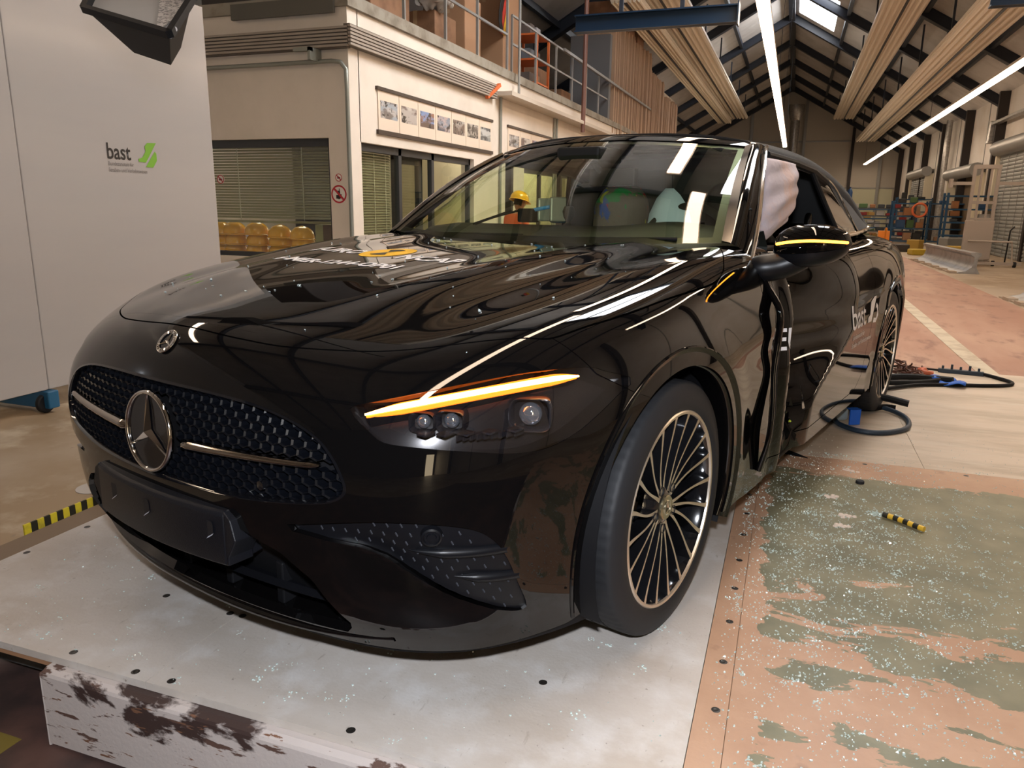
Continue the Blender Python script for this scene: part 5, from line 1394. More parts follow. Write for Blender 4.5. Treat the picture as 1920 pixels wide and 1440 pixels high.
M_LOGO = mat('logo_black', (.02, .015, .012), .5); M_LGREEN = mat('logo_green', (.16, .36, .03), .5); M_LGREY = mat('logo_grey', (.16, .14, .13), .5)
text_mesh('logo_word', 'bast', .150, M_LOGO, pn, Mp @ Matrix.Translation((1.990, 1.632, 0)) @ Matrix.Diagonal((.84, 1, 1, 1)), bold=.0022)
text_mesh('logo_line', 'Bundesanstalt f\u00fcr', .040, M_LGREY, pn, Mp @ Matrix.Translation((1.995, 1.587, 0)) @ Matrix.Diagonal((.80, 1, 1, 1)))
text_mesh('logo_line', 'Stra\u00dfen- und Verkehrswesen', .040, M_LGREY, pn, Mp @ Matrix.Translation((1.998, 1.545, 0)) @ Matrix.Diagonal((.72, 1, 1, 1)))
mb = MB()
def lg(pts): mb.add([(.003, y_, z_) for y_, z_ in pts], [tuple(range(len(pts)))])
lg([(2.265, 1.625), (2.265, 1.645), (2.300, 1.655), (2.335, 1.700), (2.330, 1.735), (2.355, 1.760), (2.440, 1.765), (2.330, 1.622)])
lg([(2.325, 1.590), (2.422, 1.705), (2.435, 1.690), (2.435, 1.640), (2.395, 1.590)])
mb.build('logo_emblem', M_LGREEN, pn)
# ================================================================== platform
M_BOARD = mat('white_board', (.58, .53, .48), .42, bump=(120, .06))
noise_mix(M_BOARD, (.50, .44, .38), 2.2, .42, .66, 8, stretch=(1, 2, 1)); noise_mix(M_BOARD, (.66, .63, .60), 6, .5, .7, 8); noise_mix(M_BOARD, (.32, .27, .22), 16, .64, .76, 10, stretch=(2.5, .6, 1)); noise_mix(M_BOARD, (.30, .26, .22), 60, .66, .72)
M_BOARD2 = mat('pale_board', (.60, .49, .38), .42)
noise_mix(M_BOARD2, (.44, .35, .25), 3, .42, .64, 8, stretch=(.5, 1.6, 1)); noise_mix(M_BOARD2, (.60, .52, .42), 7, .52, .7, 8, stretch=(.4, 2, 1)); noise_mix(M_BOARD2, (.34, .25, .18), 30, .66, .74, 6, stretch=(.4, 2, 1))
def tan_mat(name, green):
    m = mat(name, (.52, .32, .205), .38, bump=(90, .05)); noise_mix(m, (.44, .255, .155), 2.2, .42, .62, 8); noise_mix(m, (.30, .17, .11), 9, .62, .74, 8)
    if green:
        nt = m.node_tree; N = nt.nodes.new; L = nt.links.new; b = nt.nodes['Principled BSDF']
        tc = N('ShaderNodeTexCoord'); mp = N('ShaderNodeMapping'); mp.inputs['Rotation'].default_value = (0, 0, -.45); mp.inputs['Scale'].default_value = (1., 2.3, 1)
        n1 = N('ShaderNodeTexNoise'); n1.inputs['Scale'].default_value = 3.1; n1.inputs['Detail'].default_value = 11; n1.inputs['Roughness'].default_value = .60; n1.inputs['Distortion'].default_value = .5
        sx = N('ShaderNodeSeparateXYZ'); L(tc.outputs['Object'], sx.inputs[0]); L(tc.outputs['Object'], mp.inputs[0]); L(mp.outputs[0], n1.inputs['Vector'])
        def mth(op, a, b_=None, c_=None):
            q = N('ShaderNodeMath'); q.operation = op
            for k, v in enumerate((a, b_, c_)):
                if v is None: continue
                if isinstance(v, (int, float)): q.inputs[k].default_value = v
                else: L(v, q.inputs[k])
            return q.outputs[0]
        # paint is whole towards the far end of the sheet and worn away towards the near end
        wy = N('ShaderNodeMapRange'); wy.inputs['From Min'].default_value = -.35; wy.inputs['From Max'].default_value = .55; wy.inputs['To Min'].default_value = -.045; wy.inputs['To Max'].default_value = .19; L(sx.outputs[1], wy.inputs[0])
        v = mth('ADD', n1.outputs[0], wy.outputs[0])
        ey = N('ShaderNodeMapRange'); ey.inputs['From Min'].default_value = 1.16; ey.inputs['From Max'].default_value = 1.28; ey.inputs['To Min'].default_value = 0; ey.inputs['To Max'].default_value = -.42; L(sx.outputs[1], ey.inputs[0])
        n2 = N('ShaderNodeTexNoise'); n2.inputs['Scale'].default_value = 9; n2.inputs['Detail'].default_value = 6; L(tc.outputs['Object'], n2.inputs['Vector'])
        xx = mth('ADD', sx.outputs[0], mth('MULTIPLY', n2.outputs[0], .09))
        ex = N('ShaderNodeMapRange'); ex.inputs['From Min'].default_value = 1.125; ex.inputs['From Max'].default_value = 1.175; ex.inputs['To Min'].default_value = -.3; ex.inputs['To Max'].default_value = 0; L(xx, ex.inputs[0])
        v = mth('ADD', mth('ADD', v, ey.outputs[0]), ex.outputs[0])
        mr = N('ShaderNodeMapRange'); mr.inputs['From Min'].default_value = .496; mr.inputs['From Max'].default_value = .504; L(v, mr.inputs[0])
        g = N('ShaderNodeTexNoise'); g.inputs['Scale'].default_value = 7; g.inputs['Detail'].default_value = 8; L(tc.outputs['Object'], g.inputs['Vector'])
        cr = N('ShaderNodeMapRange'); cr.inputs['From Min'].default_value = .35; cr.inputs['From Max'].default_value = .65; L(g.outputs[0], cr.inputs[0])
        gm = N('ShaderNodeMix'); gm.data_type = 'RGBA'; L(cr.outputs[0], gm.inputs[0]); gm.inputs[6].default_value = (.155, .150, .088, 1); gm.inputs[7].default_value = (.235, .215, .130, 1)
        mx = N('ShaderNodeMix'); mx.data_type = 'RGBA'; L(mr.outputs[0], mx.inputs[0]); src = b.inputs['Base Color'].links[0].from_socket
        L(src, mx.inputs[6]); L(gm.outputs[2], mx.inputs[7]); L(mx.outputs[2], b.inputs['Base Color'])
    return m
M_TAN = tan_mat('tan_board', False); M_TANG = tan_mat('tan_board_green', True)
M_PLY = mat('board_edge', (.40, .22, .12), .6)
M_SCREW = mat('screw_dark', (.05, .045, .04), .4, metal=.6)
def board(x0, x1, y0, y1, m, lab, screws=(), grp=None):
    g = .0009
    o = thing(MB().box(x0 + g, x1 - g, y0 + g, y1 - g, -.020, 0), 'platform_board', m, lab, 'board', grp)
    for sx_, sy_ in screws:
        MB().lathe([(.0105, .0006), (.006, .0010), (0, .0002)], 12, Matrix.Translation((sx_, sy_, 0))).build('screw', M_SCREW, o)
    return o
board(-1.155, -.245, -.945, .60, M_BOARD, 'white scuffed platform board at the front left corner', [(-.507, -.914), (-.298, -.922), (-.505, -.607), (-.269, -.620), (-1.12, -.33), (-1.13, -.55)])
board(-.245, .990, -.945, 1.475, M_BOARD, 'white scuffed platform board under the front of the car', [(-.228, -.619), (.069, -.613), (.637, -.609), (-.19, -.92), (.30, -.92)])
board(-1.155, -.245, .60, 1.475, M_BOARD, 'white platform board under the right side of the car')
board(.990, 1.062, -.945, 1.475, M_TAN, 'narrow tan board strip with a row of dark screws', [(1.035, y_) for y_ in (-.78, -.566, -.366, -.162, .039, .239, .45, .652, .86)])
board(1.062, 3.3, -.945, 1.475, M_TANG, 'large tan board with worn green paint, covered in glass crumbs', [(1.5, 1.44), (1.9, 1.44)])
board(-1.155, 1.744, 1.475, 3.92, M_BOARD2, 'pale worn board under the rear of the car')
board(1.744, 3.3, 1.475, 3.92, M_BOARD2, 'pale worn board at the rear right of the platform')
thing(MB().box(-1.15, 3.29, -.940, 3.91, -.036, -.0205), 'plywood_layer', M_PLY, 'orange-brown plywood layer under the platform boards', 'board')
M_SLED = mat('sled_grey', (.10, .10, .10), .6); noise_mix(M_SLED, (.05, .05, .05), 5, .45, .6)
thing(MB().box(-1.05, 3.2, -.80, 3.8, -.19, -.0365), 'sled_frame', M_SLED, 'dark grey sled frame carrying the platform', 'frame')
M_BEAMW = mat('beam_white', (.56, .50, .47), .5, bump=(70, .1)); noise_mix(M_BEAMW, (.12, .07, .055), 9, .585, .61, 12, stretch=(.7, 1, 3)); noise_mix(M_BEAMW, (.055, .034, .030), 2.6, .545, .57, 14, stretch=(.8, 1, 1.6), dist=.3); noise_mix(M_BEAMW, (.20, .10, .06), 30, .64, .66, 8, stretch=(.5, 1, 3))
bm_ = empty('impact_beam', (.8, -.97, -.20)); tag(bm_, 'long white steel beam with flaking rusty paint in front of the platform', 'beam')
bm_.location = (0, .008, 0)
mb = MB(); mb.prism([(-.968, -.021), (-.982, -.028), (-.985, -.036), (-.985, -.228), (-.975, -.238), (-.84, -.238), (-.84, -.225), (-.963, -.225), (-.963, -.042), (-.84, -.042), (-.84, -.0375), (-.948, -.0375), (-.950, -.021)], -.548, 3.0, Matrix(((0, 0, 1, 0), (1, 0, 0, 0), (0, 1, 0, 0), (0, 0, 0, 1)))); mb.build('beam_profile', M_BEAMW, bm_)
MB().box(-.556, -.548, -.985, -.85, -.238, -.030).build('end_plate', M_BEAMW, bm_, bevel=.004)
for z_ in (-.085, -.185):
    MB().lathe([(0, .014), (.012, .014), (.013, .010), (.013, 0)], 6, Matrix.Translation((-.557, -.955, z_)) @ Matrix.Rotation(-PI / 2, 4, 'Y')).build('bolt', M_GALV, bm_)
# hazard-striped angle on the floor beside the platform
M_HY = mat('hazard_yellow', (.62, .50, .03), .5); noise_mix(M_HY, (.35, .28, .03), 20, .5, .7); M_HB = mat('hazard_black', (.02, .018, .01), .6)
hz = empty('hazard_angle', (-1.70, -.14, FL), -.0); tag(hz, 'low steel angle with yellow and black stripes on the floor left of the car', 'floor edge')
mb = MB(); n_ = 44; L0 = 1.30
for k in range(n_):
    mb.cur = k % 2; y0 = L0 * k / n_; y1 = L0 * (k + 1) / n_
    mb.box(-.004, .004, y0, y1, 0, .075)
    if k % 3 == 0: mb.cur = 0; mb.box(-.055, -.004, y0, y1, 0, .004)
mb.build('striped_plate', [M_HY, M_HB], hz)
thing(MB().box(-1.66, -1.17, -.95, 3.9, FL, FL + .05), 'track_cover', mat('track_brown', (.16, .11, .07), .6), 'dark brown track cover on the floor along the left side of the platform', 'track cover')
for i, (x_, y_) in enumerate(((-.72, -1.02), (-.95, -1.30))):
    thing(MB().box(x_ - .08, x_ + .08, y_ - .035, y_ + .035, FL, FL + .003), 'tape_mark', mat('faded_yellow', (.20, .15, .03), .6), ['faded yellow tape mark on the dark floor beside the beam end', 'faded yellow tape mark at the lower left corner of the floor'][i], 'floor marking', rz=.3 if 0 else 0)
M_PLATE_F = mat('track_plate', (.055, .035, .032), .5); noise_mix(M_PLATE_F, (.11, .06, .05), 4, .45, .62)
thing(MB().box(-1.6, 3.4, -3.6, -.30, FL, FL + .002), 'steel_floor_plate', M_PLATE_F, 'dark red-brown steel plate on the floor under the front beam', 'floor plate')
thing(MB().lathe([(0, .003), (.085, .003), (.085, 0)], 28, Matrix.Translation((-1.95, .42, FL))), 'round_cover', mat('floor_cap', (.42, .38, .34), .6), 'round pale cover plate in the floor at the left edge', 'floor cover')
# ------------------------------------------------------------------ glass crumbs
M_CRUMB = mat('crumb_glass', (.74, .88, .84), .06, trans=.25, ior=1.5, coat=1.)
def crumb(mb, x, y, z, s):
    a = random.uniform(0, 6.28); r = [s * random.uniform(.6, 1.1) for _ in range(4)]; h = s * random.uniform(.6, 1.1); t = random.uniform(-.35, .35) * s; u = random.uniform(-.35, .35) * s
    b_ = [(x + r[k] * math.cos(a + k * 1.57), y + r[k] * math.sin(a + k * 1.57), z) for k in range(4)]
    tt = [(p[0] * .8 + x * .2 + t, p[1] * .8 + y * .2 + u, z + h * random.uniform(.7, 1.1)) for p in b_]
    mb.add(b_ + tt, [(3, 2, 1, 0), (4, 5, 6, 7), (0, 1, 5, 4), (1, 2, 6, 5), (2, 3, 7, 6), (3, 0, 4, 7)])
random.seed(11)
mb = MB(); N_ = 5200; k = 0
while k < N_:
    x_ = 1.02 + abs(random.gauss(.25, .55)); y_ = random.uniform(-.93, 1.55)
    if x_ > 3.0: continue
    # denser a little way off the car side
    dens = .35 + .65 * math.exp(-((x_ - 1.45) / .45)**2 - ((y_ - .35) / .75)**2)
    if random.random() > dens: continue
    s = random.choice((.0016, .0018, .0022, .0026, .0034))
    if random.random() < .12:
        for _ in range(6): crumb(mb, x_ + random.gauss(0, .008), y_ + random.gauss(0, .008), 0, s)
    else: crumb(mb, x_, y_, 0, s)
    k += 1
for _ in range(260):
    x_ = random.uniform(-1.0, 1.02); y_ = random.uniform(-.93, -.35 if x_ < .7 else .6); s = random.choice((.0015, .002, .003))
    if random.random() < .2:
        for _ in range(8): crumb(mb, x_ + random.gauss(0, .009), y_ + random.gauss(0, .009), 0, s)
    else: crumb(mb, x_, y_, 0, s)
for _ in range(150): crumb(mb, random.uniform(1.0, 2.2), random.uniform(1.5, 2.2), 0, .002)
o_ = thing(mb, 'glass_crumbs', M_CRUMB, 'thousands of greenish glass crumbs scattered over the platform boards', 'glass crumbs'); o_['kind'] = 'stuff'
# larger crumbs lying on the bonnet
M_CRUMB2 = mat('crumb_glass_clear', (.80, .90, .90), .05, trans=.6, ior=1.5, coat=1.)
Rz = Matrix.Rotation(-YAW, 4, 'Z'); protos = []
random.seed(23)
for k in range(4):
    mb = MB()
    for _ in range(1 if k < 3 else 3): crumb(mb, random.gauss(0, .003) if k == 3 else 0, random.gauss(0, .003) if k == 3 else 0, 0, .0030)
    protos.append(mb)
pr = []
HC = [(-.55, -.45), (-.42, -.2), (-.5, .1), (-.35, -.5), (-.2, -.3), (-.62, .3), (-.3, .22), (-.15, .38), (.08, .40), (.2, .35), (.15, .18), (.32, .33), (.38, .2), (.26, .05), (.1, -.3), (.25, -.35), (.42, -.1), (.5, .1), (.55, .25), (.52, .42), (.6, -.05), (.45, -.33), (.33, -.5), (0, -.55), (-.1, -.65), (-.25, -.6)]
while len(HC) < 90: HC.append((random.uniform(-.7, .72), random.uniform(-.68, .50)))
for i, (x_, y_) in enumerate(HC):
    x_ += random.gauss(0, .02); y_ = max(-.7, y_ + random.gauss(0, .02))
    z_ = surf_z(x_, y_) + .0005; p = Rz @ Vector((x_, y_, z_)); k = i % 4
    if len(pr) <= k:
        o_ = tag(protos[k].build('glass_fragment', M_CRUMB2), 'tiny clear glass fragment lying on the black bonnet', 'glass fragment', 'glass fragments on the bonnet'); pr.append(o_)
    else: o_ = dup(pr[k])
    o_.location = p; o_.rotation_euler.z = random.uniform(0, 6); sc = random.choice((.5, .6, .8, 1.0, 1.25)); o_.scale = (sc, sc, sc)
# ------------------------------------------------------------------ things lying on the platform
st = empty('striped_stick', (1.512, .803, 0), -.63); tag(st, 'broken yellow and black striped marker stick lying among the glass crumbs', 'stick')
mb = MB(); n_ = 8
for k in range(n_):
    mb.cur = k % 2; a = .155 * k / n_; b = .155 * (k + 1) / n_
    mb.tube([(a, .004 * math.sin(a * 30), .012), (b, .004 * math.sin(b * 30), .012)], .0105, 8)
mb.build('stick_body', [M_HB, mat('stick_yellow', (.80, .50, .05), .4)], st, smooth=True, ang=50)
random.seed(3); mb = MB()
for _ in range(60): crumb(mb, random.gauss(-.035, .018), random.gauss(.005, .016), 0, .004)
mb.build('glass_clump', M_CRUMB, st)
thing(MB().lathe([(0, .012), (.015, .012), (.017, .009), (.017, 0)], 18, Matrix.Translation((1.46, 1.167, 0))), 'rubber_plug', M_RUBBER, 'small round black plug on the green paint', 'plug', smooth=True, ang=30)
for i, (x_, y_) in enumerate(((1.428, 1.324), (1.343, .953), (1.38, .772), (1.36, .66))):
    random.seed(i); mb = MB(); pts = [(random.gauss(0, .014), random.gauss(0, .008)) for _ in range(9)]
    for px2, py2 in pts: mb.lathe([(0, .006), (.007, .004), (.009, 0)], 7, Matrix.Translation((x_ + px2, y_ + py2, 0)))
    thing(mb, 'foam_scrap', mat('foam_scrap', (.68, .58, .50), .8), ['largest white foam scrap, near the far edge of the green board', 'white foam scrap left of the black plug', 'middle white foam scrap of the three in a line', 'white foam scrap nearest the camera of the three in a line'][i], 'scrap')
M_HOSE = mat('hose_blue_black', (.02, .035, .055), .45)
mb = MB(); mb.tube(catmull([(1.60, 2.52, .03), (1.72, 2.45, .018), (1.775, 2.30, .014), (1.745, 2.10, .014), (1.62, 1.965, .014), (1.50, 1.965, .014), (1.415, 2.08, .014), (1.41, 2.22, .02), (1.46, 2.34, .03), (1.50, 2.42, .03)], 6), .013, 10)
hs = thing(mb, 'door_seal', M_HOSE, 'ring of dark rubber door seal lying on the pale board beside the rear wheel', 'seal', smooth=True)
mb = MB(); mb.grid([[(1.43 + .31 * t, 2.36 + .14 * t + .02 * math.sin(9 * t), .012 + .05 * q * (1 - .5 * t)) if 1 else 0 for q in (0, .5, 1)] for t in np.linspace(0, 1, 14)])
mb.tube(catmull([(1.38, 2.36, .05), (1.52, 2.46, .085), (1.66, 2.52, .075), (1.80, 2.50, .055)], 6), .017, 8)
thing(mb, 'trim_strip', M_MATTE, 'bent black plastic trim strip lying over the rubber seal', 'trim piece', smooth=True, solid=.006)
M_BTAPE = mat('blue_tape', (.012, .11, .52), .45)
mb = MB(); mb.box(-.03, .03, -.004, .004, 0, .085); mb.box(-.03, .03, -.004, .035, .08, .085); thing(mb, 'blue_tape', M_BTAPE, 'blue tape wrapped on the seal ring by the sill', 'tape', loc=(1.50, 2.12, .002), rz=.5)
mb = MB(); mb.box(-.045, .045, -.03, .03, 0, .075); thing(mb, 'taped_connector', mat('grey_wrap', (.28, .32, .32), .6), 'grey wrapped connector block beside the blue tape', 'connector', loc=(1.425, 2.20, 0), rz=.4, bevel=.02, seg=3)
# wiring loom to the right of the rear wheel
mb = MB(); mb.tube(catmull([(1.74, 3.05, .015), (1.95, 3.25, .015), (2.15, 3.35, .012), (2.38, 3.42, .012), (2.52, 3.50, .012), (2.555, 3.60, .012), (2.50, 3.72, .012), (2.44, 3.80, .014)], 6), .012, 8)
thing(mb, 'cable', M_MATTE, 'thick dark cable looping over the far right of the platform', 'cable', smooth=True)
mb = MB(); mb.tube(catmull([(1.70, 3.35, .02), (1.90, 3.42, .03), (2.05, 3.48, .02), (2.18, 3.42, .03)], 6), .022, 8); mb.tube(catmull([(1.72, 3.15, .03), (1.95, 3.30, .02), (2.1, 3.40, .025)], 6), .018, 8)
thing(mb, 'cable_bundle', M_INT, 'black cable bundle lying behind the rear wheel', 'cable', smooth=True)
for i, (x_, y_, r_) in enumerate(((2.13, 3.50, .2), (2.17, 3.36, -.25))):
    mb = MB(); mb.grid([[(x2, y2, .012 + .012 * math.sin(x2 * 40) * (1 if i else -1) + .02 * (1 - abs(y2) * 14)) for y2 in (-.05, -.02, .02, .05)] for x2 in np.linspace(-.075, .075, 9)])
    thing(mb, 'blue_tape', M_BTAPE, ['blue tape flag on the far cable, rear one of two', 'blue tape flag on the far cable, front one of two'][i], 'tape', loc=(x_, y_, .004), rz=r_, solid=.003, smooth=True)
random.seed(5); mb = MB()
for _ in range(16):
    p = Vector((random.gauss(1.90, .05), random.gauss(3.72, .05), .02)); pts = [p]
    for _ in range(6): p = p + Vector((random.gauss(0, .035), random.gauss(0, .035), random.gauss(.004, .015))); p.z = max(.01, min(.08, p.z)); pts.append(p.copy())
    mb.tube(catmull(pts, 4), .006, 5)
thing(mb, 'wire_tangle', mat('wire_brown', (.10, .035, .02), .5), 'tangle of dark and copper coloured wires behind the rear wheel', 'wires', smooth=True)
mb = MB(); mb.tube(catmull([(1.98, 3.72, .02), (2.06, 3.74, .03), (2.03, 3.66, .03), (2.10, 3.66, .02)], 4), .016, 7)
thing(mb, 'red_clamp', mat('clamp_orange', (.50, .12, .05), .5), 'orange-red clamp lying by the wire tangle', 'clamp', smooth=True)
mb = MB(); mb.box(-.14, .14, -.02, .02, 0, .028)
for k in range(5): mb.box(-.12 + k * .055, -.105 + k * .055, -.008, .008, .028, .05 + .012 * (k % 2))
thing(mb, 'valve_bar', M_HOSE, 'dark bar with small valves at the far edge of the platform', 'bar', loc=(2.30, 3.83, 0), rz=-.12, bevel=.003)
mb = MB(); mb.tube(catmull([(1.80, 3.88, .012), (2.0, 3.88, .012), (2.17, 3.85, .012)], 4), .008, 6); thing(mb, 'thin_cable', M_MATTE, 'thin cable running to the valve bar', 'cable', smooth=True)
mb = MB(); P_ = []
for i in range(15):
    a = -1.0 + 2.3 * i / 14; P_.append([(1.62 + (.27 + dr) * math.cos(a) * .55, 2.92 + (.30 + dr) * math.sin(a) * .55 + .0, .02 + h_ + .10 * math.sin(max(0, a + .3))) for dr, h_ in ((0, 0), (.10, .02), (.12, .08), (.02, .10))])
mb = MB(); mb.lathe([(.14, 0), (.20, .02), (.20, .10), (.15, .12), (.13, .06)], 24, Matrix.Translation((1.56, 3.16, .01)) @ Matrix.Rotation(.25, 4, 'X'))
thing(mb, 'wheel_bracket', M_RUBBER, 'black rubber block leaning behind the rear wheel', 'rubber block', smooth=True, ang=50)
# torn plastic flap under the sill
mb = MB(); mb.add([(1.02, 1.42, .18), (1.16, 1.50, .16), (1.17, 1.56, .03), (1.10, 1.50, .05), (1.05, 1.58, .16)], [(0, 1, 2, 3), (0, 3, 4)])
thing(mb, 'torn_sill_flap', M_PAINT, 'torn black plastic flap hanging below the crushed sill', 'trim piece', solid=.008)
mb = MB(); mb.add([(1.02, 1.50, .004), (1.20, 1.44, .004), (1.26, 1.40, .012), (1.12, 1.52, .02)], [(0, 1, 2, 3)])
thing(mb, 'plastic_shard', M_MATTE, 'long thin black shard lying on the board under the sill', 'shard', solid=.004)
# ------------------------------------------------------------------ softbox hanging in front, upper left
sb = empty('lamp_box', (-.60, .40, 1.9)); tag(sb, 'black framed lamp box with silver foil hanging at the upper left', 'studio lamp')
def cp(px, py, D):   # a point of the room on a given distance from the tripod
    v = np.array([(px - 960) / 1425., -(py - 720) / 1425., 1.]); return CAMP + D * (AX @ v)
A_, B_, C_, D_ = [Vector(cp(*q)) for q in ((158, 16, 2.6), (318, 64, 2.35), (362, -6, 2.6), (195, -60, 2.9))]
n_ = (B_ - A_).cross(C_ - B_).normalized(); up_ = -n_ if n_.z < 0 else n_
sb.location = (A_ + C_) / 2
def rel(v): return v - sb.location
def bar(p, q, w_, m, nm): MB().beam(rel(p), rel(q), w_, w_, n_).build(nm, m, sb)
for p, q in ((A_, B_), (B_, C_), (C_, D_), (D_, A_)): bar(p, q, .022, M_MATTE, 'frame_bar')
if (sb.location - Vector(CAMP)).dot(up_) < 0: up_ = -up_
off = up_ * .05
Q_ = [rel(v) + off * .3 for v in (A_, B_, C_, D_)]
mb = MB(); mb.add([Q_[0], Q_[1], Q_[2], Q_[3]], [(0, 1, 2, 3)]); mb.build('diffuser', mat('lamp_diffuser', (.34, .34, .34), .5), sb)
M_FOIL = mat('silver_foil', (.62, .60, .60), .35, metal=.5, bump=(160, 1.)); noise_mix(M_FOIL, (.16, .16, .17), 90, .45, .6)  # speckle mixed into the foil colour imitates its glitter
q0 = Q_[1] * .84 + Q_[0] * .16; mb = MB(); mb.add([q0 - off * .1, Q_[2] * .85 + Q_[1] * .15 - off * .1, Q_[2] * .75 + Q_[3] * .25 - off * .1, Q_[3] * .35 + Q_[2] * .65 - off * .1], [(0, 1, 2, 3)]); mb.build('foil', M_FOIL, sb)
for a_, b_, t in ((A_, B_, .08), (A_, B_, .28), (A_, B_, .86), (B_, C_, .12)):
    p = rel(a_ + (b_ - a_) * t); MB().lathe([(0, .012), (.007, .012), (.009, 0), (.007, -.012), (0, -.012)], 12, Matrix.Translation(p) @ Matrix.Rotation(PI / 2, 4, 'Y')).build('clip', mat('clip_grey', (.45, .46, .50), .5), sb, smooth=True)
bb_ = [rel(v) * .45 + up_ * .16 for v in (A_, B_, C_, D_)]
mb = MB(); mb.add([rel(v) for v in (A_, B_, C_, D_)] + bb_, [(4, 5, 6, 7), (0, 1, 5, 4), (1, 2, 6, 5), (2, 3, 7, 6), (3, 0, 4, 7)]); mb.build('lamp_housing', M_MATTE, sb)
m_ = (rel(C_) + rel(D_)) / 2; MB().tube([m_, m_ + Vector((0, .05, 3.4))], .02, 8).build('support_pole', M_MATTE, sb)
# ------------------------------------------------------------------ mezzanine
M_RAILG = mat('railing_steel', (.30, .30, .29), .4, metal=.5)
def railing(ys, z0, h, lab, end=False):
    r = empty('railing', (OX - .03, ys[0], z0)); tag(r, lab, 'railing')
    for y_ in ys: MB().box(-.016, .016, y_ - ys[0] - .016, y_ - ys[0] + .016, -.05, h).build('post', M_RAILG, r)
    for z_ in (h, h * .52): MB().box(-.014, .014, 0, ys[-1] - ys[0], z_ - .015, z_ + .015).build('handrail', M_RAILG, r)
    return r
railing([5.1, 6.23, 7.35, 8.41, 9.6], OZ + .12, 1.02, 'grey steel railing along the near part of the storage gallery')
railing([9.81, 11.0, 12.2, 13.3, 14.4, 15.5, 16.6], OZ + .12, .85, 'grey steel railing along the far part of the storage gallery')
mb = MB(); mb.tube([(OX + .25, 13.2, 2.55), (OX + .25, 13.2, 7.5)], .045, 8); thing(mb, 'hanging_pipe', mat('rust_pipe', (.16, .07, .05), .5), 'rusty brown pipe hanging in front of the gallery railing', 'pipe', smooth=True)
mb = MB(); mb.tube([(OX + .12, 9.75, 2.75), (OX + .12, 9.75, 7.6)], .022, 8); thing(mb, 'hanging_pipe', M_RAILG, 'thin grey pipe standing in front of the gallery railing', 'pipe', smooth=True)
M_CARD = mat('cardboard', (.25, .13, .07), .7); noise_mix(M_CARD, (.17, .085, .045), 3, .45, .65); M_CARD2 = mat('cardboard_light', (.36, .20, .11), .7)
G0 = OZ + .12
boxes = [(-3.9, 9.1, .55, .6, .95, 'cardboard box with a white label beside the railing on the gallery', M_CARD2), (-4.0, 8.3, .6, .7, .55, 'low brown cardboard box near the corner of the gallery', M_CARD), (-4.1, 11.1, .7, .8, 1.55, 'tall brown cardboard carton standing on the gallery', M_CARD2),
 (-4.55, 12.1, .7, .8, .9, 'brown carton behind the orange shelf on the gallery', M_CARD), (-4.3, 7.0, .9, 1.0, .7, 'dark brown carton at the near end of the gallery', M_CARD), (-4.4, 13.6, .8, .9, .7, 'brown carton behind the far railing on the gallery', M_CARD), (-4.2, 15.0, .7, .9, .45, 'low carton at the far end of the gallery', M_CARD)]
for x_, y_, w_, d_2, h_, lab, m_2 in boxes:
    o_ = thing(MB().box(-w_ / 2, w_ / 2, -d_2 / 2, d_2 / 2, 0, h_), 'cardboard_box', m_2, lab, 'box', loc=(x_, y_, G0), bevel=.012)
    MB().box(-.03, .03, -d_2 / 2 - .002, d_2 / 2 + .002, h_ - .25, h_ + .002).build('packing_tape', mat('tape_brown', (.42, .28, .16), .3), o_)
thing(MB().box(-.35, .35, -.4, .4, 0, .7), 'cardboard_box', M_CARD2, 'upper carton stacked on the tall carton of the gallery', 'box', loc=(-4.05, 11.1, G0 + 1.55), bevel=.012)
thing(MB().box(OX - .56, OX - .555, 9.02, 9.12, G0 + .55, G0 + .72), 'paper_label', M_WHITE, 'white paper label on the carton beside the railing', 'label')
def bag(c, r3, lab, seed):
    o_ = blob('plastic_bag', mat('bag_plastic', (.45, .40, .36), .15, trans=.35, coat=1., bump=(14, 1.)), (0, 0, 0), r3, e=.8, wob=.09, parent=None, seed=seed); o_.location = c; tag(o_, lab, 'plastic bag'); return o_
bag((-3.75, 8.05, G0 + .86), (.28, .32, .30), 'clear crumpled plastic bag on the low carton of the gallery', 3); bag((-3.85, 9.0, G0 + 1.18), (.28, .35, .22), 'white plastic bag on top of the labelled carton', 4); bag((-3.9, 7.2, G0 + .99), (.35, .45, .28), 'grey plastic bag near the left end of the gallery', 6)
# flag
mb = MB()
for k in range(3):
    mb.cur = k
    mb.grid([[(-3.62 + .05 * math.sin(z_ * 5 + k) - (k * .12) * .3, 10.25 + k * .14 + q * .14 + .10 * (2.0 - z_) ** 2 * .25, G0 + z_) for q in (0, .5, 1)] for z_ in np.linspace(.75, 2.4, 12)])
o_ = thing(mb, 'flag', [mat('flag_black', (.012, .01, .01), .7), mat('flag_red', (.42, .03, .015), .7), mat('flag_gold', (.60, .33, .02), .7)], 'black, red and gold flag hanging between the cartons on the gallery', 'flag', smooth=True, solid=.01)
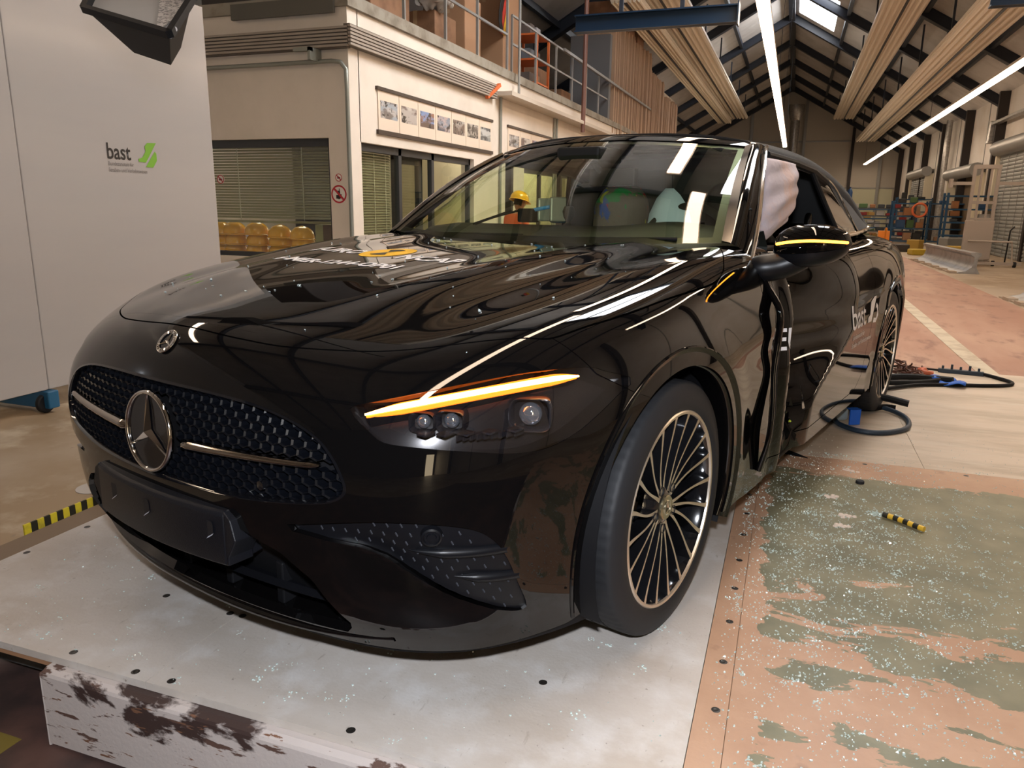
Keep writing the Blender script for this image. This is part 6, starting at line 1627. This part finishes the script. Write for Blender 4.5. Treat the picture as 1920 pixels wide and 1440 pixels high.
# orange shelf unit on the gallery
r = empty('orange_shelf', (-3.75, 12.1, G0)); tag(r, 'small orange shelf unit standing at the gallery railing', 'shelf')
M_OR = mat('shelf_orange', (.55, .13, .03), .5)
for x_, y_ in ((-.25, -.35), (.25, -.35), (-.25, .35), (.25, .35)): MB().box(x_ - .02, x_ + .02, y_ - .02, y_ + .02, 0, 1.0).build('leg', M_OR, r)
for z_ in (.15, .55, .97): MB().box(-.26, .26, -.36, .36, z_, z_ + .03).build('shelf_board', M_OR, r)
random.seed(8)
for k in range(6):
    c_ = random.choice([(.3, .3, .32), (.10, .08, .07), (.28, .15, .08), (.12, .14, .16)])
    thing(MB().box(-.1, .1, -.12, .12, 0, .18), 'parts_box', mat('parts_%d' % k, c_, .6), ['grey', 'black', 'brown', 'dark', 'small dark', 'last'][k] + ' parts box on the orange gallery shelf, place %s' % ['bottom left', 'bottom right', 'middle left', 'middle right', 'top left', 'top right'][k], 'box', loc=(-3.75, 12.1 + (-.18 if k % 2 == 0 else .18), G0 + [.18, .18, .58, .58, 1.0, 1.0][k]))
# dark clutter at the back of the gallery
random.seed(9)
for k in range(9):
    y_ = 6.2 + k * 1.15; h_ = random.uniform(1.2, 2.2)
    thing(MB().box(-.35, .35, -.5, .5, 0, h_), 'storage_crate', mat('crate_%d' % (k % 3), [(.05, .04, .035), (.09, .05, .03), (.04, .05, .06)][k % 3], .7), 'tall dark crate at the back of the gallery, %s from the near end' % ['first', 'second', 'third', 'fourth', 'fifth', 'sixth', 'seventh', 'eighth', 'ninth'][k], 'crate', loc=(-5.3, y_, G0), bevel=.02)
for k in range(3):
    mb = MB(); 
    P_ = [[(-.5 + .1 * math.sin(a * 2), -.9 + 1.8 * u, .10 * math.sin(a * 3 + u * 5) + .3 * math.sin(PI * u)) for a in (0, 1, 2)] for u in np.linspace(0, 1, 8)]
# stacked cardboard sheets standing at the gallery edge
M_SHEET = mat('sheet_cardboard', (.44, .30, .20), .75); noise_mix(M_SHEET, (.34, .22, .15), 6, .45, .65, stretch=(1, 6, .2)); M_SHEET2 = mat('sheet_grey', (.12, .12, .125), .6)
sh0 = None; random.seed(12); ys_ = np.arange(16.9, 27.2, .155)
for k, y_ in enumerate(ys_):
    top = 5.45 if y_ < 21.6 else (5.05 if y_ < 24.2 else 4.75)
    if sh0 is None: sh0 = tag(MB().box(-.95, 0, -.035, .035, 0, 1).build('cardboard_sheet', M_SHEET, bevel=.004), 'tall cardboard sheet standing edge-on in the stack at the gallery edge', 'cardboard sheet', 'cardboard sheets stacked on the gallery'); o_ = sh0
    else: o_ = dup(sh0)
    o_.location = (OX + .02 + random.uniform(-.03, .03), y_, 2.72 + random.uniform(-.03, .03) + .1); o_.scale = (1, 1, top - 2.82 - random.uniform(0, .08)); o_.rotation_euler.x = random.uniform(-.012, .012) if y_ > 17.6 else .03
thing(MB().box(OX - .95, OX, 16.36, 16.56, 2.82 + .32, 5.0), 'grey_panel', M_SHEET2, 'dark grey panel leaning at the near end of the cardboard stack', 'panel')
for i, (y_, z_) in enumerate(((17.3, 5.45), (18.9, 5.45), (20.2, 5.42))):
    o_ = thing(MB().box(-.4, .3, -.45, .45, 0, .38), 'cardboard_box', M_CARD, ['leftmost', 'middle', 'rightmost'][i] + ' open brown carton on top of the cardboard stack', 'box', loc=(OX - .35, y_, z_), bevel=.01)
mb = MB(); mb.box(OX + .04, OX + .08, 12.4, 21.6, 3.92, 3.97); thing(mb, 'barrier_bar', M_RAILG, 'long horizontal bar across the front of the cardboard stack', 'bar')
struct(MB().box(XL, OX - .5, 27.2, 29.8, G0, 5.2), 'wall_gallery_end', M_WALL2)
# ------------------------------------------------------------------ right-hand side: guard rail pieces, lifter, racks
M_GRD = mat('guard_steel', (.36, .37, .38), .42, metal=.6); noise_mix(M_GRD, (.25, .25, .25), 4, .45, .65); M_GBASE = mat('guard_foot', (.42, .34, .26), .7)
def guard(x0, y0, x1, y1, lab, h=.46):
    L = math.hypot(x1 - x0, y1 - y0); a = math.atan2(y1 - y0, x1 - x0)
    r = empty('guard_rail_piece', (x0, y0, FL), a); tag(r, lab, 'barrier piece')
    prof = [(-.34, 0), (-.30, .03), (-.16, .06), (-.06, .14), (-.02, .26), (-.03, h - .09), (-.10, h - .04), (-.11, h), (0, h + .01), (.10, h), (.11, h - .06), (.05, h - .12), (.04, .14), (.10, .03), (.12, 0)]
    # the profile faces +y side; mirror so that the curved face looks at the track
    prof = [(-a_ if 0 else a_, b_) for a_, b_ in prof]
    mb = MB(); mb.prism([(-p, q) for p, q in prof][::-1], 0, L, Matrix(((0, 0, 1, 0), (1, 0, 0, 0), (0, 1, 0, 0), (0, 0, 0, 1)))); mb.build('rail_body', M_GRD, r, smooth=True, ang=35)
    mb = MB(); mb.box(0, L, .2, .45, 0, .02)
    for k in range(6): mb.box(L * k / 6, L * k / 6 + .3, .34, .48, 0, .05)
    mb.build('foot_strip', M_GBASE, r)
    return r
guard(4.98, 17.4, 4.75, 22.6, 'grey curved steel guard rail piece standing beside the red floor strip')
guard(4.95, 8.6, 4.80, 12.2, 'grey steel guard rail piece cut off by the right edge of the picture', .36)
r = empty('pallet_lifter', (5.65, 20.83, FL)); tag(r, 'tall beige hand lifting truck with a mast beside the roller door', 'lifting truck')
M_LIFT = mat('lifter_beige', (.42, .37, .33), .5, metal=.2)
for x_ in (-.30, .24): MB().box(x_ - .035, x_ + .035, -.05, .05, .1, 2.50).build('mast_rail', M_LIFT, r)
for x_ in (-.14, .08): MB().box(x_ - .022, x_ + .022, -.03, .03, .6, 2.42).build('chain_guide', M_LIFT, r)
for za, zb2 in ((2.42, 2.52), (1.55, 1.62), (1.15, 1.20)): MB().box(-.33, .28, -.055, .045, za, zb2).build('cross_bar', M_LIFT, r)
MB().box(-.36, .30, -.10, .06, .14, 1.14).build('cover_plate', M_LIFT, r, bevel=.02)
mb = MB(); mb.box(-.80, -.30, -.08, -.02, 2.02, 2.10); mb.box(-.85, -.78, -.16, .06, 1.95, 2.17); mb.build('fork_arm', M_LIFT, r); MB().box(.24, .85, -.08, -.02, 2.02, 2.10).build('fork_arm', M_LIFT, r)
mb = MB(); mb.tube([(-.25, -.12, .62), (.65, -.5, .62), (.70, -.55, .10)], .025, 8); mb.box(-.4, .9, -.62, -.52, .05, .12); mb.box(-.35, .35, .1, .7, .06, .12); mb.build('undercarriage', M_LIFT, r)
for x_, y_ in ((-.35, -.2), (.75, -.6), (.35, -.25), (-.3, .6)): MB().lathe([(0, -.03), (.07, -.03), (.07, .03), (0, .03)], 14, Matrix.Translation((x_, y_, .07)) @ Matrix.Rotation(PI / 2, 4, 'Y')).build('wheel', M_RUBBER, r, smooth=True, ang=30)
r2 = MB().tube([(.62, -.2, .1), (.62, -.3, .9), (.70, -.3, 1.0)], .018, 8).build('steering_handle', M_RUBBER, r)
M_RKB = mat('rack_blue', (.012, .06, .13), .5); M_RKD = mat('rack_dark', (.05, .055, .06), .5)
goods = [mat('goods_%d' % i, c_, .6) for i, c_ in enumerate([(.32, .18, .10), (.22, .02, .02), (.35, .20, .05), (.04, .045, .05), (.06, .12, .04), (.33, .32, .31), (.30, .13, .05), (.02, .06, .14), (.02, .02, .02)])]
gname = [('brown', 'carton'), ('red', 'bin'), ('yellow', 'case'), ('black', 'case'), ('green', 'bin'), ('pale grey', 'box'), ('orange', 'case'), ('blue', 'bin'), ('black', 'box')]
def rack(x, y, w_, d_2, h_, levels, lab, place, seed, m=None, fill=.75, rz=0):
    random.seed(seed); r = empty('storage_rack', (x, y, FL), rz); tag(r, lab, 'rack'); m = m or M_RKB
    for sx_ in (-w_ / 2, 0, w_ / 2) if w_ > 2.5 else (-w_ / 2, w_ / 2):
        for sy_ in (-d_2 / 2, d_2 / 2): MB().box(sx_ - .035, sx_ + .035, sy_ - .03, sy_ + .03, 0, h_).build('upright', m, r)
    cnt = 0
    for k in range(levels):
        z_ = .12 + (h_ - .25) * k / max(1, levels - 1)
        MB().box(-w_ / 2, w_ / 2, -d_2 / 2, d_2 / 2, z_, z_ + .05).build('shelf_board', m, r)
        x_ = -w_ / 2 + .15
        while x_ < w_ / 2 - .52:
            bw = random.uniform(.20, .42); i = random.randrange(len(goods)); bh = random.uniform(.10, max(.12, min(.34, (h_ - .25) / max(1, levels - 1) - .12)))
            mid = w_ > 2.5 and abs(x_ + bw / 2) < bw / 2 + .05
            if random.random() < fill and not mid:
                c_ = math.cos(rz); s_ = math.sin(rz); lx, ly = x_ + bw / 2, -d_2 / 2 + .19 + random.uniform(0, .06)
                o_ = thing(MB().box(-bw / 2 + .02, bw / 2 - .02, -.14, .14, 0, bh), 'stored_item', goods[i], '%s %s, %s from the left on the %s shelf %s' % (gname[i][0], gname[i][1], ['first', 'second', 'third', 'fourth', 'fifth', 'sixth', 'seventh', 'eighth', 'ninth', 'tenth', 'eleventh'][cnt], ['lowest', 'second', 'third', 'fourth', 'fifth', 'sixth'][k], place), gname[i][1], loc=(x + lx * c_ - ly * s_, y + lx * s_ + ly * c_, FL + z_ + .05), rz=rz, bevel=.02)
                cnt += 1
            x_ += bw + random.uniform(.0, .12)
        cnt = 0
    return r
rack(6.55, 27.2, 1.5, .7, 1.95, 5, 'blue shelving rack standing behind the lifting truck', 'of the lifter rack', 2)
rack(6.2, 33.5, 2.6, .7, 1.75, 4, 'blue rack with an orange hose coil in front of the far doors', 'of the hose coil rack', 3, M_RKB)
rack(4.8, 35.8, 2.4, .8, 1.55, 5, 'dark rack full of flat metal parts in the middle distance', 'of the middle rack', 4, M_RKD, .9)
rack(3.6, 38.5, 3.4, .8, 1.5, 4, 'low blue rack behind the rear end of the car', 'of the low rack', 5, M_RKB, .8)
rack(6.6, 40.5, 1.6, .7, 2.0, 4, 'farthest blue rack against the right wall', 'of the farthest rack', 6, M_RKB, .8)
mb = MB(); mb.tube([(.0 + .26 * math.cos(a), -.05 + .02 * math.sin(3 * a), .26 * math.sin(a)) for a in [2 * PI * k / 24 for k in range(24)]], .045, 8, closed=True)
thing(mb, 'hose_coil', mat('hose_orange', (.62, .14, .05), .5), 'orange hose coil hanging on the rack in front of the far doors', 'hose', loc=(5.85, 33.13, 1.15), smooth=True)
# small orange truck, yellow crate and dark parts on the floor
mb = MB(); mb.box(-.2, .2, -.3, .3, .1, .45); mb.box(-.16, .16, .1, .3, .45, .75); mb.tube([(0, -.2, .45), (0, -.35, .85)], .03, 8)
o_ = thing(mb, 'pallet_truck', mat('truck_orange', (.72, .25, .03), .4), 'small orange pallet truck beside the rear end of the car', 'pallet truck', loc=(3.75, 24.0, FL), bevel=.03)
for sx_ in (-.12, .12): MB().lathe([(0, -.03), (.09, -.03), (.09, .03), (0, .03)], 14, Matrix.Translation((sx_, -.2, .09)) @ Matrix.Rotation(PI / 2, 4, 'Y')).build('wheel', M_RUBBER, o_, smooth=True, ang=30)
for i, (x_, y_, w_, h_, c_, lab) in enumerate(((4.5, 27, .7, .25, (.04, .035, .03), 'dark metal part on the floor behind the guard rail piece'), (4.9, 25.2, .5, .18, (.45, .32, .03), 'yellow crate on the floor behind the guard rail piece'), (5.9, 25.5, .7, .55, (.20, .20, .19), 'grey cabinet on the floor beside the lifting truck'), (4.0, 29.5, .9, .35, (.05, .045, .04), 'pile-like dark box near the orange pallet truck'), (5.3, 29.0, .3, .35, (.35, .22, .04), 'tall yellow canister in front of the racks'), (3.3, 30.5, .6, .55, (.42, .22, .12), 'brown carton on the floor right of the car roof'), (5.7, 24.0, .3, .35, (.45, .30, .04), 'small yellow case beside the guard rail end'))):
    thing(MB().box(-w_ / 2, w_ / 2, -.25, .25, 0, h_), 'floor_item', mat('floor_item_%d' % i, c_, .6), lab, 'case', loc=(x_, y_, FL), rz=.2 * i, bevel=.03)
# cabinet and gas bottles at the far wall
o_ = thing(MB().box(3.3, 5.0, 53.2, 54.0, FL, 1.55), 'metal_cabinet', mat('cabinet_grey', (.50, .50, .48), .5), 'grey metal cabinet at the far wall under the blue gas bottles', 'cabinet', bevel=.02)
MB().box(3.75, 4.6, 53.18, 53.2, .4, 1.3).build('cabinet_door', mat('cabinet_door', (.22, .24, .22), .5), o_)
for i, x_ in enumerate((3.85, 4.4)):
    thing(MB().lathe([(0, 0), (.17, 0), (.17, .72), (.12, .88), (.05, .95), (.05, 1.05), (0, 1.05)], 16, Matrix.Translation((x_, 53.6, 1.55))), 'gas_bottle', mat('bottle_blue', (.02, .07, .20), .4), ['left', 'right'][i] + ' blue gas bottle standing on the grey cabinet', 'gas bottle', smooth=True, ang=40)
thing(MB().box(2.6, 3.2, 55.5, 55.6, 1.7, 3.3), 'wall_poster', mat('poster_pink', (.55, .42, .40), .6), 'pale pink poster on the far wall above the car roof', 'poster')
thing(MB().box(1.2, 2.5, 53.0, 54.0, FL, 1.3), 'work_bench', mat('bench_grey', (.30, .30, .28), .5), 'grey workbench at the far wall behind the car roof', 'bench', bevel=.02)
# ------------------------------------------------------------------ person in the yellow helmet behind the car
def person():
    r = empty('person', (-2.72, 8.55, FL), 2.75)
    tag(r, 'person in a yellow safety helmet and orange shirt, looking down, standing behind the car', 'person')
    J = {'pelvis': (0, 0, .82), 'spine': (0, .03, 1.0), 'chest': (0, .01, 1.18), 'neck': (0, -.05, 1.29), 'head0': (0, -.08, 1.36), 'head1': (0, -.10, 1.44)}
    me = bpy.data.meshes.new('body'); bmx = bmesh.new(); sl = bmx.verts.layers.skin.verify()
    V = {}
    def v(n, p, rx, ry=None):
        q = bmx.verts.new(p); q[sl].radius = (rx, ry or rx); V[n] = q; return q
    def e(a, b): bmx.edges.new((V[a], V[b]))
    v('pel', (0, 0, .80), .14, .11); v('sp', (0, .02, .96), .13, .10); v('ch', (0, .0, 1.12), .155, .11); v('nk', (0, -.03, 1.24), .055); v('hd', (0, -.06, 1.30), .06)
    e('pel', 'sp'); e('sp', 'ch'); e('ch', 'nk'); e('nk', 'hd')
    for s_, n_ in ((1, 'l'), (-1, 'r')):
        v('sh' + n_, (s_ * .17, 0, 1.18), .055); v('el' + n_, (s_ * .24, -.05, .94), .042); v('wr' + n_, (s_ * .16, -.28, .96), .028); v('ha' + n_, (s_ * .13, -.36, .97), .026)
        e('ch', 'sh' + n_); e('sh' + n_, 'el' + n_); e('el' + n_, 'wr' + n_); e('wr' + n_, 'ha' + n_)
        for k in range(5):
            a = (k - 2) * .014
            v('f%s%d' % (n_, k), (s_ * .13 + a, -.41, .965), .010); e('ha' + n_, 'f%s%d' % (n_, k)); v('g%s%d' % (n_, k), (s_ * .13 + a * 1.1, -.435 + abs(a) * .5, .945), .008); e('f%s%d' % (n_, k), 'g%s%d' % (n_, k))
        v('hp' + n_, (s_ * .09, 0, .74), .085); v('kn' + n_, (s_ * .11, -.04, .42), .058); v('an' + n_, (s_ * .11, .01, .08), .040); v('ft' + n_, (s_ * .12, -.13, .035), .035)
        e('pel', 'hp' + n_); e('hp' + n_, 'kn' + n_); e('kn' + n_, 'an' + n_); e('an' + n_, 'ft' + n_)
    for q in bmx.verts: q[sl].use_root = False
    V['pel'][sl].use_root = True
    bmx.to_mesh(me); bmx.free()
    b = bpy.data.objects.new('body', me); COL.objects.link(b); b.parent = r
    b.modifiers.new('skin', 'SKIN'); m2 = b.modifiers.new('s', 'SUBSURF'); m2.levels = 2; m2.render_levels = 2
    dg = bpy.context.evaluated_depsgraph_get(); bpy.context.view_layer.update(); ev = b.evaluated_get(dg); me2 = bpy.data.meshes.new_from_object(ev)
    b.modifiers.clear(); b.data = me2
    me2.materials.clear()
    for m_ in (mat('shirt_orange', (.62, .12, .045), .8), mat('trousers_dark', (.04, .04, .05), .8), mat('skin_tone', (.42, .20, .13), .5), mat('shoe_black', (.02, .02, .02), .5)): me2.materials.append(m_)
    for p in me2.polygons:
        c = p.center; p.use_smooth = True
        p.material_index = 3 if c.z < .10 else (1 if c.z < .84 and abs(c.y) < .22 else (2 if (c.z > 1.235 or c.y < -.22 or (abs(c.x) > .2 and c.z < 1.0 and c.y < -.03)) else 0))
    # head with a face
    P_ = []
    for i in range(15):
        vv = -PI / 2 + PI * i / 14; row = []
        for j in range(25):
            a = 2 * PI * j / 24; ca = math.cos(a); sa = math.sin(a); zz = math.sin(vv); rr = math.cos(vv)
            x_ = .075 * sa * rr * (1 if zz > -.1 else 1 + .35 * zz); y_ = -.095 * ca * rr * (1 if zz > 0 else 1 + .12 * zz); 
            fr = math.exp(-(a / .22)**2) + math.exp(-((a - 2 * PI) / .22)**2)
            y_ -= .022 * fr * math.exp(-((zz + .12) / .18)**2) - .012 * fr * math.exp(-((zz + .5) / .08)**2)
            row.append((x_, y_, .118 * zz))
        P_.append(row)
    Mh = Matrix.Translation((0, -.085, 1.385)) @ Matrix.Rotation(.35, 4, 'X')
    mb = MB().grid(P_); mb.v = [tuple(Mh @ Vector(p)) for p in mb.v]; hd = mb.build('head', MATS['skin_tone'], r, smooth=True, ang=80)
    mb = MB()
    for s_ in (1, -1): mb.lathe([(0, .004), (.012, .002), (.014, -.004)], 10, Mh @ Matrix.Translation((s_ * .030, -.087, .012)) @ Matrix.Rotation(PI / 2, 4, 'X'))
    mb.build('eyes', mat('eye_dark', (.02, .015, .01), .3), hd)
    mb = MB()
    for s_ in (1, -1): mb.lathe([(0, .008), (.014, .006), (.024, 0), (.014, -.006), (0, -.008)], 10, Mh @ Matrix.Translation((s_ * .074, .008, -.005)) @ Matrix.Rotation(PI / 2, 4, 'Y'))
    mb.build('ears', MATS['skin_tone'], hd, smooth=True)
    mb = MB(); mb.grid([[tuple(Mh @ Vector((.078 * math.sin(a) * 1.02, -.098 * math.cos(a) * 1.0, z_))) for a in np.linspace(1.9, 2 * PI - 1.9, 12)] for z_ in (-.05, 0, .05)]); mb.build('hair', mat('hair_dark', (.03, .02, .012), .7), hd, smooth=True)
    return r
pr_ = person()
o_ = dup(h0, label='yellow safety helmet worn by the person in the orange shirt'); 
o_['group'] = 'helmets in use'; del o_['group']
o_.location = pr_.matrix_basis @ Vector((0, -.075, 1.405)) if 0 else (Matrix.Translation((-2.72, 8.55, FL)) @ Matrix.Rotation(2.75, 4, 'Z')) @ Vector((0, -.072, 1.405)); o_.rotation_euler = (.25, 0, 2.75)
# blue column, control box and post seen through the car
thing(MB().box(-3.20, -2.95, 13.2, 13.5, FL, 2.35), 'blue_column', mat('column_blue', (.02, .06, .11), .5), 'dark blue steel column seen through the windscreen', 'column')
thing(MB().box(-3.22, -3.05, 15.6, 15.9, .65, 1.35), 'control_box', mat('control_blue', (.03, .11, .22), .5), 'blue control box with a small lamp seen through the windscreen', 'control box')
thing(MB().lathe([(0, .02), (.03, .0)], 12, Matrix.Translation((-3.12, 15.58, 1.2)) @ Matrix.Rotation(PI / 2, 4, 'X')), 'signal_lamp', mat('signal_blue', (.2, .4, 1), .4, emit=(.2, .4, 1.), es=6.), 'small glowing blue lamp on the control box', 'lamp')
for i, y_ in enumerate((9.55, 12.3, 14.4)): struct(MB().box(OX, OX + .10, y_ - .05, y_ + .05, FL, 1.75), 'trim_%d' % (200 + i), M_COLB)
# ------------------------------------------------------------------ instruments on the dashboard
def on_dash(x, y, z=.985): return Rz @ Vector((x, y, z))
M_INS = mat('instrument_blue', (.03, .12, .26), .4); M_INSG = mat('instrument_grey', (.32, .32, .33), .4, metal=.4)
mb = MB(); mb.box(-.008, .008, -.038, .038, 0, .10); o_ = thing(mb, 'instrument_plate', M_INSG, 'left grey upright instrument plate on the dashboard', 'instrument', loc=on_dash(-.235, 1.10, 1.045), rz=-.9, bevel=.01, seg=3)
mb = MB(); mb.box(-.008, .008, -.038, .038, 0, .105); o_ = thing(mb, 'instrument_plate', M_INSG, 'right grey upright instrument plate on the dashboard', 'instrument', loc=on_dash(-.165, 1.09, 1.045), rz=-.9, bevel=.01, seg=3)
thing(MB().box(-.025, .025, -.03, .03, 0, .07), 'measuring_box', M_INS, 'blue measuring box between the two grey instrument plates', 'instrument', loc=on_dash(-.19, 1.13, 1.04), rz=-.6, bevel=.008)
thing(MB().box(-.04, .04, -.03, .03, 0, .06), 'junction_box', M_INT, 'small black junction box left of the blue measuring box', 'instrument', loc=on_dash(-.30, 1.06, 1.04), rz=-.3, bevel=.008)
thing(MB().tube(catmull([on_dash(-.32, 1.04, 1.075), on_dash(-.28, 1.05, 1.09), on_dash(-.24, 1.07, 1.10), on_dash(-.20, 1.10, 1.11)], 5), .008, 8), 'blue_cable', mat('cable_blue', (.05, .25, .65), .4), 'bright blue cable plugged into the measuring box', 'cable', smooth=True)
mb = MB(); mb.tube(catmull([on_dash(-.50, .92, 1.03), on_dash(-.43, .97, 1.06), on_dash(-.37, 1.03, 1.09)], 5), .005, 6); mb.tube(catmull([on_dash(-.47, .90, 1.03), on_dash(-.40, .94, 1.06), on_dash(-.33, 1.03, 1.09)], 5), .005, 6)
thing(mb, 'black_cable', M_MATTE, 'two thin black cables running over the dashboard to the junction box', 'cable', smooth=True)
mb = MB(); mb.lathe([(0, .07), (.02, .065), (.028, .045), (.022, .02), (.01, 0)], 14, Matrix.Translation(on_dash(-.115, 1.10, 1.045))); thing(mb, 'small_camera', M_INT, 'small round black camera on the dashboard beside the right instrument plate', 'camera', smooth=True)
